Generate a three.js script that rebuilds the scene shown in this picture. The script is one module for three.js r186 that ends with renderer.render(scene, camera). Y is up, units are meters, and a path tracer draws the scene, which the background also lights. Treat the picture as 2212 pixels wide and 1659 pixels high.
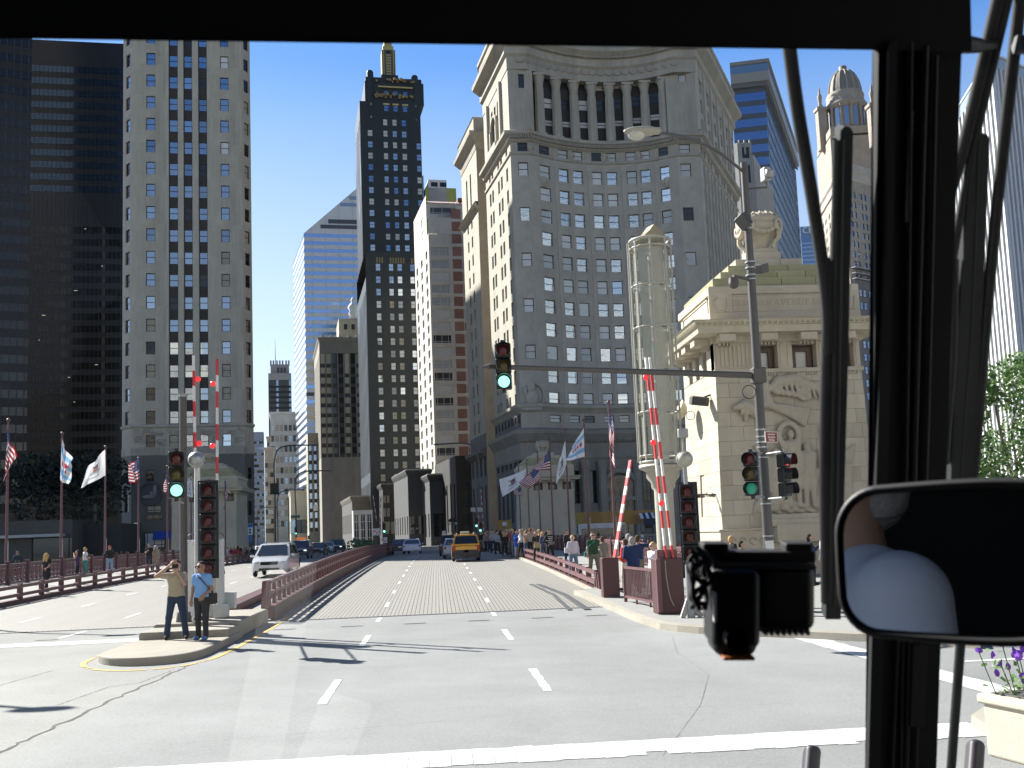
import * as THREE from 'three';
import { mergeGeometries } from 'three/addons/utils/BufferGeometryUtils.js';
import { RoundedBoxGeometry } from 'three/addons/geometries/RoundedBoxGeometry.js';
import { TextGeometry } from 'three/addons/geometries/TextGeometry.js';
import { FontLoader } from 'three/addons/loaders/FontLoader.js';

// ---------- camera, sky, sun, exposure ----------
const scene = new THREE.Scene();
const FL = 2237, CX = 1106, CY = 901, EYE = 2.28;            // focal length and optical centre on a 2212 x 1659 survey of the photograph
const camera = new THREE.PerspectiveCamera(2 * Math.atan(CY / FL) * 180 / Math.PI, 2212 / 1802, 0.05, 4000);
camera.setViewOffset(2212, 1802, 0, 0, 2212, 1659);          // the lens sits a little low in the frame
const fwd = new THREE.Vector3(944 - CX, CY - 1158, -FL).normalize();         // the avenue's direction as the camera sees it
const upv = new THREE.Vector3(-0.03, 1, 0); upv.addScaledVector(fwd, -upv.dot(fwd)).normalize();
const side = new THREE.Vector3().crossVectors(fwd, upv);
const toCam = new THREE.Matrix4().makeBasis(side, upv, fwd.clone().negate()); // world axes in camera axes
const toWorld = toCam.clone().transpose();
camera.position.set(0, EYE, 0);
camera.quaternion.setFromRotationMatrix(toWorld);
camera.focus = 45; camera.userData.fStop = 15;
scene.add(camera);

const SUN = new THREE.Vector3(-0.72, 0.74, -0.69).normalize();
const EXPOSURE = 3.35;
const renderer = new THREE.WebGLRenderer({ antialias: true });
renderer.setSize(1024, 768);
renderer.toneMapping = THREE.LinearToneMapping;
renderer.toneMappingExposure = EXPOSURE;
renderer.shadowMap.enabled = true;
{
  const W = 512, H = 256, d = new Float32Array(W * H * 4), v = new THREE.Vector3();
  const lerp = (a, b, t) => a + (b - a) * t, mix = (a, b, t) => a.map((x, i) => x + (b[i] - x) * t), ss = (a, b, x) => { const t = Math.min(1, Math.max(0, (x - a) / (b - a))); return t * t * (3 - 2 * t); };
  for (let j = 0; j < H; j++) for (let i = 0; i < W; i++) {
    const el = ((j + .5) / H - .5) * Math.PI, az = ((i + .5) / W - .5) * 2 * Math.PI;
    v.set(Math.cos(el) * Math.cos(az), Math.sin(el), Math.cos(el) * Math.sin(az));
    const y = Math.max(0, v.y), c = v.dot(SUN);
    let s = mix([.31, .365, .41], [.050, .130, .315], Math.min(1, Math.pow(y / .43, 1.5)));
    s = mix(s, [.008, .026, .085], ss(.38, .8, y));
    const g = Math.pow(Math.max(0, c), 6) * .16, g2 = ss(-.4, 1, c);
    s = s.map((x, k) => x * lerp(.98 + .06 * g2, .50 + .52 * g2, ss(.0, .3, y)) + g * [.40, .46, .50][k]);
    if (v.y < 0) s = mix([.26, .28, .28], [.14, .14, .14], ss(0, -.3, v.y));
    const o = (j * W + i) * 4; d[o] = s[0]; d[o + 1] = s[1]; d[o + 2] = s[2]; d[o + 3] = 1;
  }
  const t = new THREE.DataTexture(d, W, H, THREE.RGBAFormat, THREE.FloatType);
  t.mapping = THREE.EquirectangularReflectionMapping; t.magFilter = t.minFilter = THREE.LinearFilter; t.needsUpdate = true;
  scene.background = t; scene.environment = t;
}
const sun = new THREE.DirectionalLight(new THREE.Color().setRGB(1, .965, .91), 3.9);
sun.target.position.set(0, 0, -90); sun.position.copy(SUN).multiplyScalar(400).add(sun.target.position);
sun.castShadow = true; sun.shadow.mapSize.set(4096, 4096);
Object.assign(sun.shadow.camera, { left: -260, right: 260, top: 260, bottom: -260, near: 1, far: 1200 });
scene.add(sun, sun.target);

// ---------- survey helpers: a sight line through the photograph, met with a height or a distance ----------
const sight = (x, y) => new THREE.Vector3((x - CX) / FL, (CY - y) / FL, -1).applyMatrix4(toWorld);
const hor = x => 1158 - .03 * (x - 944);
const gp = (x, y, h = 0) => { const d = sight(x, y), t = (h - EYE) / d.y; return new THREE.Vector3(d.x * t, h, d.z * t); };
const dp = (x, y, z) => { const d = sight(x, y), t = -z / d.z; return new THREE.Vector3(d.x * t, EYE + d.y * t, -z); };
const onZ = (x, z) => { const p = dp(x, hor(x), z); return [p.x, -z]; };      // foot point of something seen at x on the horizon, z metres ahead
const proj = (X, Y, Z) => { const p = new THREE.Vector3(X, Y - EYE, Z).applyMatrix4(toCam); return [CX - FL * p.x / p.z, CY + FL * p.y / p.z]; };
const yAt = (X, Z, vy) => { const a = new THREE.Vector3(X, 0, Z).applyMatrix4(toCam), u = new THREE.Vector3(0, 1, 0).applyMatrix4(toCam), k = (CY - vy) / FL; return EYE + (-k * a.z - a.y) / (u.y + k * u.z); };

// ---------- small tools ----------
function rng(seed) { return () => { seed = (seed + 0x6D2B79F5) | 0; let t = Math.imul(seed ^ seed >>> 15, 1 | seed); t = t + Math.imul(t ^ t >>> 7, 61 | t) ^ t; return ((t ^ t >>> 14) >>> 0) / 4294967296; }; }
const R = rng(7), PI = Math.PI, lerp = (a, b, t) => a + (b - a) * t, V3 = (x, y, z) => new THREE.Vector3(x, y, z);
const used = {};
function named(o, name) { const n = used[name] = (used[name] ?? -1) + 1; o.name = n ? name + '_' + String(n).padStart(3, '0') : name; return o; }
function shade(o) { o.castShadow = o.receiveShadow = true; return o; }
function thing(name, label, category, pos = [0, 0, 0], turn = 0, group) {
  const o = named(new THREE.Group(), name); o.position.set(...pos); o.rotation.y = turn;
  o.userData = { label, category }; if (group) o.userData.group = group;
  scene.add(o); return o;
}
function tag(o, label, category, group) { Object.assign(o.userData, { label, category }); if (group) o.userData.group = group; return o; }
function structure(o) { o.userData.kind = 'structure'; return o; }
function copyOf(o, pos, turn, label) {
  const c = o.clone(); named(c, o.name.replace(/_\d+$/, '')); c.userData = { ...o.userData };
  if (label) c.userData.label = label;
  if (pos) c.position.set(...pos); if (turn !== undefined) c.rotation.y = turn;
  scene.add(c); return c;
}
// metre uv on the main plane of each face
function metreUV(g) {
  const p = g.attributes.position, n = g.attributes.normal, uv = new Float32Array(p.count * 2);
  for (let i = 0; i < p.count; i++) {
    const ax = Math.abs(n.getX(i)), ay = Math.abs(n.getY(i)), az = Math.abs(n.getZ(i));
    const x = p.getX(i), y = p.getY(i), z = p.getZ(i);
    uv[2 * i] = ay > ax && ay > az ? x : ax > az ? z : x; uv[2 * i + 1] = ay > ax && ay > az ? z : y;
  }
  g.setAttribute('uv', new THREE.BufferAttribute(uv, 2)); return g;
}
// collects shapes, gives ONE mesh
class Geo {
  constructor() { this.l = []; }
  add(g, m) { if (g.index) g = g.toNonIndexed(); for (const k of Object.keys(g.attributes)) if (!['position', 'normal'].includes(k)) g.deleteAttribute(k); if (m) g.applyMatrix4(m); this.l.push(g); return this; }
  at(g, x, y, z, rx = 0, ry = 0, rz = 0) { return this.add(g, new THREE.Matrix4().compose(V3(x, y, z), new THREE.Quaternion().setFromEuler(new THREE.Euler(rx, ry, rz, 'YXZ')), V3(1, 1, 1))); }
  box(x, y, z, w, h, d, ry = 0, rx = 0, rz = 0) { return this.at(new THREE.BoxGeometry(w, h, d), x, y, z, rx, ry, rz); }
  span(x0, x1, y0, y1, z0, z1) { return this.box((x0 + x1) / 2, (y0 + y1) / 2, (z0 + z1) / 2, Math.abs(x1 - x0), Math.abs(y1 - y0), Math.abs(z1 - z0)); }
  rbox(x, y, z, w, h, d, r = .02, ry = 0, rx = 0, rz = 0, s = 2) { return this.at(new RoundedBoxGeometry(w, h, d, s, Math.min(r, w / 2.01, h / 2.01, d / 2.01)), x, y, z, rx, ry, rz); }
  cyl(x, y, z, r0, r1, h, n = 14, open = false) { return this.at(new THREE.CylinderGeometry(r1, r0, h, n, 1, open), x, y + h / 2, z); }
  rod(a, b, r0, r1 = r0, n = 10) {
    const A = V3(...a), B = V3(...b), d = B.clone().sub(A), q = new THREE.Quaternion().setFromUnitVectors(V3(0, 1, 0), d.clone().normalize());
    return this.add(new THREE.CylinderGeometry(r1, r0, d.length(), n), new THREE.Matrix4().compose(A.add(B).multiplyScalar(.5), q, V3(1, 1, 1)));
  }
  bar(a, b, w, h) {      // square bar from a to b, h upright
    const A = V3(...a), B = V3(...b), d = B.clone().sub(A), m = new THREE.Matrix4().lookAt(A, B, V3(0, 1, 0)).setPosition(A.clone().add(B).multiplyScalar(.5));
    return this.add(new THREE.BoxGeometry(w, h, d.length()), m);
  }
  tube(pts, r, n = 8, seg = 24) { return this.add(new THREE.TubeGeometry(new THREE.CatmullRomCurve3(pts.map(p => V3(...p))), seg, r, n)); }
  sph(x, y, z, rx, ry = rx, rz = rx, n = 14) { const g = new THREE.SphereGeometry(1, n, Math.ceil(n * .7)); g.scale(rx, ry, rz); return this.at(g, x, y, z); }
  lathe(pts, x, y, z, n = 20, rx = 0, ry = 0, rz = 0) { return this.at(new THREE.LatheGeometry(pts.map(p => new THREE.Vector2(...p)), n), x, y, z, rx, ry, rz); }
  prism(pts, d, x = 0, y = 0, z = 0, rx = 0, ry = 0, rz = 0, bevel = 0) {     // outline in xy, depth along z
    return this.at(new THREE.ExtrudeGeometry(new THREE.Shape(pts.map(p => new THREE.Vector2(...p))), { depth: d, bevelEnabled: bevel > 0, bevelSize: bevel, bevelThickness: bevel, bevelSegments: 1 }), x, y, z, rx, ry, rz);
  }
  quad(a, b, c, d) { const g = new THREE.BufferGeometry(); g.setAttribute('position', new THREE.Float32BufferAttribute([...a, ...b, ...c, ...a, ...c, ...d], 3)); g.computeVertexNormals(); return this.add(g); }
  geo() { const g = metreUV(mergeGeometries(this.l)); this.l = []; return g; }
  mesh(name, mat, parent) { return put(name, this.geo(), mat, parent); }
}
const G = () => new Geo();
const plainNames = new Map();
function put(name, geo, mat, parent = scene) {
  const m = shade(new THREE.Mesh(geo, mat)); named(m, name); parent.add(m); return m;
}
const kindStuff = o => { o.userData.kind = 'stuff'; return o; };

// ---------- textures ----------
function tileNoise(n, cell, seed) {           // smooth noise that repeats
  const r = rng(seed), c = n / cell, g = Float32Array.from({ length: c * c }, r), o = new Float32Array(n * n);
  for (let y = 0; y < n; y++) for (let x = 0; x < n; x++) {
    const X = x / cell, Y = y / cell, i = Math.floor(X), j = Math.floor(Y), f = X - i, k = Y - j, u = f * f * (3 - 2 * f), v = k * k * (3 - 2 * k), a = i % c, b = (i + 1) % c, p = (j % c) * c, q = ((j + 1) % c) * c;
    o[y * n + x] = lerp(lerp(g[p + a], g[p + b], u), lerp(g[q + a], g[q + b], u), v);
  }
  return o;
}
function fbm(n, cells, amps, seed) { const o = new Float32Array(n * n); cells.forEach((c, k) => { const t = tileNoise(n, c, seed + k * 17); for (let i = 0; i < o.length; i++) o[i] += (t[i] - .5) * amps[k]; }); return o; }
function tex(n, f, rep, m = n) {
  const d = new Uint8Array(n * m * 4);
  for (let y = 0; y < m; y++) for (let x = 0; x < n; x++) { const v = f(x, y), o = (y * n + x) * 4; for (let k = 0; k < 3; k++) d[o + k] = Math.max(0, Math.min(255, 255 * (Array.isArray(v) ? v[k] : v))); d[o + 3] = 255; }
  const t = new THREE.DataTexture(d, n, m); t.wrapS = t.wrapT = THREE.RepeatWrapping; t.magFilter = t.minFilter = THREE.LinearFilter; t.repeat.set(1 / rep, 1 / rep); t.needsUpdate = true; return t;
}
const nA = fbm(512, [256, 128, 64, 32, 16, 8, 4, 2], [.5, .45, .35, .25, .2, .16, .12, .12], 3);
const nB = fbm(512, [2, 1], [.6, 1], 51), nC = fbm(512, [128, 32, 8], [.6, .5, .4], 91);
const T = {
  stone: tex(512, (x, y) => { const v = .87 + .24 * nA[y * 512 + x] + .05 * nB[y * 512 + x] + .12 * nC[(y >> 3) % 512 * 512 + x]; return [v, v * .995, v * .985]; }, 9),
  road: tex(512, (x, y) => { const v = .88 + .13 * nA[y * 512 + x] + .30 * nB[y * 512 + x]; return [v, v, v * .995]; }, 4.2),
  roadBump: tex(512, (x, y) => .5 + .5 * nB[y * 512 + x] + .2 * nA[y * 512 + x], 1.7),
  fine: tex(512, (x, y) => .9 + .12 * nC[y * 512 + x] + .08 * nB[y * 512 + x], 1.5),
  bumpy: tex(512, (x, y) => .5 + .35 * nA[y * 512 + x] + .2 * nB[y * 512 + x], 2),
  streak: tex(512, (x, y) => { const v = .85 + .30 * nC[((y >> 4) * 512 + x) % 262144] + .2 * nA[y * 512 + x]; return [v, v, v * .98]; }, 14),
  deck: tex(256, (x, y) => {           // 1.2 m of bridge deck: steel bars along the road with short cross rungs between them
    const b = x % 26, row = Math.floor(x / 26), r = (y + (row % 2) * 21) % 43, line = b < 4 ? .34 : b < 6 ? .72 : 1, rung = r < 4 ? .62 : 1;
    const v = (.90 + .14 * nA[(y * 2) * 512 + x * 2] + .14 * nB[y * 512 + x]) * Math.min(line, rung); return [v, v * .985, v * .95];
  }, 1.22, 258),
  worn: tex(512, (x, y) => { const n = nA[y * 512 + x] + .5 * nB[y * 512 + x]; return n > .22 ? .55 : n > .15 ? .78 : .98 + .1 * n; }, 2.6),
  wave: tex(512, (x, y) => .5 + .9 * nC[y * 512 + x], 3),
};
const C = (r, g = r, b = r) => new THREE.Color().setRGB(r, g, b);
function mat(c, rough = .8, o = {}) { return new THREE.MeshStandardMaterial({ color: Array.isArray(c) ? C(...c) : c, roughness: rough, metalness: 0, ...o }); }
const glassy = (c, rough = .05, o = {}) => new THREE.MeshPhysicalMaterial({ color: C(...c), roughness: rough, metalness: 0, ior: 1.55, ...o });
const M = {
  road: mat([.275, .279, .276], .9, { map: T.road, bumpMap: T.roadBump, bumpScale: .006, vertexColors: true }),
  walk: mat([.30, .295, .275], .9, { map: T.road, bumpMap: T.bumpy, bumpScale: .004 }),
  kerb: mat([.36, .33, .27], .9, { map: T.stone, bumpMap: T.bumpy, bumpScale: .012 }),
  deck: mat([.285, .275, .25], .75, { map: T.deck, bumpMap: T.deck, bumpScale: .012 }),
  paint: mat([.60, .60, .59], .7, { map: T.worn }), yellow: mat([.62, .40, .08], .75, { map: T.fine }),
  crack: mat([.09, .085, .08], .95), joint: mat([.10, .09, .09], .6),
  maroon: mat([.085, .028, .03], .5, { map: T.fine }), maroonLit: mat([.15, .065, .07], .5, { map: T.fine }),  // the second maroon is a paler copy, sunlight in its colour
  lime: mat([.50, .455, .385], .88, { map: T.stone, bumpMap: T.bumpy, bumpScale: .02 }),
  lime2: mat([.53, .48, .40], .88, { map: T.streak, bumpMap: T.bumpy, bumpScale: .02 }), lime3: mat([.46, .415, .35], .9, { map: T.streak }),
  ivory: mat([.53, .475, .375], .85, { map: T.stone, bumpMap: T.bumpy, bumpScale: .012 }), ivory2: mat([.49, .44, .35], .85, { map: T.stone, bumpMap: T.bumpy, bumpScale: .012 }), ivory3: mat([.55, .495, .395], .85, { map: T.streak, bumpMap: T.bumpy, bumpScale: .01 }),
  moss: mat([.36, .35, .21], .9, { map: T.stone, bumpMap: T.bumpy, bumpScale: .02 }),
  grey: mat([.36, .33, .29], .88, { map: T.stone }), darkStone: mat([.085, .085, .09], .6, { map: T.stone }),
  bronze: mat([.030, .025, .022], .5), black: mat([.012, .012, .013], .45), blackMetal: mat([.02, .021, .023], .35, { metalness: .4 }), rubber: mat([.014, .014, .015], .8),
  grn: mat([.020, .026, .025], .45, { map: T.stone }), gold: mat([.55, .42, .16], .45, { metalness: .6 }),
  white: mat([.72, .72, .71], .6, { map: T.fine }), steel: mat([.42, .43, .43], .45, { metalness: .7, map: T.fine }), galv: mat([.34, .34, .34], .5, { metalness: .4, map: T.fine }),
  pole: mat([.085, .078, .072], .5, { map: T.fine }), cream: mat([.46, .44, .37], .55, { map: T.fine }),
  frame: mat([.030, .028, .027], .5), frameLight: mat([.55, .55, .53], .5),
  red: mat([.52, .035, .04], .5), redLens: mat([.10, .008, .008], .2), ambLens: mat([.085, .06, .006], .2), grnLens: mat([.01, .07, .045], .25),
  glowGreen: mat([.05, .2, .15], .3, { emissive: C(.30, 1, .78), emissiveIntensity: .62 }), dimGreen: mat([.01, .20, .12], .3, { emissive: C(.02, .30, .18), emissiveIntensity: .12 }), glowRed: mat([.3, .02, .02], .3, { emissive: C(1, .04, .05), emissiveIntensity: .25 }),
  brick: mat([.30, .155, .115], .85, { map: T.stone }),
  wood: mat([.36, .22, .09], .75, { map: T.streak }),
};
// window panes: half-mirrors of different darkness, and drawn blinds behind glass
const P = {
 
  sky: mat([.40, .47, .56], .06, { metalness: .92 }), sky2: mat([.30, .36, .44], .10, { metalness: .9 }), sky3: mat([.50, .57, .64], .05, { metalness: .95 }),
  dark: glassy([.012, .013, .015], .06), dim: glassy([.05, .05, .05], .08),
  blind: glassy([.56, .56, .53], .18), blind2: glassy([.50, .50, .48], .14, { bumpMap: T.wave, bumpScale: .02 }), blind3: glassy([.72, .71, .68], .25), curtain: glassy([.36, .37, .36], .2, { bumpMap: T.wave, bumpScale: .05 }),
  tan: glassy([.34, .30, .22], .15, { bumpMap: T.wave, bumpScale: .03 }),
  refl: mat([.72, .69, .62], .14, { metalness: .95, bumpMap: T.wave, bumpScale: .03 }), refl2: mat([.88, .84, .76], .2, { metalness: .95, bumpMap: T.wave, bumpScale: .02 }),
  blue: mat([.20, .30, .46], .08, { metalness: .8 }),
};
const pick = (l, r = R) => l[Math.floor(r() * l.length)];
// ---------- ground, roads, river, bridge ----------
const Z0 = 31, Z1 = 128, deckY = z => z <= Z0 || z >= 133 ? 0 : .62 * (1 - ((z - 82) / 51) ** 2);
const onDeck = (vx, vy, lift = 0) => { let h = lift; for (let i = 0; i < 12; i++) { const p = gp(vx, vy, h); h = lift + deckY(Math.min(-p.z, 82)); } return gp(vx, vy, h); };
// strip(list of x, list of z, height) : a surface sheet
function sheet(xs, zs, h, col) {
  const pos = [], uv = [], c = [], idx = [], nx = xs.length;
  zs.forEach(z => xs.forEach(x => { pos.push(x, h(x, z), -z); uv.push(x, -z); if (col) c.push(...col(x, z)); }));
  for (let j = 0; j < zs.length - 1; j++) for (let i = 0; i < nx - 1; i++) { const a = j * nx + i; idx.push(a, a + 1, a + nx, a + 1, a + nx + 1, a + nx); }
  const g = new THREE.BufferGeometry(); g.setAttribute('position', new THREE.Float32BufferAttribute(pos, 3)); g.setAttribute('uv', new THREE.Float32BufferAttribute(uv, 2));
  if (col) g.setAttribute('color', new THREE.Float32BufferAttribute(c, 3));
  g.setIndex(idx); g.computeVertexNormals(); return g;
}
const steps = (a, b, n) => Array.from({ length: n + 1 }, (_, i) => a + (b - a) * i / n);
const nz = (x, z, s) => { const i = ((Math.round(x * s) % 512) + 512) % 512, j = ((Math.round(z * s) % 512) + 512) % 512; return nA[j * 512 + i]; };
const roadTone = (x, z) => {
  let v = 1 + .26 * nz(x, z, 9) + .18 * nz(x + 90, z, 31) + .10 * nz(x * .3 + 40, z * 2, 60);
  for (const l of [-3.25, -.05, 3.2]) { const d = (x - l); v -= .06 * Math.exp(-((Math.abs(d) - .85) ** 2) / .09) + .05 * Math.exp(-d * d / .3); }
  if (x < -4.95) v *= 1.03; else if (x > 7.4) v *= .84;
  return [v, v * (x < -4.95 ? .985 : 1), v * (x < -4.95 ? .93 : .99)];
};
structure(put('road', sheet(steps(-70, 70, 280), steps(-14, Z0, 90), () => 0, roadTone), M.road));
structure(put('ground', mergeGeometries([sheet([-900, -70], steps(-300, 33, 3), () => -.02), sheet([70, 900], steps(-300, 33, 3), () => -.02), sheet([-900, 900], [-300, -14], () => -.02), sheet([-1800, 1800], [Z1, 3500], () => -.03)].map(g => g)), M.walk));
structure(put('river', sheet([-900, 900], [30, 140], () => -6.5), glassy([.03, .055, .05], .12, { bumpMap: T.wave, bumpScale: .1 })));
{ const g = G(); g.span(-900, -22.6, -7, -.03, -33, -34); g.span(9.9, 900, -7, -.03, -33, -34); g.span(-22.6, 9.9, -7, -.1, -30.4, -31.4); g.span(-900, 900, -7, -.04, -Z1, -Z1 - 1); structure(g.mesh('quay_wall', M.grey, scene)); }
const zs = steps(Z0, 133, 60);
{
  const g = sheet([-16.9, -6.95], zs, (x, z) => deckY(z) + .004), g2 = sheet([-4.75, 5.32], zs, (x, z) => deckY(z) + .004);
  structure(put('bridge_deck', mergeGeometries([g, g2]), M.deck));
}
structure(put('road', sheet(steps(-17, 5.4, 12), [133, 150, 170], () => 0, () => [.55, .55, .56]), M.road));  // vertex tint darkens this stretch for the shade lying on it
{ // the avenue beyond the bridge, turned towards the left
  const A = 9.9 * PI / 180, g = sheet([-19, 0], steps(128, 900, 8), () => 0, () => [.55, .55, .56]);  // same dark tint, street shade put into the road colour
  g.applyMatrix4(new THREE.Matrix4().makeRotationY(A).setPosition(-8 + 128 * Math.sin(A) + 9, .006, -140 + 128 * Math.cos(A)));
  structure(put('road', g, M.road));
}
// pavements with kerbs, lifted above the deck
function curb(name, path, out, h, m = M.walk, mk = M.kerb, base = () => 0) {       // path: kerb line; out: the far edge of the pavement
  const n = path.length, top = new Geo(), k = new Geo(), y = p => base(-p[1]) + h, b = p => base(-p[1]) - .05;
  const inner = path.map((p, i) => { const q = out[i], d = Math.hypot(q[0] - p[0], q[1] - p[1]); return [p[0] + (q[0] - p[0]) * .22 / d, p[1] + (q[1] - p[1]) * .22 / d]; });
  for (let i = 0; i < n - 1; i++) {
    const [p, q, r, s, u, v] = [path[i], path[i + 1], out[i], out[i + 1], inner[i], inner[i + 1]];
    top.quad([u[0], y(p) - .006, u[1]], [r[0], y(r) - .006, r[1]], [s[0], y(s) - .006, s[1]], [v[0], y(q) - .006, v[1]]);
    k.quad([p[0], y(p) - .02, p[1]], [u[0], y(p), u[1]], [v[0], y(q), v[1]], [q[0], y(q) - .02, q[1]]);
    k.quad([p[0] - .02, b(p), p[1]], [p[0], y(p) - .02, p[1]], [q[0], y(q) - .02, q[1]], [q[0] - .02, b(q), q[1]]);
  }
  structure(top.mesh(name, m, scene)); structure(k.mesh('kerb', mk, scene));
}
const kerbLine = [[1194, 1265], [1240, 1284], [1293, 1306], [1328, 1322], [1360, 1337], [1395, 1350], [1426, 1360], [1465, 1365], [1510, 1369], [1580, 1373], [1700, 1378], [1900, 1388], [2120, 1402]].map(p => { const q = onDeck(...p); return [q.x, q.z]; });
curb('pavement', [[5.3, -112], ...steps(-100, -40, 10).map(z => [5.3, z]), [5.32, -36]].map(p => p), [[9.9, -112], ...steps(-100, -40, 10).map(z => [9.9, z]), [9.9, -36]], .16, M.walk, M.kerb, z => deckY(z));
{ const kl = kerbLine.filter(p => p[1] > -36); kl.unshift([5.32, -36]); curb('pavement', kl, kl.map(([x, z], i) => i < 4 ? [9.9, -36 + i * 1.6] : [Math.max(9.9 + (i - 3) * 1.3, x + .5), -33 - Math.max(0, (i - 6)) * 1.8]), .16, M.walk, M.kerb, z => deckY(z)); }
structure(put('pavement', sheet([9.8, 40], [30, 60], () => .14), M.walk));
curb('pavement', steps(-128, -24, 26).map(z => [-16.6, z]), steps(-128, -24, 26).map(z => [-22.2, z]), .16, M.walk, M.maroon, z => deckY(z));
{ // the corner on the right in front of the bus
  const pts = [[5.9, -6.5], [5.55, -8.2], [5.45, -9.8], [5.75, -11.2], [6.6, -12.2], [8.2, -12.75], [11, -12.9], [16, -13], [40, -13]];
  curb('pavement', pts, pts.map(([x, z]) => [x + 3 + Math.max(0, x - 6), -6.4]), .14, mat([.50, .44, .34], .9, { map: T.stone, bumpMap: T.bumpy, bumpScale: .01 }));
}
// ---- road paint and seams, each sheet a few mm above the one below ----
const flat = (m, name, quads, lift = .006) => { const g = G(); for (const q of quads) g.quad(...q.map(p => [p[0], (p.length > 2 ? p[2] : deckY(-p[1])) + lift, p[1]])); return structure(g.mesh(name, m, scene)); };
const rect = (x0, x1, z0, z1) => [[x0, -z0], [x1, -z0], [x1, -z1], [x0, -z1]];
const worn = (x0, x1, z0, z1, n, f, r) => { const o = []; for (let i = 0; i < n; i++) { const a = lerp(z0, z1, i / n), b = lerp(z0, z1, (i + 1) / n); o.push(rect(x0 + (r() - .5) * f, x1 + (r() - .5) * f, a, b + .002)); } return o; };
{
  const r = rng(5);
  for (const [x, z] of [[-1.68, 15.0], [-1.68, 22.7], [1.53, 15.2], [1.53, 22.6], [-1.7, 29.1], [1.55, 29.3], [-1.7, 8.2]]) flat(M.paint, 'lane_marking', worn(x - .065, x + .065, z, z + (z > 28 ? 1.4 : 2.5), 12, .02, r));
  for (const x of [-1.7, 1.6, -9.9, -13.1]) for (let z = 34; z < 118; z += 5.6) flat(M.paint, 'lane_marking', [rect(x - .06, x + .06, z, z + 1.7)], .012);
  flat(M.paint, 'lane_marking', [rect(-9.98, -9.86, 28.3, 30.4)]); flat(M.paint, 'lane_marking', [rect(-13.2, -13.08, 28, 30.2)]);
  // crossing in front of the bus, its paint worn into strips
  const q = []; for (let x = -14; x < 5.6; x += .22) { q.push(rect(x, x + .215, 10.62 + r() * .05 + (r() < .12 ? .14 : 0), 11.42 - r() * .04)); } flat(M.paint, 'crosswalk_line', q);
  const q2 = []; for (let z = 12.9; z < 22.3; z += .3) q2.push(rect(6.95 + r() * .05, 7.5 - r() * .06, z, z + .298)); flat(M.paint, 'crosswalk_line', q2);
  flat(M.paint, 'crosswalk_line', worn(11.2, 11.7, 13.2, 22.5, 20, .05, r));
  flat(M.paint, 'stop_line', [rect(-16.5, -7.05, 26.3, 27.2)]);
  flat(M.paint, 'lane_marking', [rect(8.1, 60, 16.0, 16.14), rect(8.1, 60, 19.6, 19.72)]);
  { const g = G(), p = [[0, 0], [1.7, .42], [1.5, .12], [3.6, .12], [3.6, -.12], [1.5, -.12], [1.7, -.42]]; const s = new THREE.ShapeGeometry(new THREE.Shape(p.map(a => new THREE.Vector2(...a)))); s.rotateX(-PI / 2); g.at(s, 9.0, .007, -17.9); structure(g.mesh('arrow_marking', M.paint, scene)); }
  // yellow lines round the island
  const yl = [[-7.3, -30.5], [-7.3, -23.2], [-7.1, -21.6], [-6.5, -20.6], [-5.7, -20.2], [-5.0, -20.5], [-4.62, -21.4], [-4.5, -23], [-4.5, -30.6]];
  const cv = new THREE.CatmullRomCurve3(yl.map(p => V3(p[0], 0, p[1]))).getPoints(60); const yq = [];
  for (let i = 0; i < 60; i++) { if (r() < .12) continue; const a = cv[i], b = cv[i + 1], d = b.clone().sub(a).normalize(), nx = -d.z * .055, nzz = d.x * .055; yq.push([[a.x + nx, a.z + nzz], [b.x + nx, b.z + nzz], [b.x - nx, b.z - nzz], [a.x - nx, a.z - nzz]]); }
  flat(M.yellow, 'yellow_line', yq, .008);
  flat(M.yellow, 'yellow_line', [rect(-4.62, -4.5, 31, 70)], .014);
  // cracks and seams of the concrete
  const crack = (pts, w, seed) => { const rr = rng(seed), q = []; let prev = null; for (let k = 0; k < pts.length - 1; k++) { const n = 26; for (let i = 0; i < n; i++) { const t = i / n, x = lerp(pts[k][0], pts[k + 1][0], t) + (rr() - .5) * w * 1.6, z = lerp(pts[k][1], pts[k + 1][1], t), ww = w * (.35 + rr() * .9); const c = [x, z, ww]; if (prev) { const dx = c[0] - prev[0], dz = c[1] - prev[1], l = Math.hypot(dx, dz) || 1, px = -dz / l, pz = dx / l; q.push([[prev[0] + px * prev[2] / 2, prev[1] + pz * prev[2] / 2], [c[0] + px * ww / 2, c[1] + pz * ww / 2], [c[0] - px * ww / 2, c[1] - pz * ww / 2], [prev[0] - px * prev[2] / 2, prev[1] - pz * prev[2] / 2]]); } prev = c; } } return q; };
  flat(M.crack, 'road_crack', crack([[-5.15, -8], [-5.1, -12.4], [-5.0, -16], [-4.78, -21.2]], .05, 3), .005);
  flat(M.crack, 'road_crack', crack([[-8.4, -13], [-7.8, -17.5], [-7.4, -21]], .018, 9), .005);
  flat(M.crack, 'road_crack', crack([[-5.7, -16.2], [-5.5, -18], [-5.1, -18.4], [-4.95, -20]], .016, 11), .005);
  flat(M.crack, 'road_crack', crack([[2.2, -10.6], [3.3, -13.4], [4.1, -16], [4.3, -19], [4.9, -22]], .006, 15), .005);
  flat(M.crack, 'road_crack', crack([[.5, -21.4], [4.3, -22.3], [6.2, -22.1]], .008, 17), .005);
  flat(M.crack, 'road_crack', crack([[-3, -12.6], [1, -13.4], [5.4, -13.1]], .006, 19), .005);
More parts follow.
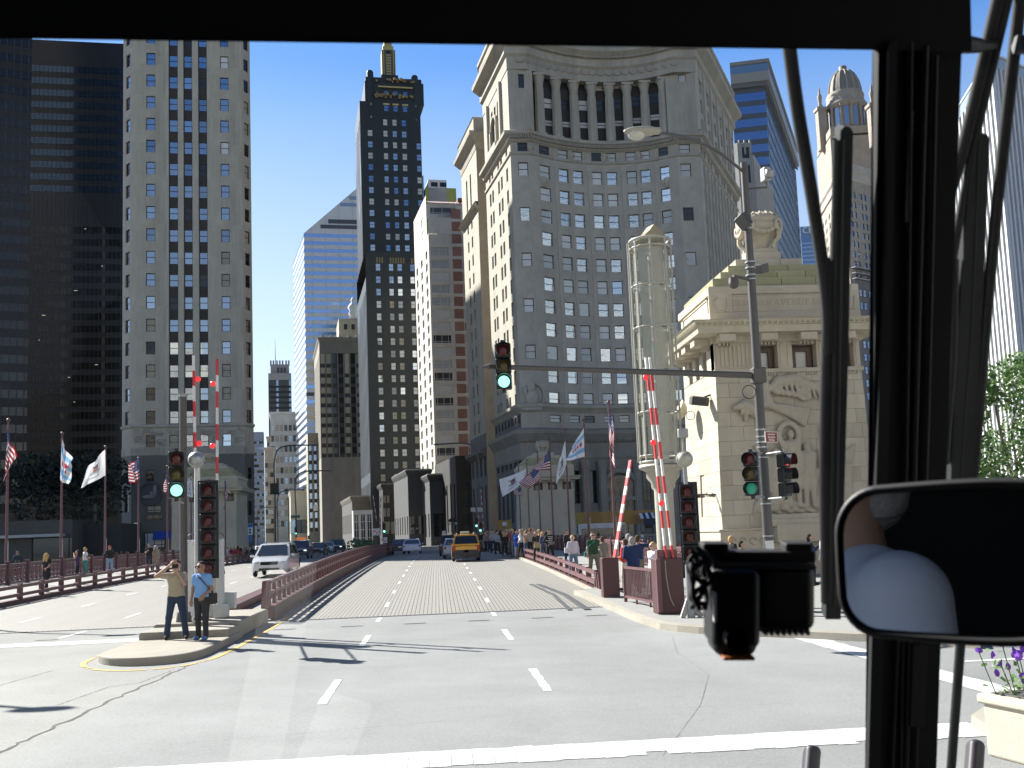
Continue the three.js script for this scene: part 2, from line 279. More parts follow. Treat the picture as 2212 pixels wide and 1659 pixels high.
  // slots of the drainage joint
  const sl = []; for (const x of [-16, -13.2, -10.4, -7.6, -4.35, -2.6, -.95, .75, 2.45, 3.9]) { sl.push(rect(x, x + .58, 27.9, 28.04)); } flat(M.joint, 'drain_slot', sl, .009);
}
{ // toothed expansion joint between road and deck
  const g = G(), t = G();
  for (const [a, b] of [[-16.9, -6.95], [-4.75, 5.3]]) { g.span(a, b, .004, .012, -Z0 - .1, -Z0 + .16); for (let x = a + .06; x < b; x += .155) { t.span(x, x + .075, .004, .018, -Z0 - .03, -Z0 + .09); } }
  const j = named(new THREE.Group(), 'expansion_joint'); scene.add(j); structure(j); g.mesh('joint_plate', M.joint, j); kindStuff(t.mesh('joint_tooth', M.steel, j));
}
{ // steel channels that close the deck at its right edge
  const g = G(), q = [[[1144, 1262], [1200, 1293], [1225, 1316], [1272, 1319], [1225, 1293], [1164, 1264]]];
  const a = onDeck(1147, 1263), b = onDeck(1188, 1291), c = onDeck(1232, 1319), d = onDeck(1270, 1318), e = onDeck(1215, 1288), f = onDeck(1162, 1263);
  for (const [p, s, w] of [[a, c, .13], [f, d, .2]]) { const mx = (p.x + s.x) / 2 + .22, mz = (p.z + s.z) / 2, m = [mx, deckY(-mz) + .012, mz]; g.bar([p.x, p.y + .012, p.z], m, w, .03); g.bar(m, [s.x, s.y + .012, s.z], w, .03); }
  structure(g.mesh('deck_edge_channel', M.darkStone, scene));
}
// ---- traffic island and median ----
{
  const tip = [[-6.95, -26.2], [-6.95, -22.6], [-6.75, -21.7], [-6.3, -21.15], [-5.75, -21.0], [-5.25, -21.2], [-4.95, -21.8], [-4.87, -22.8], [-4.86, -26.2]];
  const s = new THREE.Shape(new THREE.SplineCurve(tip.map(p => new THREE.Vector2(p[0], -p[1]))).getPoints(48));
  const e = new THREE.ExtrudeGeometry(s, { depth: .15, bevelEnabled: true, bevelSize: .035, bevelThickness: .03, bevelSegments: 2 }); e.rotateX(-PI / 2); e.translate(0, -.02, 0); 
  const g = G(); g.add(e); structure(g.mesh('traffic_island', M.kerb, scene));
  const g2 = G(); g2.rbox(-5.9, .2, -28.3, 2.06, .42, 4.4, .06); g2.rbox(-5.9, .15, -25.6, 2.04, .36, 1.6, .05); structure(g2.mesh('island_plinth', M.kerb, scene));
}
// ---------- steel guard rails and railings of the bridge ----------
function guardRail(label, x, z0, z1, step, hPost, rails, wPost, curbH, ends) {
  const t = thing('guard_rail', label, 'guard rail', [x, 0, -z0]);
  if (curbH) { const g = G(); for (let z = z0; z < z1; z += 4) g.bar([0, deckY(z) + curbH / 2, -(z - z0)], [0, deckY(z + 4) + curbH / 2, -(z + 4 - z0)], .34, curbH); g.mesh('curb_base', M.maroon, t); }
  const pg = new RoundedBoxGeometry(wPost, hPost, .16, 1, .02); metreUV(pg);
  let n = 0; for (let z = z0; z <= z1; z += step) { const p = put('post', pg, M.maroonLit, t); p.position.set(0, deckY(z) + curbH + hPost / 2, -(z - z0)); n++; }
  for (const [dy, dx, h, w] of rails) { const g = G(); for (let z = z0; z < z1; z += 5.05) { const e = Math.min(z + 5, z1); g.bar([dx, deckY(z) + curbH + dy, -(z - z0)], [dx, deckY(e) + curbH + dy, -(e - z0)], w, h); } g.mesh('rail', M.maroonLit, t); }
  if (ends) { const g = G(); for (const dz of [.5, .95]) g.bar([0, curbH, dz], [0, curbH + hPost, dz - .28], .14, .12); g.bar([0, curbH + hPost - .06, .25], [0, deckY(z0) + curbH + hPost - .06, 0], .12, .1); g.bar([0, curbH + hPost * .55, .4], [0, deckY(z0) + curbH + hPost * .55, 0], .10, .1); g.mesh('end_brace', M.maroonLit, t); }
  return t;
}
guardRail('maroon steel guard rail on the median between the two roadways', -5.0, 31.4, 112, 1.04, .74, [[.68, 0, .1, .12], [.36, .0, .1, .1]], .12, .42, true);
guardRail('maroon steel guard rail between the right roadway and the crowded pavement', 5.55, 36.5, 112, 2.1, .60, [[.50, -.03, .13, .12], [.17, -.03, .15, .12]], .16, .16, true);
guardRail('maroon steel guard rail between the left roadway and the left pavement', -16.75, 25, 112, 2.3, .62, [[.50, .03, .13, .12], [.17, .03, .13, .12]], .2, .16, false);
{ // median strip under the rail: kerb walls to both roadways
  const g = G(); for (let z = 31; z < 112; z += 4) { g.bar([-6.6, deckY(z) + .14, -z], [-6.6, deckY(z + 4) + .14, -z - 4], .5, .34); }
  structure(g.mesh('median_curb', M.maroon, scene));
  const s = sheet([-6.9, -4.9], steps(31, 128, 40), (x, z) => deckY(z) + .05); structure(put('median_strip', s, M.walk));
}
{ // short end piece of rail next to the small gate
  const t = thing('guard_rail', 'short maroon rail end piece standing against the small gate housing', 'guard rail', [5.6, .2, -34.9]);
  const g = G(); g.bar([0, 0, -.4], [-.02, .56, .0], .13, .14); g.mesh('post', M.maroonLit, t);
  const r = G(); r.bar([0, .5, -.1], [.02, .48, 1.1], .11, .12); r.bar([0, .18, -.2], [.02, .16, 1.1], .11, .12); r.mesh('rail', M.maroonLit, t);
}
// ornamental railing: panels of ovals and crosses between posts
function ornament(label, x, z0, z1, step) {
  const t = thing('bridge_railing', label, 'railing', [x, 0, -z0]);
  const pl = G(); const hh = 1.02;
  const L = step - .26;
  for (const y of [.1, .93]) pl.span(-.04, .04, y - .03, y + .03, 0, -L);
  pl.span(-.06, .06, .98, 1.06, .02, -L - .02);
  const n = 4, w = L / n;
  for (let i = 0; i < n; i++) {
    const c = -(i + .5) * w, ring = new THREE.TorusGeometry(.16, .022, 5, 14); ring.rotateY(PI / 2); const r2 = ring.clone(); ring.scale(1, 1.5, 1); pl.at(ring, 0, .6, c); r2.scale(.8, .75, .75); pl.at(r2, 0, .24, c);
    pl.rod([0, .12, c - w * .45], [0, .9, c + w * .45], .018, .018, 5); pl.rod([0, .12, c + w * .45], [0, .9, c - w * .45], .018, .018, 5);
    pl.span(-.02, .02, .1, .93, c + w / 2 - .02, c + w / 2 + .02);
  }
  const panel = pl.geo(), post = metreUV(new RoundedBoxGeometry(.22, 1.25, .22, 1, .02));
  for (let z = z0; z < z1; z += step) {
    const p = put('railing_post', post, M.maroon, t); p.position.set(0, deckY(z) + .16 + .6, -(z - z0));
    const q = put('railing_panel', panel, M.maroonLit, t); q.position.set(0, deckY(z + step / 2) + .16, -(z + .13 - z0)); q.rotation.x = Math.atan2(deckY(z + step) - deckY(z), step);
  }
}
ornament('ornamental maroon railing along the river side of the left pavement', -22.1, 27, 110, 2.6);
ornament('ornamental maroon railing along the river side of the right pavement', 9.75, 37, 110, 2.6);
// ---------- building tools ----------
const kx = vx => onZ(vx, 1)[0];
function meet(A, deg, vx) { const c = Math.cos(deg * PI / 180), s = Math.sin(deg * PI / 180), k = kx(vx), d = (k * -A[1] - A[0]) / (c - k * s); return [A[0] + d * c, A[1] - d * s]; }
function go(A, deg, d) { return [A[0] + d * Math.cos(deg * PI / 180), A[1] - d * Math.sin(deg * PI / 180)]; }          // deg 0 = to the right, 90 = straight ahead
function onPlane(A, B, vx, vy) {            // where a sight line meets the wall over A-B: [metres from A, height]
  const d = sight(vx, vy), ex = B[0] - A[0], ez = B[1] - A[1], L = Math.hypot(ex, ez), det = d.x * -ez + d.z * ex, t = (A[0] * -ez + A[1] * ex) / det;
  return [((d.x * t - A[0]) * ex + (d.z * t - A[1]) * ez) / L, EYE + d.y * t];
}
const wc = new Map();
function sash(w, h, kind, light) {         // [frame, pane] for one window, origin at its lower left corner, 0 = outer face of the frame
  const key = [w.toFixed(2), h.toFixed(2), kind].join();
  if (!wc.has(key)) {
    const g = G(), f = Math.min(.1, w * .09), s = (a, b, c, d, z = 0) => g.span(a, b, c, d, z - .08, z);
    s(0, f, 0, h); s(w - f, w, 0, h); s(f, w - f, 0, f); s(f, w - f, h - f, h);
    if (kind === 'sash') s(f, w - f, h * .49, h * .49 + f * .9, -.02);
    if (kind === 'wide') { for (const q of [.12, .46, .82]) s(w * q, w * q + f, f, h - f, -.01); s(f, w - f, h * .2, h * .2 + f, -.015); }
    if (kind === 'cross') { s(w / 2 - f / 2, w / 2 + f / 2, f, h - f, -.01); s(f, w - f, h * .3, h * .3 + f, -.015); }
    if (kind === 'tall') { s(w / 2 - f / 2, w / 2 + f / 2, f, h - f, -.01); for (const q of [.25, .5, .75]) s(f, w - f, h * q, h * q + f, -.015); }
    const p = G(); if (kind === 'sash') { p.quad([f, f, -.07], [w - f, f, -.07], [w - f, h * .49, -.07], [f, h * .49, -.07]); p.quad([f, h * .49, -.05], [w - f, h * .49, -.05], [w - f, h - f, -.05], [f, h - f, -.05]); } else p.quad([f, f, -.06], [w - f, f, -.06], [w - f, h - f, -.06], [f, h - f, -.06]);
    wc.set(key, [g.geo(), p.geo()]);
  }
  return wc.get(key);
}
function facade(t, A, B, y0, y1, m, o = {}) {
  const dx = B[0] - A[0], dz = B[1] - A[1], L = Math.hypot(dx, dz), ang = Math.atan2(-dz, dx), e = [dx / L, dz / L], n = [Math.sin(ang), Math.cos(ang)], rec = o.rec ?? .3, T0 = t.position;
  const place = (ob, u, y, w = 0) => { ob.position.set(A[0] + e[0] * u + n[0] * w - T0.x, y - T0.y, A[1] + e[1] * u + n[1] * w - T0.z); ob.rotation.y = ang; return ob; };
  const rows = o.rows ?? [], cols = o.cols ?? [], holes = [];
  rows.forEach((r, j) => cols.forEach((c, i) => { if (!(o.skip && o.skip(i, j))) holes.push([c[0], c[1], r[0], r[1], i, j]); }));
  const g = G(), xs = [...new Set([0, L, ...holes.flatMap(h => [h[0], h[1]])])].sort((a, b) => a - b), ys = [...new Set([y0, y1, ...holes.flatMap(h => [h[2], h[3]])])].sort((a, b) => a - b);
  const key = new Set(); for (const h of holes) for (let j = 0; j < ys.length - 1; j++) if (ys[j] >= h[2] - 1e-6 && ys[j] < h[3] - 1e-6) for (let i = 0; i < xs.length - 1; i++) if (xs[i] >= h[0] - 1e-6 && xs[i] < h[1] - 1e-6) key.add(i + '_' + j);
  for (let j = 0; j < ys.length - 1; j++) { let s = null; for (let i = 0; i < xs.length; i++) { const solid = i < xs.length - 1 && !key.has(i + '_' + j); if (solid && s === null) s = xs[i]; if (!solid && s !== null) { g.quad([s, ys[j], 0], [xs[i], ys[j], 0], [xs[i], ys[j + 1], 0], [s, ys[j + 1], 0]); s = null; } } }
  for (const [a, b, c, d] of holes) { g.quad([a, c, -rec], [a, c, 0], [a, d, 0], [a, d, -rec]); g.quad([b, c, 0], [b, c, -rec], [b, d, -rec], [b, d, 0]); g.quad([a, d, 0], [b, d, 0], [b, d, -rec], [a, d, -rec]); g.quad([a, c, -rec], [b, c, -rec], [b, c, 0], [a, c, 0]); }
  place(g.mesh(o.wall ?? 'wall', m, t), 0, T0.y);
  t.children.at(-1).position.y = -T0.y;
  if (o.open) return { place, L, ang };
  const kind = o.kind ?? 'sash', panes = o.panes ?? [P.sky], r = o.r ?? R, stuff = o.stuff ? [G(), {}] : null;
  for (const [a, b, c, d, i, j] of holes) {
    const [fg, pg] = sash(b - a, d - c, kind), pm = o.pane ? o.pane(i, j) : pick(panes, r);
    if (stuff) { const M4 = new THREE.Matrix4().makeTranslation(a, c, -rec + .1); stuff[0].add(fg.clone(), M4); (stuff[1][pm.uuid] ??= [pm, G()])[1].add(pg.clone(), M4); continue; }
    const w = place(put('window', fg, o.frame ?? M.frame, t), a, c, -rec + .1), p = put('pane', pg, pm, w);
    p.rotation.set((r() - .5) * (o.wob ?? .03), (r() - .5) * (o.wob ?? .03), 0); p.position.z = -.01;
  }
  if (stuff && holes.length) { kindStuff(place(stuff[0].mesh('windows', o.frame ?? M.frame, t), 0, T0.y)); t.children.at(-1).position.y = -T0.y; for (const [pm, pg] of Object.values(stuff[1])) { kindStuff(place(pg.mesh('panes', pm, t), 0, T0.y)); t.children.at(-1).position.y = -T0.y; } }
  return { place, L, ang };
}
// a moulding swept along a line of wall points, mitred at the corners: profile = [out, y] pairs from bottom to top
function cornice(t, poly, profile, m, name = 'cornice', closed = false) {
  const n = poly.length, off = poly.map((p, i) => {
    const a = poly[i - 1] ?? (closed ? poly[n - 1] : null), b = poly[i + 1] ?? (closed ? poly[0] : null), nn = (u, v) => { const x = v[0] - u[0], z = v[1] - u[1], l = Math.hypot(x, z); return [-z / l, x / l]; };
    const n1 = a ? nn(a, p) : nn(p, b), n2 = b ? nn(p, b) : n1, s = [n1[0] + n2[0], n1[1] + n2[1]], l = Math.hypot(...s), k = 1 / Math.max(.4, (s[0] * n1[0] + s[1] * n1[1]) / l);
    return [s[0] / l * k, s[1] / l * k];
  });
  const g = G(), T0 = t.position, q = (i, [w, y]) => [poly[i][0] - off[i][0] * -w - T0.x, y - T0.y, poly[i][1] + off[i][1] * w - T0.z];
  // walls run left to right seen from outside: outwards is (-dz, dx) turned over
  const Q = (i, [w, y]) => [poly[i][0] - off[i][0] * w * -1 * -1 * -1 - T0.x, y - T0.y, poly[i][1] - off[i][1] * w * -1 - T0.z];
  const pr = [[-.1, profile[0][1]], ...profile, [-.1, profile.at(-1)[1] + .001]];
  for (let i = 0; i < n - (closed ? 0 : 1); i++) { const j = (i + 1) % n; for (let k = 0; k < pr.length - 1; k++) g.quad(Q(i, pr[k]), Q(j, pr[k]), Q(j, pr[k + 1]), Q(i, pr[k + 1])); }
  if (!closed) for (const i of [0, n - 1]) for (let k = 1; k < pr.length - 2; k++) { const c = Q(i, [0, (pr[1][1] + pr.at(-2)[1]) / 2]), a = Q(i, pr[k]), b = Q(i, pr[k + 1]); g.quad(c, a, b, b); }
  return g.mesh(name, m, t);
}
function roof(t, poly, y, m, name = 'roof') {
  const s = new THREE.ShapeGeometry(new THREE.Shape(poly.map(p => new THREE.Vector2(p[0], -p[1])))); s.rotateX(-PI / 2); s.translate(-t.position.x, y - t.position.y, -t.position.z); const g = G(); g.add(s); return g.mesh(name, m, t);
}
const even = (L, n, w, m0 = .5) => Array.from({ length: n }, (_, i) => { const p = L / n, c = (i + .5) * p; return [c - w / 2, c + w / 2]; });
const floors = (y0, n, step, sill, h) => Array.from({ length: n }, (_, i) => [y0 + i * step + sill, y0 + i * step + sill + h]);
const into = (P0, A, B, d) => { const L = Math.hypot(B[0] - A[0], B[1] - A[1]); return [P0[0] + (B[1] - A[1]) / L * d, P0[1] - (B[0] - A[0]) / L * d]; };
const len = (A, B) => Math.hypot(B[0] - A[0], B[1] - A[1]);
// plain block: front A-B, depth d; sides may carry their own windows
function block(t, A, B, d, y0, y1, m, o = {}) {
  const a = into(A, A, B, d), b = into(B, A, B, d);
  facade(t, A, B, y0, y1, o.mf ?? m, o.front ?? {}); facade(t, a, A, y0, y1, o.ml ?? m, o.left ?? {}); facade(t, B, b, y0, y1, o.mr ?? m, o.right ?? {}); facade(t, b, a, y0, y1, m, {}); roof(t, [A, B, b, a], y1, M.grey);
  return { a, b };
}
const bld = (name, label, A, cat = 'building', y = 0) => thing(name, label, cat, [A[0], y, A[1]]);
// ---------- left side: the limestone tower and the two dark towers ----------
{
  const A = onZ(283, 172), B = meet(A, 6.5, 531), L = len(A, B), AL = go(A, 6.5 - 45 + 180 - 180 - 90 + 270, 0);
  const al = into([A[0] - 1.9, A[1]], A, B, 2.3), br = into([B[0] + 1.35, B[1]], A, B, 2.0), t = bld('limestone_tower', 'tall grey limestone office tower with three recessed window strips left of the avenue', A, 'tower');
  const yt = yAt(A[0], A[1], 112), yb = yAt(A[0], A[1], 888), st = (yt - yb) / 16, h = st * .565, u = x => onPlane(A, B, x, 552)[0];
  const rowTop = i => yb + i * st, rows = Array.from({ length: 20 }, (_, i) => [rowTop(i) - h, rowTop(i)]).map(r => r), yBand = onPlane(A, B, 300, 919)[1], yFr = onPlane(A, B, 300, 985)[1], top = rowTop(19) + 18;  // unseen top is raised to lift its shadow on the curved building
  const c1 = [u(315.6), u(335.4)], c5 = [u(478), u(496.6)], mid = [[u(365), u(384.5)], [u(397.5), u(416)], [u(430), u(448.5)]];
  const pp = [P.sky, P.sky, P.sky, P.sky2, P.sky3, P.dim, P.sky], low = [P.dim, P.tan, P.dim, P.sky, P.dark];
  const r = rng(33), pane = (i, j) => j < 5 ? pick(i < 1 ? low : [P.sky, P.sky, P.dim, P.tan], r) : pick(pp, r);
  const yA = yBand, o = { rows, pane, r, rec: .32 };
  facade(t, A, [lerp(A[0], B[0], (mid[0][0] - .25) / L), lerp(A[1], B[1], (mid[0][0] - .25) / L)], yA, top, M.lime2, { ...o, cols: [c1] });
  const p0 = (mid[0][0] - .25) / L, p1 = (mid[2][1] + .25) / L, A2 = [lerp(A[0], B[0], p0), lerp(A[1], B[1], p0)], B2 = [lerp(A[0], B[0], p1), lerp(A[1], B[1], p1)];
  const a2 = into(A2, A, B, .55), b2 = into(B2, A, B, .55);
  facade(t, a2, b2, yA, top, mat([.06, .048, .042], .6, { map: T.stone }), { ...o, cols: mid.map(c => c.map(x => x - mid[0][0] + .25)), wall: 'spandrel', pane: (i, j) => pick(j < 5 ? [P.sky, P.sky3, P.sky] : pp, r), rec: .12 });
  const e = go([0, 0], 6.5, 1), nrm = [e[1] * -1 * -1, e[0]];
  { const g = G(), ang = 6.5 * PI / 180, piers = [[mid[0][0] - .45, mid[0][0] - .02], [mid[0][1] + .02, mid[1][0] - .02], [mid[1][1] + .02, mid[2][0] - .02], [mid[2][1] + .02, mid[2][1] + .45]];
    for (const [a, b] of piers) { const q = go(A, 6.5, (a + b) / 2); put('pier', (() => { const k = G(); k.rbox(0, (top - yA) / 2, 0, b - a, top - yA, .62, .06); return k.geo(); })(), M.lime2, t).position.set(q[0] - A[0] - .03, yA, q[1] - A[1] - .26); t.children.at(-1).rotation.y = ang; } }
  facade(t, B2, B, yA, top, M.lime2, { ...o, cols: [c5.map(x => x - p1 * L)], pane: (i, j) => pick(j > 9 && r() < .3 ? [P.blind3] : [P.sky, P.sky, P.sky2, P.tan, P.sky], r) });
  const Lc = len(al, A); facade(t, al, A, yFr, top, M.lime, { rows, cols: [[Lc * .3, Lc * .78]], panes: [P.dim, P.dark, P.sky2], r });
  const Lr = len(B, br); facade(t, B, br, yFr, top, M.lime3, { rows, cols: [[Lr * .25, Lr * .8]], panes: [P.dim, P.tan, P.dark], r });
  // frieze floor under the band, with carved panels
  const fr = [[onPlane(A, B, 325, 972)[1], onPlane(A, B, 325, 940)[1]]];
  facade(t, A, B, yFr, yBand, M.lime, { rows: fr, cols: [c1, ...mid, c5], pane: i => [P.dim, P.tan, P.sky, P.sky, P.sky3][i] });
  cornice(t, [al, A, B, br], [[.02, yBand - .5], [.28, yBand - .3], [.34, yBand], [.1, yBand + .12]], M.lime, 'cornice'); cornice(t, [al, A, B, br], [[.02, yFr], [.12, yFr + .1], [.12, yFr + 1.3], [.02, yFr + 1.4]], M.lime3, 'string_course');
  { const g = G(), rr = rng(4), ang = 6.5 * PI / 180; for (let k = 0; k < 190; k++) { const low = k < 80, uu = rr() * L, y = low ? yFr + .25 + rr() * .9 : k < 120 ? yBand - 1.6 + rr() * .9 : lerp(yFr + 1.8, yBand - 2, rr()); if (!low && k >= 120 && [c1, ...mid, c5].some(c => uu > c[0] - .3 && uu < c[1] + .3)) continue; const q = go([0, 0], 6.5, uu); g.at(new THREE.TorusGeometry(.12 + rr() * .3, .06, 5, 9, 2 + rr() * 4), q[0] + .09, y - 0, q[1] + .1, 0, ang, rr() * 6); } kindStuff(g.mesh('carved_relief', M.lime3, t)); }
  // dark granite base with shops
  const gr = mat([.105, .105, .105], .45, { map: T.stone }), yb0 = 0;
  const gw = onPlane(A, B, 320, 1040)[1], gw2 = onPlane(A, B, 320, 1015)[1];
  facade(t, A, B, 0, yFr, gr, { rows: [[gw, gw2]], cols: [[u(315), u(333)], [u(480), u(497)]], panes: [P.dark], wall: 'base_wall' });
  facade(t, al, A, 0, yFr, gr, { wall: 'base_wall', rows: [[1, 4.5], [8, 11]], cols: [[Lc * .3, Lc * .75]], panes: [P.dark] }); facade(t, B, br, 0, yFr, gr, { wall: 'base_wall', rows: [[gw, gw2], [gw - 6, gw - 3.6]], cols: [[Lr * .3, Lr * .75]], panes: [P.dark] });
  { const c = onPlane(A, B, 325, 1067), q = go([0, 0], 6.5, c[0]), ang = 6.5 * PI / 180; const g = G(); g.add(new THREE.TorusGeometry(1.75, .22, 8, 30)); g.add(new THREE.CircleGeometry(1.75, 30), new THREE.Matrix4().makeTranslation(0, 0, .03)); const d = g.mesh('medallion', M.darkStone, t); d.position.set(q[0] + .0, c[1], q[1] + .06); d.rotation.y = ang;
    const k = G(); k.sph(-.3, -.5, .1, .9, .35, .25); k.sph(.7, .5, .1, .3, 1.0, .2); k.sph(.2, -.1, .1, .3, .5, .25); k.mesh('relief', mat([.22, .22, .22], .5), d); }
  // shop windows and the bay above
  for (const [x0, x1, yy0, yy1, pm, kd] of [[318, 349, 1108, 1092, P.tan, 'cross'], [314, 352, 1124, 1111, P.dim, 'wide'], [313, 357, 1185, 1150, P.blind3, 'wide'], [366, 400, 1185, 1150, P.dim, 'wide'], [404, 440, 1185, 1150, P.dark, 'wide'], [288, 300, 1185, 1128, P.sky2, 'plain'], [380, 398, 1115, 1092, P.tan, 'cross']]) {
    const a = onPlane(A, B, x0, yy0), b = onPlane(A, B, x1, yy1), [fg, pg] = sash(b[0] - a[0], b[1] - a[1], kd), q = go([0, 0], 6.5, a[0]), w = put('shop_window', fg, M.frame, t); w.position.set(q[0], Math.max(.5, a[1]), q[1] + .12); w.rotation.y = 6.5 * PI / 180; put('pane', pg, pm, w);
  }
  { const g = G(), a = onPlane(A, B, 332, 1166), b = onPlane(A, B, 380, 1147), w = b[0] - a[0], h = b[1] - a[1]; g.prism([[0, 0], [0, h], [-1.1, .1], [-1.1, 0]], w); const aw = g.mesh('awning', mat([.015, .07, .38], .7), t), q = go([0, 0], 6.5, a[0]); aw.position.set(q[0], a[1], q[1] + .1); aw.rotation.y = 6.5 * PI / 180 + PI / 2; }
  const back = go(al, 103, 52), bb = go(br, 103, 52);
  facade(t, back, al, 0, top, M.lime2, {}); const Lw = len(br, bb); facade(t, br, bb, 0, top, M.lime2, { rows, cols: even(Lw, 14, 1.4), panes: [P.dim, P.dark, P.tan], stuff: true }); facade(t, bb, back, 0, top, M.lime2, {}); roof(t, [al, A, B, br, bb, back], top, M.grey);
}
{ // blue-black glass tower behind it
  const A = onZ(52, 292), B = meet(A, 6.5, 300), t = bld('dark_glass_tower', 'blue black glass and steel office tower behind the limestone tower', A, 'tower'), L = len(A, B);
  const top = onPlane(A, B, 90, 86)[1], f = v => onPlane(A, B, 180, v)[1], spand = mat([.018, .020, .024], .35), gl = mat([.06, .095, .15], .12, { metalness: .8 }), gl2 = glassy([.01, .012, .012], .1), glb = mat([.16, .24, .36], .1, { metalness: .85 });
  const a = into(A, A, B, 30), b = into(B, A, B, 30); facade(t, A, B, 0, top, spand); facade(t, a, A, 0, top, spand); facade(t, B, b, 0, top, spand); facade(t, b, a, 0, top, spand); roof(t, [A, B, b, a], top, M.black);
  const colM = mat([.05, .05, .045], .6), ang = 6.5 * PI / 180, rr = rng(8), band = (v0, v1, m, u0 = .3, u1 = L - .3) => { const y0 = f(v1), y1 = f(v0), g = G(); g.span(u0, u1, y0, y1, .02, .1); const w = g.mesh('window_band', m, t); w.rotation.y = ang; return w; };
  for (let i = 0; i < 11; i++) { const v = 145 + i * 25.7; band(v, v + 13.5, gl); }
  for (let i = 0; i < 24; i++) { const v = 490 + i * 26.7; const w = band(v, v + 14.5, i < 15 ? gl2 : glassy([.008, .009, .009], .15)); if (i < 5) { const g = G(), u0 = L * (.87 + .01 * (i % 2)); g.span(u0, L - .5, f(v + 14.2), f(v + .3), .1, .14); g.mesh('pane', glb, w); } else if (i > 6 && i < 13) { const g = G(); g.span(L * .86, L * .985, f(v + 13), f(v + 2), .1, .13); g.mesh('pane', mat([.16, .11, .05], .3, { map: T.wave }), w); }
    if (i < 16) { const lamps = G(); let n = 0; for (let k = 0; k < 1; k++) if (rr() < .5) { const u0 = rr() * L * .8; lamps.span(u0, u0 + .3 + rr() * (i === 5 ? 9 : .8), f(v + 5), f(v + 4), .12, .15); n++; } if (n) lamps.mesh('office_light', mat([.6, .6, .5], .5, { emissive: C(1, .95, .8), emissiveIntensity: .16 }), w); for (const q of [.3, .66]) { const cg = G(); cg.span(L * q, L * q + .9, f(v + 14), f(v), .1, .13); cg.mesh('column', colM, w); } } }
  const g = G(); for (let u = 0; u < L; u += 1.17) g.span(u, u + .1, 0, f(142), .1, .19); const mm = kindStuff(g.mesh('mullions', mat([.024, .026, .030], .4), t)); mm.rotation.y = ang;
}
{ // bronze tower; its unseen length beyond the frame is set for its deck shadow
  const B = onZ(54, 236), A = go(B, 202, 61), t = bld('bronze_tower', 'dark bronze office tower at the left edge', A, 'tower'), top = 172, m = mat([.030, .026, .024], .55);
  block(t, A, B, 34, 0, top, m);
  const L = len(A, B), ang = Math.atan2(-(B[1] - A[1]), B[0] - A[0]), g = G(); for (let u = .2; u < L; u += 1.5) g.span(u, u + .28, 0, top, .02, .4); const f = kindStuff(g.mesh('mullions', mat([.038, .032, .029], .5), t)); f.rotation.y = ang;
  const k = G(); for (let y = 5; y < top; y += 3.9) k.span(0, L, y, y + 1.9, .02, .16); const w = kindStuff(k.mesh('window_bands', glassy([.012, .011, .010], .15), t)); w.rotation.y = ang;
}
{ // low plaza building and terrace on the far bank, left
  const A = onZ(-60, 150), B = onZ(148, 150), t = bld('plaza_pavilion', 'low grey stone pavilion with a pale canopy strip behind the left flagpoles', A);
  const f = v => yAt(B[0], B[1], v); block(t, A, B, 16, -1, f(1122), mat([.10, .095, .085], .8, { map: T.stone }), { front: { rows: [[.2, f(1160)]], cols: [[8, 13.5]], panes: [P.dark], kind: 'plain' } });
  const g = G(); g.span(2, len(A, B) - .4, f(1158), f(1152), -.2, 1.6); g.mesh('canopy', mat([.42, .43, .42], .6), t);
  const t2 = bld('terrace_wall', 'dark stone terrace wall beneath the shaded trees', onZ(150, 156), 'wall'); block(t2, onZ(150, 156), onZ(262, 156), 10, -2, f(1132), mat([.05, .05, .052], .8, { map: T.stone }));
  const lo = bld('river_wall', 'pale stone river wall below the left railing on the far bank', onZ(-100, 131), 'wall'), q = onZ(250, 131); block(lo, onZ(-100, 131), q, 3, -7, .9, mat([.22, .20, .17], .85, { map: T.stone }));
}
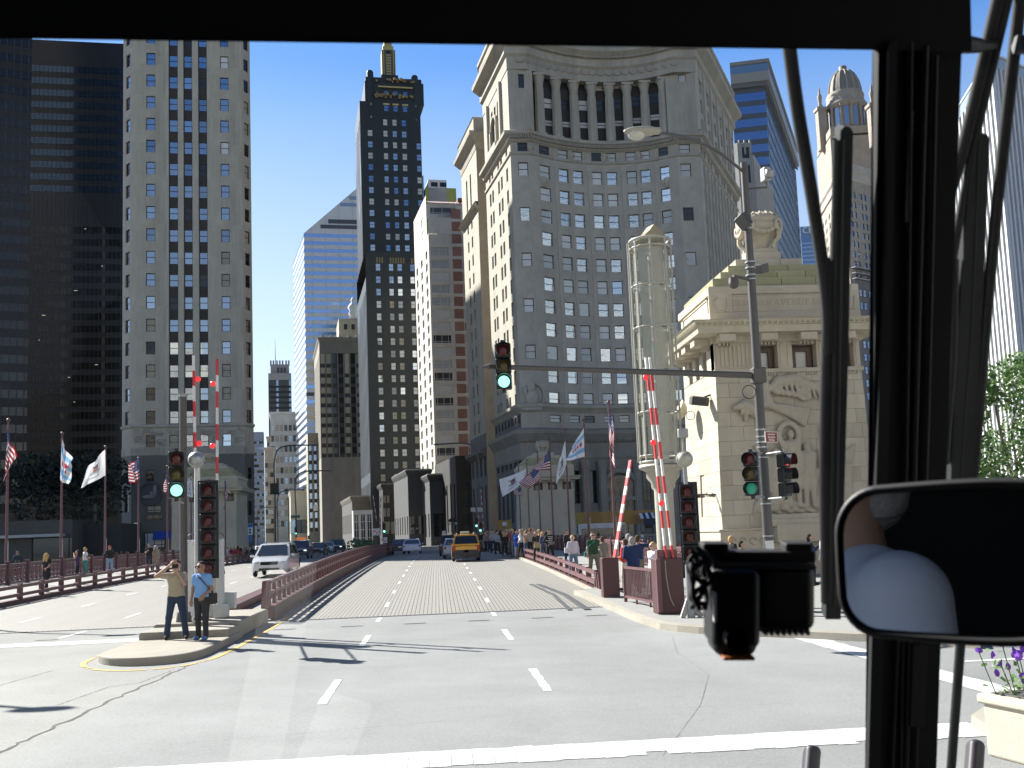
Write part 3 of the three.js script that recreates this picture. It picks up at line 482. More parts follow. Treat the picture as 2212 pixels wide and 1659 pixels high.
// ---------- far street: carbon-dark tower, striped tower and the old blocks between ----------
{
  const A = onZ(798, 330), B = meet(A, 8, 935), L = len(A, B), t = bld('black_gold_tower', 'slender black stone tower with gilded spire and corner turrets', A, 'tower'), W = M.grn, ang = 8 * PI / 180, r = rng(61);
  const u = (x, y) => onPlane(A, B, x, y)[0], f = v => onPlane(A, B, 860, v)[1], X = c => 530.9 + c * .3468, Y = c => c * .3468;
  const tops = [745, 815, 885, 955, 1025, 1098, 1168, 1240, 1310, 1383, 1455, 1525], rows = tops.map(c => [f(Y(c + 40)), f(Y(c))]).reverse();
  const cols = [[765, 797], [863, 892], [921, 950], [979, 1010], [1068, 1098]].map(c => c.map(x => u(X(x), Y(1100)))), pn = [P.sky3, P.sky, P.blind2, P.sky3, P.blue, P.blind];
  const top = f(Y(640)), base = f(560), d = 24, a = into(A, A, B, d), b = into(B, A, B, d);
  facade(t, A, B, base, top, W, { rows, cols, skip: (i, j) => (i === 4 && j > 9) || (i === 4 && j < 3) || (i === 0 && j > 10), panes: pn, r, rec: .2, frame: M.frame });
  const slits = even(d, 5, 1.5); facade(t, a, A, base, top, M.black, { rows: [[base, top - 6]], cols: slits, kind: 'plain', panes: [mat([.34, .36, .36], .2, { metalness: .5 })], rec: .3 });
  facade(t, B, b, base, top, W); facade(t, b, a, base, top, W); roof(t, [A, B, b, a], top, M.black);
  // stepped crown
  const blk = (x0, x1, y0, y1, dz, dd, m, name) => { const g = G(), p = u(X(x0), y1), q = u(X(x1), y1); g.rbox((p + q) / 2, (f(y0) + f(y1)) / 2, -dz - dd / 2, q - p, f(y1) - f(y0), dd, .15); const w = g.mesh(name, m, t); w.rotation.y = ang; return w; };
  blk(741, 1108, 224, 176, .6, 19, W, 'crown_block'); blk(746, 1096, 190, 166.5, .9, 18, W, 'crown_block');
  for (const [p, q, y0, y1] of [[756, 800, 260, 151.5], [1036, 1078, 262, 157]]) { const g = G(), x0 = u(X(p), 200), x1 = u(X(q), 200), w = x1 - x0; g.cyl((x0 + x1) / 2, f(y0), -1.2, w / 2, w / 2, f(y1 + 5) - f(y0), 8); g.sph((x0 + x1) / 2, f(y1 + 5), -1.2, w / 2, w * .35, w / 2, 8); const o = g.mesh('turret', W, t); o.rotation.y = ang; for (const [yy, hh] of [[y0 - 3, 4], [230, 5]]) { const k = G(); k.cyl((x0 + x1) / 2, f(yy), -1.2, w / 2 + .1, w / 2 + .1, f(yy - hh) - f(yy), 8); k.mesh('gold_band', M.gold, o); } }
  const gold = (x0, x1, y0, y1, dz = -.08, th = .3) => { const g = G(), p = u(X(x0), y1), q = u(X(x1), y1); g.span(p, q, f(y0), f(y1), -dz, -dz - th); const w = g.mesh('gold_band', M.gold, t); w.rotation.y = ang; };
  for (const c of [[856, 895], [914, 953], [972, 1011]]) gold(c[0], c[1], 228, 224.5); gold(824, 1040, 190.5, 187.5, -.2, .3);
  { const g = G(), rr = rng(4); for (let k = 0; k < 36; k++) { const p = u(X(800 + rr() * 250), 176), y = f(rr() < .5 ? 178 : 211) + rr() * 1.2; g.box(p, y, -.0, .5 + rr() * .4, .5 + rr() * .6, .5); } const w = kindStuff(g.mesh('gold_ornament', mat([.30, .20, .09], .5, { metalness: .4 }), t)); w.rotation.y = ang; }
  // upper windows
  for (const [x0, x1] of [[861, 890], [919, 948], [977, 1008]]) for (const [y0, y1, pm] of [[242, 229, P.blue], [206, 197, P.blue]]) { const p = u(X(x0), y0), q = u(X(x1), y0), [fg, pg] = sash(q - p, f(y1) - f(y0), 'sash'), w = put('window', fg, M.frame, t), e = go([0, 0], 8, p); w.position.set(e[0] + Math.sin(ang) * .1, f(y0), e[1] + Math.cos(ang) * .1 - (y0 < 220 ? .3 : 0)); w.rotation.y = ang; put('pane', pg, pm, w); }
  // spire
  const sp = (x0, x1, y0, y1, m, name = 'spire_stage') => { const g = G(), p = u(X(x0), 110), q = u(X(x1), 110), w = q - p; g.rbox((p + q) / 2, (f(y0) + f(y1)) / 2, -11, w, f(y1) - f(y0), w, .3); const o = g.mesh(name, m, t); o.rotation.y = ang; return o; };
  sp(845, 969, 168, 146, W); sp(852, 963, 150, 139, M.grn); const shaft = sp(862, 948, 142, 82, mat([.11, .10, .065], .5)); sp(870, 940, 84, 72, M.gold); sp(880, 930, 73, 52, M.gold); sp(895, 915, 53, 30, M.gold);
  { const ua = u(X(862), 110), ub = u(X(948), 110), w = ub - ua, g = G(); for (const q of [.02, .14, .86, .98]) g.span(ua + w * q - .12, ua + w * q + .12, f(142), f(82), -11 + w / 2, -11 + w / 2 + .25); kindStuff(g.mesh('gold_fin', M.gold, shaft));
    const k = G(); for (let i = 0; i < 8; i++) for (const q of [.38, .5, .62]) k.span(ua + w * (q - .045), ua + w * (q + .045), f(138.5 - i * 6), f(134.5 - i * 6), -11 + w / 2, -11 + w / 2 + .2); kindStuff(k.mesh('gold_lattice', mat([.46, .40, .20], .5, { metalness: .4 }), shaft)); const o = G(); o.span(ua + w * .34, ua + w * .66, f(92), f(85), -11 + w / 2, -11 + w / 2 + .12); o.mesh('opening', M.black, shaft); }
  // lower block, a little nearer
  const A2 = onZ(803, 312), B2 = meet(A2, 8, 923), u2 = (x, y) => onPlane(A2, B2, x, y)[0], f2 = v => onPlane(A2, B2, 850, v)[1], X4 = c => 530.9 + c * .3468, Y4 = c => 530.9 + c * .3468;
  const t2s = Array.from({ length: 18 }, (_, i) => 112 + i * 77), rows2 = t2s.map(c => [f2(Y4(c + 45)), f2(Y4(c))]).reverse(), cols2 = [[819, 850], [901, 931], [955, 986], [1035, 1064]].map(c => c.map(x => u2(X4(x), Y4(560))));
  const top2 = f2(Y4(40)), pn2 = [P.blind, P.blind2, P.sky3, P.tan, P.curtain, P.blind2, P.blind3], a2 = into(A2, A2, B2, 40), b2 = into(B2, A2, B2, 40);
  facade(t, A2, B2, 0, top2, W, { rows: rows2, cols: cols2, pane: (i, j) => j > 14 ? pick([P.sky3, P.sky], r) : j === 0 && r() < .3 ? P.dark : pick(pn2, r), r, rec: .2 });
  const LL = len(a2, A2); facade(t, a2, A2, 0, top2 - 8, M.black, { rows: [[22, top2 - 12], [3, 19]], cols: even(LL, 8, 2), kind: 'tall', panes: [mat([.30, .34, .36], .15, { metalness: .6 })], rec: .4, frame: M.black });
  facade(t, B2, b2, 0, top2, W); facade(t, b2, a2, 0, top2, W); roof(t, [A2, B2, b2, a2], top2, M.black);
  for (const [p, q] of [[813, 856], [898, 990], [1030, 1062]]) { const g = G(), y = f2(Y4(92)); for (let k = u2(X4(p), 560); k < u2(X4(q), 560); k += .8) g.span(k, k + .4, y - .9, y + .9, 0, .08); const w = kindStuff(g.mesh('gold_ornament', mat([.25, .19, .09], .5, { metalness: .4 }), t)); w.rotation.y = ang; w.position.set(A2[0] - A[0], 0, A2[1] - A[1]); }
}
{ // striped tower with the slanted top
  const A = onZ(667, 540), B = meet(A, 8, 812), L = len(A, B), t = bld('striped_slanted_tower', 'white and blue striped office tower with a steeply slanted roof', A, 'tower'), ang = 8 * PI / 180, f = v => onPlane(A, B, 720, v)[1], u = (x, y) => onPlane(A, B, x, y)[0];
  const wm = mat([.56, .58, .60], .5, { map: T.fine }), we = mat([.66, .67, .68], .5), yL = onPlane(A, B, 662, 504)[1], pR = onPlane(A, B, 773.6, 404), slope = (pR[1] - yL) / pR[0], yR = yL + slope * L;  // the east wall takes a paler copy, sunlight in its colour
  const e = go([0, 0], 8, 1), q3 = (uu, y, w = 0) => [e[0] * uu + Math.sin(ang) * w, y, e[1] * uu + Math.cos(ang) * w];
  const g = G(), dp2 = go([0, 0], 103, 60), bk = p => [p[0] + dp2[0], p[1], p[2] + dp2[1]];
  g.quad(q3(0, 0), q3(L, 0), q3(L, yR), q3(0, yL)); g.quad(q3(0, yL), q3(L, yR), bk(q3(L, yR)), bk(q3(0, yL))); g.quad(q3(L, 0), bk(q3(L, 0)), bk(q3(L, yR)), q3(L, yR)); g.mesh('wall', wm, t);
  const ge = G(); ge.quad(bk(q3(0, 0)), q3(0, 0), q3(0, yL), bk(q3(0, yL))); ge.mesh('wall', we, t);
  const P1 = mat([.30, .47, .80], .08, { metalness: .85 }), P2 = mat([.26, .42, .72], .1, { metalness: .85 }), P3 = mat([.44, .38, .27], .2, { metalness: .5 }), edge = mat([.20, .27, .40], .15, { metalness: .5 });
  for (let i = 0; i < 42; i++) {
    const v0 = 506 + i * 16.25, y1 = f(v0), y0 = f(v0 + 7.5), k = G(); k.span(.15, L, y0, y1, .02, .12); const bmat = i < 12 ? P1 : i < 17 ? P2 : i < 20 || i === 23 || i === 24 ? P3 : pick([P2, P3, P.dark, P2]), w = k.mesh('window_band', bmat, t); w.rotation.y = ang;
    const s = G(), dn = Math.hypot(...dp2); s.span(-dn + .2, -.2, y0, y1, 0, .1); const se = s.mesh('window_band', edge, t); se.rotation.y = ang + 95 * PI / 180 * -1 + PI; se.rotation.y = 103 * PI / 180 - PI; 
  }
  for (const [x0, v0, v1] of [[709, 483, 474], [692, 494, 486]]) { const k = G(); k.span(u(x0, 480), L, f(v0), f(v1), .02, .2); const w = k.mesh('louvre_band', mat([.06, .065, .085], .5), t); w.rotation.y = ang; }
  { const k = G(); for (let uu = 4; uu < L; uu += 7.2) k.span(uu, uu + .12, 4, yL + slope * uu - 1, .02, .15); kindStuff(k.mesh('joint_line', mat([.30, .32, .34], .6), t)).rotation.y = ang; }
  for (const [x0, v0, x1, v1] of [[735, 445, 773, 438], [754, 430, 773, 423]]) { const k = G(); k.span(u(x0, v0), u(x1, v0) + 8, f(v0), f(v1), .02, .2); const w = k.mesh('mirror_panel', P.sky2, t); w.rotation.y = ang; }
}
// old stone blocks along the left kerb of the far street
function oldBlock(name, label, vx0, vx1, z, vTop, deg, depth, sdeg, m, o) {
  const A = onZ(vx0, z), B = meet(A, deg, vx1), t = bld(name, label, A), top = onPlane(A, B, (vx0 + vx1) / 2, vTop)[1], L = len(A, B), a = go(A, sdeg, depth), b = go(B, sdeg, depth), n = o.n, fl = o.fl ?? 3.9, nf = Math.floor((top - (o.y0 ?? 6) - (o.cap ?? 3)) / fl), rows = floors(o.y0 ?? 6, nf, fl, .9, o.wh ?? 2.3);
  facade(t, A, B, 0, top, m, { rows: o.strip ? [[o.y0 ?? 8, top - (o.cap ?? 5)]] : rows, cols: even(L, n, o.ww ?? 1.5), panes: o.panes ?? [P.dim, P.sky2, P.dark, P.tan], stuff: o.stuff, rec: o.strip ? .7 : .3, kind: o.strip ? 'plain' : 'sash', frame: o.frame });
  if (o.strip) { const g = G(), ang = deg * PI / 180; even(L, n, o.ww).forEach(c => { for (let y = (o.y0 ?? 8); y < top - (o.cap ?? 5) - 2; y += fl) g.span(c[0] + .02, c[1] - .02, y, y + 1.5, -.45, -.3); }); kindStuff(g.mesh('spandrels', o.sp ?? M.bronze, t)).rotation.y = ang; }
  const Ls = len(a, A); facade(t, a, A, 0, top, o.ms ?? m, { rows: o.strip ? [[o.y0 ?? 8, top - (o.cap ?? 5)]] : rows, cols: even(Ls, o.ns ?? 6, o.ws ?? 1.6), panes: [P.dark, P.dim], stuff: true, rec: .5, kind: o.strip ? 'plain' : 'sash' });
  facade(t, B, b, 0, top, m); facade(t, b, a, 0, top, m); roof(t, [A, B, b, a], top, M.grey);
  if (o.corn !== 0) cornice(t, [a, A, B, b], [[.05, top - 1.4], [.5, top - .6], [.7, top], [.2, top + .4]], m);
  return { t, A, B, top, L, a, b };
}
{ // art deco block with dark window strips
  const k = oldBlock('art_deco_block', 'grey brown stone office block with dark vertical window strips left of the black tower', 697, 790, 402, 730, 8, 46, 99, mat([.20, .18, .155], .85, { map: T.streak }), { n: 7, ww: 1.9, strip: true, y0: 34, ns: 9, ws: 2, cap: 6, ms: mat([.30, .27, .22], .85, { map: T.streak }) });  // side wall colour is lightened for the sun on it
  const g = G(), L = k.L; for (let u = 1; u < L; u += 3.3) { g.span(u, u + .9, k.top, k.top + 1.4, -.8, .1); } kindStuff(g.mesh('parapet_merlon', M.lime3, k.t)).rotation.y = 8 * PI / 180;
  const A = onZ(741, 412), B = meet(A, 8, 800), f = v => onPlane(A, B, 760, v)[1], t = bld('penthouse_tower', 'pale buff stone tower top with ornate urn rising behind the art deco block', A), m = mat([.46, .41, .32], .85, { map: T.stone });
  block(t, A, B, 20, 60, f(688), m, { front: { rows: [[f(712), f(700)]], cols: [[2, 3.4], [5, 6.4], [9, 10.2]], panes: [P.dim] } }); const h = G(), y = f(688); h.lathe([[0, 0], [1.6, 0], [1.2, 1.4], [1.9, 2.2], [1.4, 3.4], [2.2, 4.6], [1.2, 6.2], [.6, 6.6], [.9, 7.6], [.2, 9], [0, 9]], 5.6, y, -2, 10); h.mesh('urn', M.white, t);
}
{ // low stone building with the bright pier beside the black tower
  const k = oldBlock('stone_annex', 'low buff stone building with a bright corner pier at the foot of the black tower', 762, 800, 318, 1073, 8, 44, 99, mat([.17, .15, .115], .85, { map: T.stone }), { n: 1, ww: 4, y0: 4, fl: 9, ns: 14, ws: 1, strip: true, cap: 5, ms: mat([.08, .075, .07], .85, { map: T.stone }) });  // side wall colour is darkened for the shade on it
}
oldBlock('gothic_spire_tower', 'distant pale stone tower with a small crown and mast at the end of the street', 584, 634, 760, 806, 8, 30, 98, mat([.30, .29, .28], .85), { n: 9, ww: 2.0, strip: true, y0: 60, stuff: true, corn: 0, panes: [P.dim, P.sky2] });
{ const A = onZ(589, 764), B = meet(A, 8, 630), t = bld('tower_crown', 'stepped crown with arched windows on top of the distant pale tower', A, 'tower top'), f = v => onPlane(A, B, 610, v)[1]; block(t, A, B, 15, f(815), f(787), mat([.28, .27, .27], .85), { front: { rows: [[f(805), f(794)]], cols: [[4.6, 6.4], [7, 8.8], [9.4, 11]], panes: [P.dim] } }); const g = G(), L = len(A, B); for (const q of [.02, .16, .35, .5, .65, .84, .98]) g.box(L * q, f(784), -1, 1.2, 4, 1.2); kindStuff(g.mesh('pinnacle', mat([.28, .27, .27], .85), t)).rotation.y = 8 * PI / 180; const h = G(); h.rod([3, f(787), -4], [3, f(733), -4], .3, .08, 6); h.mesh('mast', M.frame, t); }
{
  const m = mat([.47, .46, .43], .85, { map: T.stone }), k = oldBlock('pale_hotel_block', 'pale stone hotel block with paired windows in the far street', 587, 664, 600, 891, 8, 40, 98, m, { n: 8, ww: 1.7, y0: 10, fl: 6.1, wh: 3.4, stuff: true, cap: 2 });
  oldBlock('red_stone_block', 'narrow brownish stone block in the far street', 579, 590, 690, 944, 8, 40, 98, mat([.36, .27, .22], .85), { n: 2, ww: 1.5, stuff: true });
  oldBlock('sunlit_ornate_block', 'sunlit ornate stone block closing the street beside the limestone tower', 574, 592, 520, 968, 8, 60, 97.5, mat([.45, .40, .32], .85, { map: T.stone }), { n: 3, ww: 1.4, stuff: true, fl: 4.6 });
  oldBlock('hazy_far_tower', 'blue grey hazy office tower at the vanishing point of the street', 546, 572, 900, 933, 8, 20, 98, mat([.22, .25, .30], .7), { n: 5, ww: 2, stuff: true, corn: 0, fl: 5 });  // distance haze is put into the blue grey wall colour
  oldBlock('library_block', 'low sunlit classical stone library with tall arched bays and a balustrade', 630, 662, 470, 1060, 8, 75, 99, mat([.50, .46, .38], .85, { map: T.stone }), { n: 3, ww: 2.6, y0: 5, fl: 9, wh: 6, ns: 12, ws: 3.2, stuff: true });
  oldBlock('narrow_dark_glass_block', 'narrow dark glass building between the striped tower and the art deco block', 668, 700, 425, 935, 8, 40, 98, mat([.20, .19, .15], .6), { n: 3, ww: 1.2, strip: true, y0: 6, corn: 0, ms: mat([.40, .37, .28], .7) });
}
{ // pavement shop front that shines at the corner
  const A = onZ(764, 300), B = meet(A, 8, 806), t = bld('bright_shop_front', 'bright white shop front with a tall glass entrance at the foot of the black tower', A, 'shop'), f = v => onPlane(A, B, 785, v)[1]; block(t, A, B, 6, 0, f(1102), mat([.42, .43, .44], .6), { front: { rows: [[.3, f(1110)]], cols: even(len(A, B), 3, 1.35), kind: 'tall', panes: [P.dark], frame: M.white } });
}
{ // terracotta and white apartment tower
  const A = onZ(945, 262), B = meet(A, 8, 1066), L = len(A, B), ang = 8 * PI / 180, t = bld('apartment_tower', 'white and terracotta apartment tower with stepped terraces and sloping red roof', A, 'apartment tower'), u = (x, y) => onPlane(A, B, x, y)[0], f = v => onPlane(A, B, 960, v)[1], X4 = c => 530.9 + c * .3468, Y4 = c => 530.9 + c * .3468, r = rng(71);
  const m = mat([.62, .59, .53], .8, { map: T.stone }), n = 24, tops = Array.from({ length: n }, (_, i) => 86 + (i - 6) * 78), rows = tops.map(c => [f(Y4(c + 52)), f(Y4(c))]).reverse(), yTop = f(437), a = go(A, 99, 26), b = go(B, 99, 26);
  const cA = [u(X4(1170), 740), u(X4(1284), 740)], cB = [u(X4(1368), 740), u(X4(1432), 740)], pb = [P.curtain, P.blind2, P.curtain, P.dim, P.blind, P.curtain];
  facade(t, A, B, 0, f(505), m, { rows: rows.slice(0, 18 + 1), cols: [cA, cB], kind: 'wide', frame: M.frameLight, panes: pb, r, rec: .35 });
  for (let j = 0; j < 22; j++) { const row = rows[j], g = G(); g.span(u(X4(1306), 740), u(X4(1364), 740), row[0] - .15, row[1] + .15, .01, .07); const w = g.mesh('terracotta_panel', j % 3 ? M.brick : mat([.34, .18, .14], .85, { map: T.stone }), t); w.rotation.y = ang; }
  for (let j = 0; j < 24; j++) { const g = G(), y = rows[j][1] + .45; if (y > f(505)) continue; g.span(0, L, y, y + .5, 0, .12); const w = g.mesh('floor_band', m, t); w.rotation.y = ang; }
  const La = len(a, A); facade(t, a, A, 0, f(505), m, { rows: rows.slice(0, 19), cols: even(La, 3, 3.4), kind: 'cross', frame: M.frameLight, panes: [P.sky3, P.blind2, P.sky], r, rec: .45 });
  facade(t, B, b, 0, yTop, m); facade(t, b, a, 0, yTop, m);
  // stepped top floors
  const st = [[u(X4(1180), 480), f(470)], [u(X4(1225), 480), f(452)], [u(X4(1290), 440), yTop]]; let yy = f(505);
  const lv = [[0, 470, 5], [0, 437, 5]];
  facade(t, A, B, f(505), f(470), m, { rows: rows.slice(19, 20), cols: [cA, cB], kind: 'wide', frame: M.frameLight, panes: pb, r });
  const I = into(A, A, B, 3), J = [lerp(A[0], B[0], .45), lerp(A[1], B[1], .45)], K = into(J, A, B, 3);
  facade(t, I, into(B, A, B, 3), f(470), f(432), m, { rows: [[f(455), f(440)]], cols: [[1, 8], [10, 13]], kind: 'wide', frame: M.frameLight, panes: pb, r });
  facade(t, J, B, f(470), f(452), m, { rows: [[f(468), f(456)]], cols: [[3.2, 6.6]], kind: 'cross', frame: M.frameLight, panes: pb, r });
  facade(t, into(a, A, B, 0), I, f(505), f(415), m, { rows: [[f(495), f(478)], [f(465), f(447)]], cols: [[14, 19]], kind: 'cross', panes: [P.sky3], frame: M.frameLight, r });
  roof(t, [A, B, into(B, A, B, 4), into(A, A, B, 4)], f(470) + .01, M.grey); roof(t, [J, B, into(B, A, B, 4), into(J, A, B, 4)], f(452) + .01, M.grey);
  for (const [x0, x1, v, w] of [[.2, .42, 470, .2], [.45, .66, 452, .2]]) { const g = G(); for (let q = x0 * L; q < x1 * L; q += .5) g.span(q, q + .06, f(v), f(v) + 1.1, -w, -w - .06); g.span(x0 * L, x1 * L, f(v) + 1.05, f(v) + 1.15, -w, -w - .08); const o = kindStuff(g.mesh('terrace_railing', M.galv, t)); o.rotation.y = ang; }
  { const g = G(), y0 = f(432), y1 = f(413), q = (uu, y, w) => { const e = go([0, 0], 8, uu), ii = into([0, 0], A, B, w); return [e[0] + ii[0], y, e[1] + ii[1]]; }; g.quad(q(0, y0, 2.6), q(L * .75, y0, 2.6), q(L * .75, y1, 9), q(0, y1, 9)); g.mesh('red_roof', mat([.22, .07, .065], .5), t); const k = G(); for (let uu = .6; uu < L * .75; uu += .75) { const p0 = q(uu, y0 + .12, 2.6), p1 = q(uu, y1 + .12, 9); k.bar(p0, p1, .14, .14); } kindStuff(k.mesh('roof_seam', mat([.48, .36, .34], .4), t)); const w = G(); w.quad(q(0, f(505), 3), q(0, y0, 3), q(0, y1, 9), q(0, f(505), 20)); w.mesh('gable_wall', m, t);
    const p = G(); p.span(L * .62, L * .95, f(440), f(413), -5, -10); const o = p.mesh('plant_room', mat([.16, .06, .045], .8), t); o.rotation.y = ang; const s = G(), e = q(L * .82, f(424), 1); s.sph(e[0], e[1], e[2], 1.1, 1.1, .5, 16); s.rod([e[0], e[1] - 2.4, e[2] - .5], [e[0], e[1], e[2] - .2], .1); s.mesh('satellite_dish', M.white, t); }
}
{ const A = onZ(921, 380), B = meet(A, 8, 1010), t = bld('glass_rooftop_building', 'pale green glass building with rooftop plant showing above the apartment tower', A), f = v => onPlane(A, B, 960, v)[1]; const g = G(); block(t, A, meet(A, 8, 938), 20, 40, f(381), mat([.25, .36, .44], .2, { metalness: .5 })); block(t, meet(A, 8, 948), meet(A, 8, 988), 20, 40, f(389), M.white, { front: { rows: [[f(404), f(394)]], cols: [[1, 3.6], [4.4, 7]], panes: [P.dark], kind: 'plain' } }); block(t, meet(A, 8, 941), B, 24, 40, f(406), mat([.34, .36, .10], .7)); }
// low street blocks under the apartment tower, deep street shade put into their dark colours
{
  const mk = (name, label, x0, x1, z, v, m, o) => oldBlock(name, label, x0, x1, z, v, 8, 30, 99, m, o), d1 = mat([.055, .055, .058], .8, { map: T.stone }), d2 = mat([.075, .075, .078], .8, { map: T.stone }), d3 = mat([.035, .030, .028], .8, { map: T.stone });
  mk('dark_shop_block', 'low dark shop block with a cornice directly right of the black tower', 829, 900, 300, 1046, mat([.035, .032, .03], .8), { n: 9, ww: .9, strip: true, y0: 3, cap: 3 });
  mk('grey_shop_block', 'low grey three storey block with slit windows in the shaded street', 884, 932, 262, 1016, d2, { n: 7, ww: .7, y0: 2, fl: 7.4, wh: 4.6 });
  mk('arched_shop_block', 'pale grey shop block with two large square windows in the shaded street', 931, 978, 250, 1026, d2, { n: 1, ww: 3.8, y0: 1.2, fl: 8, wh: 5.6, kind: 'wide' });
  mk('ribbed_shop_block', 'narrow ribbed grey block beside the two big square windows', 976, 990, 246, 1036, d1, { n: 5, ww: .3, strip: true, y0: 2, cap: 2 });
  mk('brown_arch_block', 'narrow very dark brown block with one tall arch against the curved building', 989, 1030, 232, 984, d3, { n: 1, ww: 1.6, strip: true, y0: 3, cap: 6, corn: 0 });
}
// ---------- the building with the curved front, right of the avenue ----------
{
  const ZL = 170, ZR = 171.5, X5 = c => 990.9 + c * .3468, Y5 = c => c * .3468, P5 = (c, z, y = 354) => { const p = dp(X5(c), y, z); return [p.x, p.z]; };
  const zc = c => { const t = (c - 445) / (1365 - 445); return lerp(ZL, ZR, Math.min(1, Math.max(0, t))) + (t > 0 && t < 1 ? 4.6 * (1 - (2 * t - 1) ** 2) : 0); };
  const cs = [325, 445, 595, 697, 800, 905, 1010, 1117, 1220, 1368, 1503], poly = cs.map(c => P5(c, zc(c)));
  const smooth = [325, 445, ...steps(480, 1330, 17), 1368, 1503].map(c => P5(c, zc(c)));
  const t = bld('curved_front_building', 'grey limestone building with a concave front, colonnade and cornices right of the avenue', poly[0], 'building');
  const L = poly[0], y = v => yAt(L[0], L[1], v), wins = [[370, 432], [503, 568], [622, 683], [710, 772], [828, 890], [918, 982], [1042, 1105], [1128, 1192], [1248, 1308], [1380, 1446]];
  // floor heights read off the left end wall
  const tops = [890, 1010, 1150, 1290, 1432, 1573].map(c => Y5(c)), more = [183, 327, 473, 618, 763, 908, 1063].map(c => 531 + c * .3468);
  const col = v => onPlane(poly[0], poly[1], 1128, v)[1], st = (col(Y5(1010)) - col(531 + 908 * .3468)) / 10, h = st * .60;
  const yTop = col(Y5(1010)), rows = Array.from({ length: 11 }, (_, i) => [yTop - (10 - i) * st - h, yTop - (10 - i) * st]), frz = [col(Y5(950)), col(Y5(888))];
  const yCor = col(Y5(845)), yBase = col(885), yEnt = col(934);
  const r = rng(91), pb = [P.refl, P.blind2, P.refl, P.blind3, P.blind, P.refl2, P.refl2], yb2 = col(917), rowB = [col(912), col(896)];
  for (let i = 0; i < 10; i++) {
    const A = poly[i], B = poly[i + 1], w = [onPlane(A, B, X5(wins[i][0]), 354)[0], onPlane(A, B, X5(wins[i][1]), 354)[0]], end = i === 0 || i === 9;
    facade(t, A, B, yBase, col(Y5(960)), M.lime, { rows, cols: [w], skip: (_, j) => end && (i ? (10 - j) % 2 || j < 3 : (10 - j) % 2 || j < 1), pane: (_, j) => i === 4 || i === 5 ? pick([P.blind3, P.sky3, P.blind3, P.refl2], r) : i === 9 ? pick([P.dim, P.blind2], r) : pick(pb, r), r, rec: .38, wob: .06 });
    facade(t, A, B, col(Y5(960)), yCor, M.lime3, { rows: [frz], cols: [w], panes: [P.blind, P.blind2, P.dim], r, rec: .3, wall: 'frieze_wall' });
    facade(t, A, B, yEnt, yBase, M.lime3, { rows: [rowB], cols: end ? [] : [w], panes: [P.blind2, P.blind, P.dim], r, rec: .3, wall: 'frieze_wall' });
    if (!end) { // sunk window strip: slim piers stand proud of it
      const g = G(), e = [B[0] - A[0], B[1] - A[1]], l = len(A, B), ang = Math.atan2(-e[1], e[0]), hh = col(Y5(985)) - yBase - 2; g.rbox(0, hh / 2, 0, Math.max(.35, w[0] - .35), hh, .22, .05); const o = g.mesh('pier', M.lime, t), q = (w[0] - .2) / 2 - .05; o.position.set(A[0] + e[0] / l * q - L[0], yBase + 1.5, A[1] + e[1] / l * q - L[1]); o.rotation.y = ang; }
    if (!end && i % 2) { const g = G(), e = [B[0] - A[0], B[1] - A[1]], l = len(A, B), ang = Math.atan2(-e[1], e[0]), c = l * .06; g.at(new THREE.TorusGeometry(.62, .16, 6, 16), 0, 0, 0, 0, 0, 0); g.sph(0, 0, 0, .4, .55, .2); const o = g.mesh('roundel', M.lime3, t); o.position.set(A[0] + e[0] / l * c - L[0], (frz[0] + frz[1]) / 2, A[1] + e[1] / l * c - L[1]); o.rotation.y = ang; }
  }
  for (const i of [2, 8]) { const A = poly[i - (i > 5 ? 0 : 1)], B = poly[i + (i > 5 ? 1 : 0)], g = G(); g.sph(0, 0, 0, .55, .8, .25); g.at(new THREE.TorusGeometry(.8, .13, 5, 12), 0, -.1, 0); g.box(0, 0, -.05, 2, .5, .2); const o = g.mesh('carved_shield', M.lime3, t); o.position.set((A[0] + B[0]) / 2 - L[0], col(Y5(1112)), (A[1] + B[1]) / 2 - L[1] + .15); }
  // colonnade storey
  const yC0 = col(Y5(805)), yC1 = col(Y5(452)), back = smooth.map(p => p), cz = [[520, 580], [628, 690], [738, 800], [845, 912], [955, 1020], [1068, 1132], [1178, 1245]], ys = v => yAt(P5(900, 175)[0], -175, v);
  facade(t, poly[0], P5(462, zc(462) + .0, 200), yCor, col(Y5(430)), M.lime3, { rows: [[col(Y5(545)), col(Y5(458))]], cols: [[onPlane(poly[0], poly[1], X5(372), 175)[0], onPlane(poly[0], poly[1], X5(408), 175)[0]]], panes: [P.dim] });
  facade(t, P5(1290, zc(1290), 200), poly[10], yCor, yAt(poly[10][0], poly[10][1], Y5(375)), M.lime3, { rows: [[yAt(poly[10][0], poly[10][1], Y5(500)), yAt(poly[10][0], poly[10][1], Y5(412))]], cols: [[2.3, 3.6]], panes: [P.blind2] });
  const deep = [462, ...steps(490, 1262, 14), 1292].map(c => { const q = P5(c, zc(c) + 1.9, 200); return q; });
  const brown = mat([.052, .045, .042], .7), yLint = col(Y5(430));
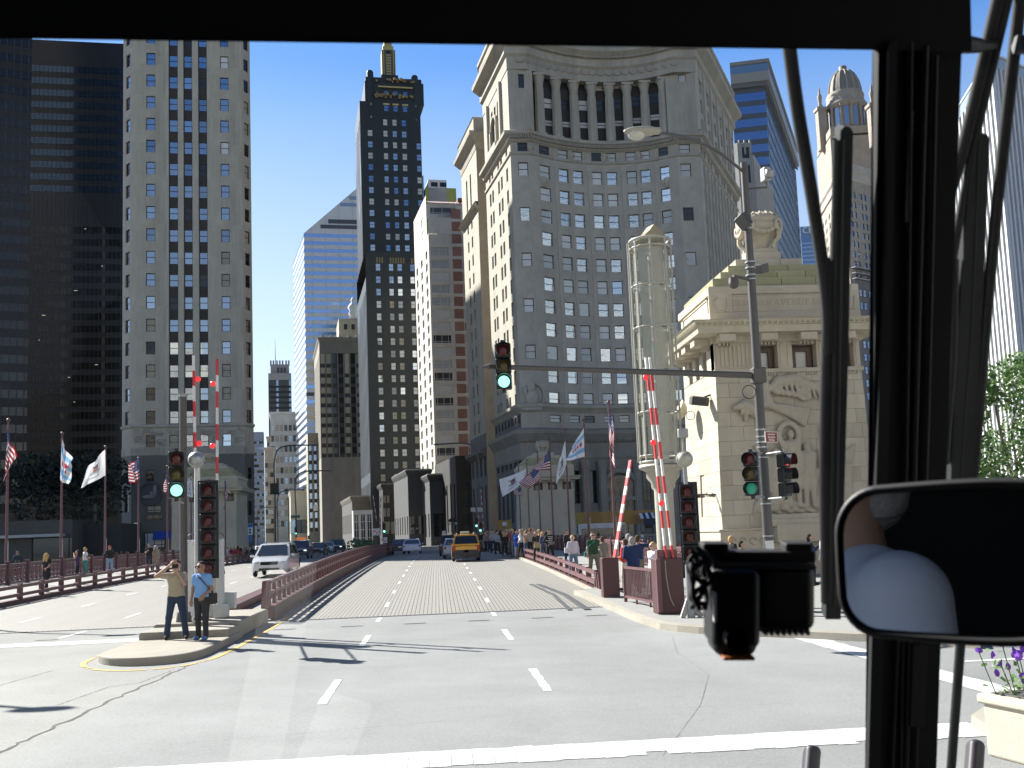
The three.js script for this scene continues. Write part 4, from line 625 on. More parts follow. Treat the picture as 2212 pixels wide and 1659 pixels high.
  cz.forEach(([c0, c1], i) => {
    const A = P5(c0 - 26, zc(c0) + 1.9, 200), B = P5(c1 + 26, zc(c1) + 1.9, 200), w0 = P5(c0, zc(c0), 200), l = len(A, B), yy = v => onPlane(A, B, X5((c0 + c1) / 2), v)[1], dv = (i - 3) ** 2 * -.6 + (i < 3 ? 0 : (i - 3) * -4), S = v => yy(v + dv);
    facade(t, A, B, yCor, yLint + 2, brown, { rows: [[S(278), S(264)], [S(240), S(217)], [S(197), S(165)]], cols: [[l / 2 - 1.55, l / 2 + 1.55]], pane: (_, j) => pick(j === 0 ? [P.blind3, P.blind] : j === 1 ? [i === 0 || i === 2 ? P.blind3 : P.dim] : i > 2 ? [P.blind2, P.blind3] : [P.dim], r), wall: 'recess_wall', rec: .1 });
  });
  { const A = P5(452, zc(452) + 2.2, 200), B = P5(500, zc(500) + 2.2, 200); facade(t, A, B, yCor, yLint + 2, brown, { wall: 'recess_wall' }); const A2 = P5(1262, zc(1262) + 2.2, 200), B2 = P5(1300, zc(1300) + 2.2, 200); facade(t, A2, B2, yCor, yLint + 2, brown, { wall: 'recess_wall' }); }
  for (const c of [500, 605, 715, 824, 935, 1046, 1156, 1270]) { const p = P5(c, zc(c) + .75, 200), g = G(), y0 = yCor + .3, y1 = yLint - .2, hh = y1 - y0; g.box(0, .3, 0, 2, .6, 2); g.lathe([[1.0, .6], [.9, 1.0], [.82, 1.3], [.80, hh * .4], [.70, hh - 2.2]], 0, 0, 0, 18); g.lathe([[.7, hh - 2.3], [.8, hh - 1.4], [1.0, hh - .7], [1.05, hh - .4]], 0, 0, 0, 8); g.box(0, hh - .2, 0, 2.1, .4, 2.1); for (let k = 0; k < 9; k++) { const a = k / 9 * 2 * PI; g.rod([Math.cos(a) * .82, 1.3, Math.sin(a) * .82], [Math.cos(a) * .71, hh - 2.3, Math.sin(a) * .71], .09, .08, 5); } const o = g.mesh('column', M.lime3, t); o.position.set(p[0] - L[0], y0, p[1] - L[1]); }
  // corner blocks, right wing and left wing
  const Bq = [64, -204], aR = poly[10], LR = len(aR, Bq), rowsR = Array.from({ length: 14 }, (_, i) => [yTop - (12 - i) * st - h, yTop - (12 - i) * st]), colsR = []; { let q = 1.3; for (let k = 0; k < 6; k++) { colsR.push([q, q + 1.5], [q + 2.3, q + 3.8]); q += 6.1; } }
  const yTopR = yLint + 6;
  facade(t, aR, Bq, 0, col(Y5(960)), M.lime, { rows: rowsR.slice(0, 13), cols: colsR, panes: [P.dim, P.blind2, P.dark], stuff: true, rec: .4 });
  facade(t, aR, Bq, col(Y5(960)), yTopR, M.lime, { rows: [[frz[0], frz[1]], [yCor + 2.2, yCor + 4.8], [yCor + 6, yCor + 8.4], [yCor + 9.6, yCor + 12]], cols: colsR, panes: [P.dim, P.blind2, P.dark], stuff: true, rec: .5, wall: 'upper_wall' });
  { const g = G(), ang = Math.atan2(-(Bq[1] - aR[1]), Bq[0] - aR[0]); for (let k = 0; k < 7; k++) { const q = .45 + k * 6.1; if (q < LR) g.span(q - .4, q + .4, 3, col(Y5(980)), 0, .3); if (q + 3 < LR) { g.span(q + 2.75, q + 3.0, 3, col(Y5(980)), 0, .22); } if (q < LR) g.span(q - .4, q + .4, yCor + 1.5, yTopR - 3, 0, .35); } const o = kindStuff(g.mesh('wing_piers', M.lime2, t)); o.rotation.y = ang; o.position.set(aR[0] - L[0], 0, aR[1] - L[1]); }
  const backR = go(Bq, 99, 30);
  facade(t, Bq, backR, 0, yTopR, M.lime, {});
  // left wing: near face, court wall, far face
  const dS = 99, a1 = go(L, dS, 20.5), a2 = [a1[0] + 5.6, a1[1] + .6], a3 = [a2[0] - 1.6, a2[1] - 11], q0 = onZ(1058, 207), q1 = go(q0, 99, 17);
  const rowsL = [...rows, frz], LW = len(a1, L), cl = [[3.2, 4.6], [8.6, 10], [13.4, 14.8]].map(c => c), cl2 = [[3, 4.4], [5.2, 6.6], [10.2, 11.6], [12.6, 14], [16.8, 18.2]], shade5 = [P.dim, P.dark, P.dark];
  const lit = mat([.46, .42, .345], .85, { map: T.streak, bumpMap: T.bumpy, bumpScale: .02 }), rL = [...Array.from({ length: 13 }, (_, i) => [yTop - (10 - i) * st - h, yTop - (10 - i) * st]).slice(0, 11)];
  facade(t, a1, L, yBase, col(Y5(960)), lit, { rows: rows, cols: cl2, panes: shade5, r, rec: .45 });
  facade(t, a1, L, col(Y5(960)), yCor, lit, { rows: [frz], cols: cl2, panes: shade5, r, wall: 'frieze_wall', rec: .4 });
  facade(t, a1, L, yCor, yLint + 6, lit, { rows: [[yLint - 7.5, yLint - 2.2]], cols: [[6.5, 8], [9, 10.5], [11.5, 13]], panes: shade5, r, wall: 'upper_wall', rec: .5 });
  { const g = G(), ang = Math.atan2(-(L[1] - a1[1]), L[0] - a1[0]), c = 9.7; g.span(c - 5.8, c - 4.9, yCor, yLint, 0, .5); g.span(c + 4.9, c + 5.8, yCor, yLint, 0, .5); g.at(new THREE.TorusGeometry(2.2, .35, 6, 14, PI), c, yCor + 5.5, .2); g.span(c - 2.6, c - 2.0, yCor + 1, yCor + 5.5, 0, .6); g.span(c + 2.0, c + 2.6, yCor + 1, yCor + 5.5, 0, .6); g.span(c - 3.4, c + 3.4, yCor + .9, yCor + 1.9, 0, 1); const o = g.mesh('arched_window_surround', lit, t); o.rotation.y = ang; o.position.set(a1[0] - L[0], 0, a1[1] - L[1]); const k = G(); k.span(c - 1.9, c + 1.9, yCor + 1.9, yCor + 6.6, .02, .1); const w = k.mesh('window', P.dark, t); w.rotation.y = ang; w.position.copy(o.position); }
  facade(t, go(a1, 99 - 90, 12), a1, 0, yLint + 6, M.lime, {});
  facade(t, q0, [q0[0] + 9, q0[1] - 1.4], 0, yLint + 4, mat([.36, .31, .24], .85, { map: T.stone }), { rows: [[yLint - 7, yLint - 3], [yCor + 1, yCor + 4]], cols: [[2.6, 3.8]], panes: [P.blind2, P.dim], wall: 'court_wall' });
  const LF = len(q1, q0); facade(t, q1, q0, yBase, yLint + 4, lit, { rows: [...rows, frz, [yLint - 7, yLint - 3], [yCor + 2, yCor + 6]], cols: [[5, 6.5], [9.2, 10.7]], panes: shade5, r, rec: .45 });
  roof(t, [q1, q0, [q0[0] + 9, q0[1] - 1.4], [q1[0] + 9, q1[1] - 1.4]], yLint + 3.9, M.grey);
  // cornices sweep round wing, front and right wing
  const run = [a1, ...smooth, Bq];
  cornice(t, run, [[.05, yCor - 1.2], [.5, yCor - .9], [.6, yCor - .3], [1.2, yCor], [1.25, yCor + .5], [.6, yCor + .8]], M.lime3);
  cornice(t, run, [[.03, col(Y5(960)) - .2], [.25, col(Y5(960))], [.25, col(Y5(960)) + .4], [.05, col(Y5(960)) + .5]], M.lime3, 'string_course');
  cornice(t, [q1, q0], [[.05, yCor - 1.2], [.6, yCor - .3], [1.2, yCor], [.6, yCor + .8]], M.lime3);
  cornice(t, [q1, q0, [q0[0] + 9, q0[1] - 1.4]], [[.1, yLint], [.4, yLint + 1.6], [1.6, yLint + 2.6], [1.7, yLint + 3.3], [.5, yLint + 3.4], [.5, yLint + 6.4], [.7, yLint + 6.6], [.1, yLint + 6.9]], M.lime3);
  cornice(t, run, [[-1.2, yLint - .15], [.1, yLint], [.15, yLint + 2.2], [.6, yLint + 2.6], [.6, yLint + 3.8], [2.0, yLint + 4.8], [2.1, yLint + 5.5], [.9, yLint + 5.8], [.6, yLint + 6], [.6, yLint + 9.4], [.9, yLint + 9.6], [.9, yLint + 10.2], [.2, yLint + 10.4]], M.lime3, 'entablature');
  { const g = G(); const pts = new THREE.CatmullRomCurve3(smooth.map(p => V3(p[0], 0, p[1]))).getSpacedPoints(96); pts.forEach((p, i) => { const q = pts[Math.min(95, i) + 1] ?? p, a = Math.atan2(-(pts[Math.min(96, i + 1)].z - pts[Math.max(0, i - 1)].z), pts[Math.min(96, i + 1)].x - pts[Math.max(0, i - 1)].x), nx = Math.sin(a), nz2 = Math.cos(a); g.box(p.x - L[0] + nx * .75, yCor - .45, p.z - L[1] + nz2 * .75, .2, .55, .5, a); g.box(p.x - L[0] + nx * .95, yLint + 4.15, p.z - L[1] + nz2 * .95, .2, .5, .6, a); if (i > 8 && i < 88 && i % 10 > 2) g.box(p.x - L[0] + nx * .62, yLint + 7.8, p.z - L[1] + nz2 * .62, .16, 2.2, .12, a); }); kindStuff(g.mesh('dentils', M.lime3, t));
    const s = G(); for (let i = 6; i < 90; i += 4) { const p = pts[i]; s.at(new THREE.TorusGeometry(.75, .14, 5, 10, PI), p.x - L[0], yLint + 1.9, p.z - L[1] + .25, PI); } kindStuff(s.mesh('garland', M.lime3, t)); }
  // base with columns, arch and inscription
  const bt = mat([.30, .275, .235], .85, { map: T.stone }), y1 = yEnt, run2 = [go(L, dS, 20.5), ...smooth, Bq];
  cornice(t, run2, [[.1, y1 - 4.6], [.3, y1 - 4.2], [.35, y1 - 1.8], [.9, y1 - 1], [1.4, y1 - .3], [1.5, y1 + .3], [.5, y1 + .7]], bt, 'entablature');
  cornice(t, run2, [[.02, yBase - .5], [.4, yBase], [.8, yBase + .4], [.85, yBase + .9], [.1, yBase + 1.2]], M.lime3);
  { const g = G(); new THREE.CatmullRomCurve3(smooth.map(p => V3(p[0], 0, p[1]))).getSpacedPoints(90).forEach(p => g.box(p.x - L[0], y1 - 1.35, p.z - L[1] + .75, .22, .5, .5)); kindStuff(g.mesh('dentils', bt, t)); }
  const darkW = mat([.06, .058, .052], .5), Ps = c => P5(c, zc(c) + .0, 354);
  for (let i = 0; i < 10; i++) { const A = poly[i], B = poly[i + 1], l = len(A, B); facade(t, A, B, 0, y1 - 4, bt, { rows: i === 5 ? [] : [[2.2, y1 - 14.5], [y1 - 12, y1 - 6.4]], cols: i === 0 || i === 9 ? [] : i === 4 || i === 5 ? [] : [[l * .3, l * .72]], kind: 'cross', panes: [P.dark, P.blind2, P.dim], r, rec: .5, wall: 'base_wall' }); }
  { const A = poly[4], B = poly[6], m0 = [(A[0] + B[0]) / 2 - L[0], (A[1] + B[1]) / 2 - L[1]], g = G(), k = G(); g.at(new THREE.TorusGeometry(2.9, .55, 8, 20, PI), m0[0], y1 - 9.5, m0[1] + .35); g.box(m0[0] - 2.9, (y1 - 9.5) / 2, m0[1] + .35, 1.1, y1 - 9.5, .9); g.box(m0[0] + 2.9, (y1 - 9.5) / 2, m0[1] + .35, 1.1, y1 - 9.5, .9); g.box(m0[0], y1 - 11.4, m0[1] + .5, 6.4, .7, 1); g.mesh('entrance_arch', bt, t); k.at(new THREE.CircleGeometry(2.6, 20, 0, PI), m0[0], y1 - 10, m0[1] + .22); k.box(m0[0], (y1 - 10) / 2, m0[1] + .15, 5, y1 - 10, .12); const d = k.mesh('entrance_glazing', P.dark, t); const b = G(); for (let q = -2; q <= 2; q++) b.box(m0[0] + q * 1, y1 / 2 - 4.6, m0[1] + .26, .1, y1 - 10, .1); kindStuff(b.mesh('glazing_bar', M.pole, d)); }
  for (const i of [2, 3, 4, 6, 7, 8]) { const p = poly[i], g = G(), hh = y1 - 4.8; g.lathe([[.95, 0], [.95, 1.2], [.78, 1.6], [.70, hh - 2.2], [.78, hh - 1.6], [1.0, hh - .5], [1.0, hh]], 0, 0, 0, 16); for (let k = 0; k < 11; k++) { const a = k / 11 * 2 * PI; g.rod([Math.cos(a) * .74, 1.7, Math.sin(a) * .74], [Math.cos(a) * .66, hh - 2.3, Math.sin(a) * .66], .09, .08, 4); } const o = g.mesh('base_column', bt, t); o.position.set(p[0] - L[0], 0, p[1] - L[1] + .7); }
  // east base of the wing, its shade put into the dark stone colour
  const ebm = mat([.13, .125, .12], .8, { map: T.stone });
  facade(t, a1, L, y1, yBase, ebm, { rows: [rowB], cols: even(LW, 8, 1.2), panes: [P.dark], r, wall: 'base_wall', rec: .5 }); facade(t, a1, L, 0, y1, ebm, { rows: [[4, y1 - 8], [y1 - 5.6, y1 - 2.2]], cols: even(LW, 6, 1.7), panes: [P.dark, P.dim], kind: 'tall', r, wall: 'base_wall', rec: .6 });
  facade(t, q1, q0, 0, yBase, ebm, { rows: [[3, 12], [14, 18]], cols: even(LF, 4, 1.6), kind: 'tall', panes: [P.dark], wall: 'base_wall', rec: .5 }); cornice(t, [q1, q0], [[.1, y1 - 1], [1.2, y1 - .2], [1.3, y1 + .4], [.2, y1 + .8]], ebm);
  { const font = await new FontLoader().loadAsync('fonts/droid/droid_serif_regular.typeface.json'), tg = new TextGeometry('LONDON GUARANTEE BUILDING', { font, size: 1.15, depth: .08, curveSegments: 2 }); tg.computeBoundingBox(); const g = G(), A = poly[3], B = poly[8]; g.at(tg, -tg.boundingBox.max.x / 2, 0, 0); const o = g.mesh('inscription', M.lime3, t); o.position.set((A[0] + B[0]) / 2 - L[0], y1 - 3.5, Math.max(A[1], B[1]) - L[1] - 1.6); }
  { const g = G(), p = P5(360, ZL - .1, 354); g.sph(0, 1.8, 0, .7, .9, .3); g.sph(.1, .1, 0, 1.1, 1.2, .3); g.at(new THREE.TorusGeometry(2.1, .22, 6, 20, PI * 1.1), .1, .4, 0, 0, 0, -1.9); g.sph(-1, 1.2, .05, .35, .9, .2, 8); g.box(0, -1.8, 0, 3.4, .5, .7); const o = g.mesh('carved_figure', M.lime3, t); o.position.set(p[0] - L[0] + .9, col(532 + 940 * .3468 - 0) - .2, p[1] - L[1] + .2); }
  roof(t, [a1, ...smooth, Bq, backR, [backR[0] - 40, backR[1]]], yLint + 5.4, M.grey);
  // stage behind the parapet and lantern stage
  const s0 = onZ(1502, 186), s1 = meet(s0, 0, 1566), t2 = bld('pale_tower_top', 'pale stone tower top with paired windows peeping over the curved cornice', s0, 'tower top'); block(t2, s0, s1, 10, 40, yAt(s0[0], s0[1], 30), mat([.44, .43, .41], .8, { map: T.stone }), { front: { rows: floors(yAt(s0[0], s0[1], 150), 3, 4.2, .8, 2.4), cols: even(len(s0, s1), 4, .9), panes: [P.dim] } });
}
// ---------- right side: gothic block, glass tower, domed tower, white ribbed tower ----------
{ // grey gothic ribbed block beside the glass tower
  const A = onZ(1646, 235), B = meet(A, 0, 1678), C2 = onZ(1718, 262), t = bld('ribbed_gothic_block', 'weathered pale stone block with thin vertical ribs between curved building and glass tower', A), m = mat([.40, .395, .375], .85, { map: T.streak }), y = v => yAt(A[0], A[1], v), yt = y(308), L = len(A, B);
  facade(t, A, B, 0, yt, m, { rows: [[y(342), y(318)], [y(395), y(356)]], cols: [[L * .3, L * .8]], panes: [P.dim], kind: 'cross' }); facade(t, B, C2, 0, yt - 4, m, {}); facade(t, go(A, 120, 12), A, 0, yt, m, {}); roof(t, [A, B, C2, go(A, 100, 30)], yt - 4.1, M.grey);
  const g = G(), ang = Math.atan2(-(C2[1] - B[1]), C2[0] - B[0]), l = len(B, C2); for (let q = .4; q < l; q += 1.5) g.span(q, q + .5, 20, yt - 3, 0, .35); const o = kindStuff(g.mesh('stone_ribs', mat([.46, .45, .43], .85, { map: T.streak }), t)); o.rotation.y = ang; o.position.set(B[0] - A[0], 0, B[1] - A[1]);
  const k = G(); for (let q = .3; q < L; q += 1.3) k.span(q, q + .35, yt - 3, yt + .6, -.2, .2); kindStuff(k.mesh('pinnacle', m, t));
}
{ // glass office tower with overhanging top
  const A = onZ(1640, 450), B = meet(A, -14, 1716), Cn = onZ(1772, 558), t = bld('blue_glass_tower', 'blue glass office tower with a broad overhanging roof slab', A, 'tower'), y = v => yAt(B[0], B[1], v), top = y(187), bandM = mat([.075, .085, .10], .4), edgeM = mat([.11, .13, .155], .35), gl = mat([.16, .26, .46], .08, { metalness: .85 }), gl2 = mat([.36, .48, .66], .06, { metalness: .9 });
  const Ab = go(A, 70, 60); facade(t, A, B, 0, top, bandM, {}); facade(t, B, Cn, 0, top, edgeM, {}); facade(t, Ab, A, 0, top, bandM, {}); roof(t, [A, B, Cn, Ab], top, M.black);
  const a1 = Math.atan2(-(B[1] - A[1]), B[0] - A[0]), a2 = Math.atan2(-(Cn[1] - B[1]), Cn[0] - B[0]), L1 = len(A, B), L2 = len(B, Cn), fl = 6.15, rr = rng(17);
  for (let yy = top - fl; yy > 20; yy -= fl) { const g = G(); g.span(0, L1, yy, yy + fl * .6, .02, .12); const w = g.mesh('window_band', gl, t); w.rotation.y = a1; const k = G(); k.span(.1, L2, yy, yy + fl * .62, .02, .14); const w2 = k.mesh('window_band', yy > top - 60 ? gl2 : gl, t); w2.rotation.y = a2; w2.position.set(B[0] - A[0], 0, B[1] - A[1]); }
  { const g = G(); for (let q = 2; q < L2; q += 4.5) g.span(q, q + .35, 20, top, .1, .3); const o = kindStuff(g.mesh('mullions', bandM, t)); o.rotation.y = a2; o.position.set(B[0] - A[0], 0, B[1] - A[1]); }
  // overhanging slabs
  const sl = (v0, v1, out, m, nm) => { const g = G(), Y0 = y(v0), Y1 = y(v1), off = (p, k) => [p[0] - A[0] + k[0], p[1] - A[1] + k[1]], e1 = [B[0] - A[0], B[1] - A[1]].map(v => v / L1), e2 = [Cn[0] - B[0], Cn[1] - B[1]].map(v => v / L2), n2 = [-e2[1], e2[0]], n1 = [-e1[1], e1[0]], p = [off(A, [n1[0] * out, n1[1] * out]), off(B, [n2[0] * out + n1[0] * out, n1[1] * out + n2[1] * out]), off(Cn, [n2[0] * out + e2[0] * out, n2[1] * out + e2[1] * out]), off(Ab, [0, 0])]; const s = new THREE.Shape(p.map(q => new THREE.Vector2(q[0], -q[1]))), e = new THREE.ExtrudeGeometry(s, { depth: Y1 - Y0, bevelEnabled: false }); e.rotateX(-PI / 2); g.at(e, 0, Y0, 0); g.mesh(nm, m, t); };
  sl(187, 178, 1.5, mat([.12, .12, .12], .5), 'soffit'); sl(178, 158, 2.2, mat([.26, .25, .23], .5), 'roof_band'); sl(158, 140, 2.0, mat([.20, .28, .36], .15, { metalness: .6 }), 'roof_band'); sl(140, 133, 2.6, mat([.22, .21, .19], .5), 'roof_slab');
}
{ // sign building far behind
  const A = onZ(1774, 640), B = meet(A, -10, 1832), t = bld('blue_office_block', 'distant blue glass office block with white letters on its roof band', A), y = v => yAt(A[0], A[1], v); block(t, A, B, 20, 0, y(490), mat([.16, .24, .38], .2, { metalness: .5 }));
  const L = len(A, B); for (let i = 0; i < 12; i++) { const g = G(); g.span(.2, L - .2, y(528 + i * 9), y(524.5 + i * 9), .02, .1); const w = g.mesh('window_band', mat([.30, .40, .55], .1, { metalness: .8 }), t); w.rotation.y = Math.atan2(-(B[1] - A[1]), B[0] - A[0]); }
  const font = await new FontLoader().loadAsync('fonts/droid/droid_sans_bold.typeface.json'), g = G(); g.at(new TextGeometry('CHASE', { font, size: 4.2, depth: .3, curveSegments: 2 }), 1, y(505), .2); const o = g.mesh('letters', M.white, t); o.rotation.y = Math.atan2(-(B[1] - A[1]), B[0] - A[0]);
}
{ // domed tower
  const z = 324, B = onZ(1878, 338), A = onZ(1806, 396), Cn = onZ(2030, 360), t = bld('domed_terracotta_tower', 'cream terracotta tower crowned by a ribbed dome and corner turrets', B, 'tower'), y = v => yAt(B[0], B[1], v), m = mat([.40, .345, .285], .85, { map: T.stone }), lit = mat([.56, .50, .42], .85, { map: T.stone }), yt = y(362), r = rng(27), L1 = len(A, B), L2 = len(B, Cn), a1 = Math.atan2(-(B[1] - A[1]), B[0] - A[0]), a2 = Math.atan2(-(Cn[1] - B[1]), Cn[0] - B[0]);  // terracotta colour in a shaded and a paler sunlit copy
  const st = 11.9 * .48 * 2.1 * 282 / FL, fl = 3.55, rows = Array.from({ length: 20 }, (_, i) => [yt - 10 - (19 - i) * fl, yt - 10 - (19 - i) * fl + 2.1]);
  const c2 = []; for (let q = 2.6; q < L2 - 4; q += 6.2) c2.push([q, q + 1.5], [q + 2.3, q + 3.8]); const c1 = []; for (let q = 3; q < L1 - 4; q += 6.4) c1.push([q, q + 1.5], [q + 2.2, q + 3.7]);
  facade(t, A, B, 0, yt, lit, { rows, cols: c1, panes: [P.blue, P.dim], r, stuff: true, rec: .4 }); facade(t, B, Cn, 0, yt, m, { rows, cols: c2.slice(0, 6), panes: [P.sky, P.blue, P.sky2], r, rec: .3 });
  facade(t, Cn, go(Cn, 110, 30), 0, yt, m); facade(t, go(A, 40, 40), A, 0, yt, m); roof(t, [A, B, Cn, go(Cn, 110, 40)], yt, m);
  { const g = G(); for (let yy = 10; yy < yt - 4; yy += .9) { g.span(.3, 2.3, yy, yy + .5, 0, .12); for (const c of c2) g.span(c[1] + .1, c[1] + .5, yy, yy + .5, 0, .1); } const o = kindStuff(g.mesh('rusticated_bands', lit, t)); o.rotation.y = a2; const k = G(); for (let yy = 10; yy < yt - 4; yy += .9) { k.span(L1 - 2.4, L1, yy, yy + .5, 0, .14); k.span(0, 2.2, yy, yy + .5, 0, .14); k.span(L1 * .45, L1 * .52, yy, yy + .5, 0, .12); } const p = kindStuff(k.mesh('rusticated_bands', lit, t)); p.rotation.y = a1; p.position.set(A[0] - B[0], 0, A[1] - B[1]); }
  cornice(t, [A, B, Cn], [[.05, yt - 4.4], [.6, yt - 4], [.6, yt - 1.6], [1.2, yt - .8], [1.3, yt], [.3, yt + .5], [.2, yt + 2.4], [-.3, yt + 2.5]], lit);
  // upper stages
  const cen = dp(1832, 300, 372), cx = cen.x - B[0], cz = cen.z - B[1], f = v => yAt(cen.x, cen.z, v);
  const ring = (nm, pts, mm, n = 24) => { const g = G(); g.lathe(pts, cx, 0, cz, n); return g.mesh(nm, mm, t); }, px = 372 / FL;
  { const g = G(); g.rbox(cx, (yt + f(318)) / 2 - .5, cz, 116 * px, f(318) - yt + 1, 25, .3, -.16); g.rbox(cx, f(305), cz, 112 * px, 3, 24, .3, -.16); g.mesh('attic_stage', m, t); }
  ring('drum', [[48 * px, f(322)], [48 * px, f(316)], [46 * px, f(313)], [46 * px, f(298)], [49 * px, f(295)], [44 * px, f(290)], [40 * px, f(287)], [39 * px, f(240)], [47 * px, f(236)], [48 * px, f(231)], [43 * px, f(226)], [41 * px, f(214)], [43 * px, f(212)], [40 * px, f(205)]], m);
  const dome = ring('dome', [[37 * px, f(207)], [36 * px, f(196)], [32.5 * px, f(180)], [26 * px, f(166)], [16 * px, f(156)], [9 * px, f(152)], [9 * px, f(146)], [8 * px, f(144)], [0, f(142.5)]], mat([.26, .24, .20], .7, { map: T.stone }), 28);
  { const g = G(), pr = [[37.3, 207], [36.4, 196], [33, 180], [26.4, 166], [16.4, 156]]; for (let k = 0; k < 14; k++) { const a = k / 14 * 2 * PI; for (let i = 0; i < 4; i++) g.rod([cx + Math.cos(a) * pr[i][0] * px, f(pr[i][1]), cz + Math.sin(a) * pr[i][0] * px], [cx + Math.cos(a) * pr[i + 1][0] * px, f(pr[i + 1][1]), cz + Math.sin(a) * pr[i + 1][0] * px], .32, .32, 5); } kindStuff(g.mesh('dome_rib', mat([.36, .32, .26], .8), dome)); }
  for (let k = 0; k < 12; k++) { const a = k / 12 * 2 * PI + .13, g = G(); g.rod([cx + Math.cos(a) * 44 * px, f(286), cz + Math.sin(a) * 44 * px], [cx + Math.cos(a) * 44 * px, f(238), cz + Math.sin(a) * 44 * px], 3.0 * px, 2.6 * px, 10); g.box(cx + Math.cos(a) * 44 * px, f(239), cz + Math.sin(a) * 44 * px, 1.1, 1, 1.1); g.mesh('drum_column', m, t); const aa = a + PI / 12, w = G(); w.at(new THREE.PlaneGeometry(10 * px, f(246) - f(280)), cx + Math.cos(aa) * 39.6 * px, (f(246) + f(280)) / 2, cz + Math.sin(aa) * 39.6 * px, 0, PI / 2 - aa); w.at(new THREE.CircleGeometry(5 * px, 10, 0, PI), cx + Math.cos(aa) * 39.6 * px, f(246), cz + Math.sin(aa) * 39.6 * px, 0, PI / 2 - aa); w.mesh('drum_window', P.sky2, t); }
  for (const [vx, v] of [[1777, 300], [1890, 295]]) { const p = dp(vx, v, vx < 1800 ? 372 : 350), g = G(), k = vx < 1800 ? 8 : 0, q = v2 => yAt(p.x, p.z, v2 + k); g.rbox(p.x - B[0], (q(318) + q(232)) / 2, p.z - B[1], 20 * px, q(232) - q(318), 20 * px, .2); g.box(p.x - B[0], q(230), p.z - B[1], 25 * px, 1.2, 25 * px); g.lathe([[6 * px, q(229)], [6.5 * px, q(222)], [4 * px, q(218)], [5 * px, q(205)], [6 * px, q(202)], [3 * px, q(196)], [2 * px, q(188)], [.3 * px, q(178)]], p.x - B[0], 0, p.z - B[1], 10); g.mesh('corner_turret', m, t); }
  { const g = G(), rr = rng(6); for (let k = 0; k < 28; k++) { const q = rr() * L2 * .5, yy = y(565) + rr() * 3; g.rod([q, yy, 2 + rr()], [q + 2 * (rr() - .5), yy + 1.5 * rr(), 3 + rr()], .12, .12, 4); } for (const yy of [y(580), y(592), y(604)]) g.span(0, L2 * .55, yy, yy + .35, .5, 2.2); const o = kindStuff(g.mesh('scaffold', M.galv, t)); o.rotation.y = a2; }
  const d = G(); d.span(.2, L2 * .6, 0, y(600), .05, 1.2); const dk = d.mesh('dark_lower_front', mat([.17, .165, .165], .8, { map: T.stone }), t); dk.rotation.y = a2;
  for (let j = 0; j < 9; j++) for (let i = 0; i < 6; i++) { const [fg, pg] = sash(1.6, 2.5, 'sash'), q = 2.4 + i * 2.7 + (i % 2 ? -.4 : 0), yy = y(640 + j * 28), w = put('window', fg, M.frame, dk); w.position.set(q, yy, 1.32); put('pane', pg, pick([P.blue, P.sky2, P.blue], r), w); }
}
{ // white ribbed tower
  const B = onZ(2238, 230), A = onZ(2116, 278), Cn = onZ(2430, 252), t = bld('white_ribbed_tower', 'white marble tower with thin vertical piers at the right edge', B, 'tower'), y = v => yAt(B[0], B[1], v), wm = mat([.64, .64, .63], .55), wd = mat([.62, .62, .63], .55), L1 = len(A, B), L2 = len(B, Cn), a1 = Math.atan2(-(B[1] - A[1]), B[0] - A[0]), a2 = Math.atan2(-(Cn[1] - B[1]), Cn[0] - B[0]), top = y(128), r = rng(44);
  const rec = mat([.24, .24, .25], .5); facade(t, A, B, 0, top, rec); facade(t, B, Cn, 0, top, rec); facade(t, Cn, go(Cn, 100, 30), 0, top, rec); facade(t, go(A, 70, 30), A, 0, top, rec); roof(t, [A, B, Cn, go(Cn, 100, 30), go(A, 70, 30)], top, M.grey);
  for (const [S, l, an, o, cnt] of [[A, L1, a1, 0, 14], [B, L2, a2, 1, 22]]) {
    const p = l / cnt; for (let k = 0; k <= cnt; k++) { const g = G(); g.span(k * p - p * .21, k * p + p * .21, 0, top - 2.4, 0, .75); const w = g.mesh('pier', o ? wd : wm, t); w.rotation.y = an; w.position.set(S[0] - B[0], 0, S[1] - B[1]); }
    const a = {}, fl = 3.75; for (let k = 0; k < cnt; k++) for (let yy = top - 3; yy > 6; yy -= fl) { const mm = yy > top - 7 ? P.dark : pick(o ? [P.sky, P.dark, P.sky2] : [P.sky3, P.dim, P.sky, P.dark], r); (a[mm.uuid] ??= [mm, G()])[1].span(k * p + p * .22, k * p + p * .78, yy - 2.4, yy - .2, .02, .12); }
    for (const [mm, g] of Object.values(a)) { const w = kindStuff(g.mesh('panes', mm, t)); w.rotation.y = an; w.position.set(S[0] - B[0], 0, S[1] - B[1]); }
  }
  cornice(t, [A, B, Cn], [[.3, top - 2.6], [.75, top - 2.4], [.8, top + .2], [.2, top + .4]], mat([.40, .47, .52], .3, { metalness: .3 }), 'glazed_parapet'); cornice(t, [A, B, Cn], [[.3, top + .4], [1, top + .5], [1, top + 1], [.2, top + 1.1]], wm);
}
{ const A = onZ(2076, 210), B = meet(A, 0, 2122), t = bld('grey_old_block', 'small grey stone block with square windows seen between pillar and tree', A), y = v => yAt(A[0], A[1], v); block(t, A, B, 20, 0, y(884), M.grey, { front: { rows: floors(y(884) - 26, 6, 4.2, 1, 2.2), cols: [[.9, 2.5]], panes: [P.dim] } }); }
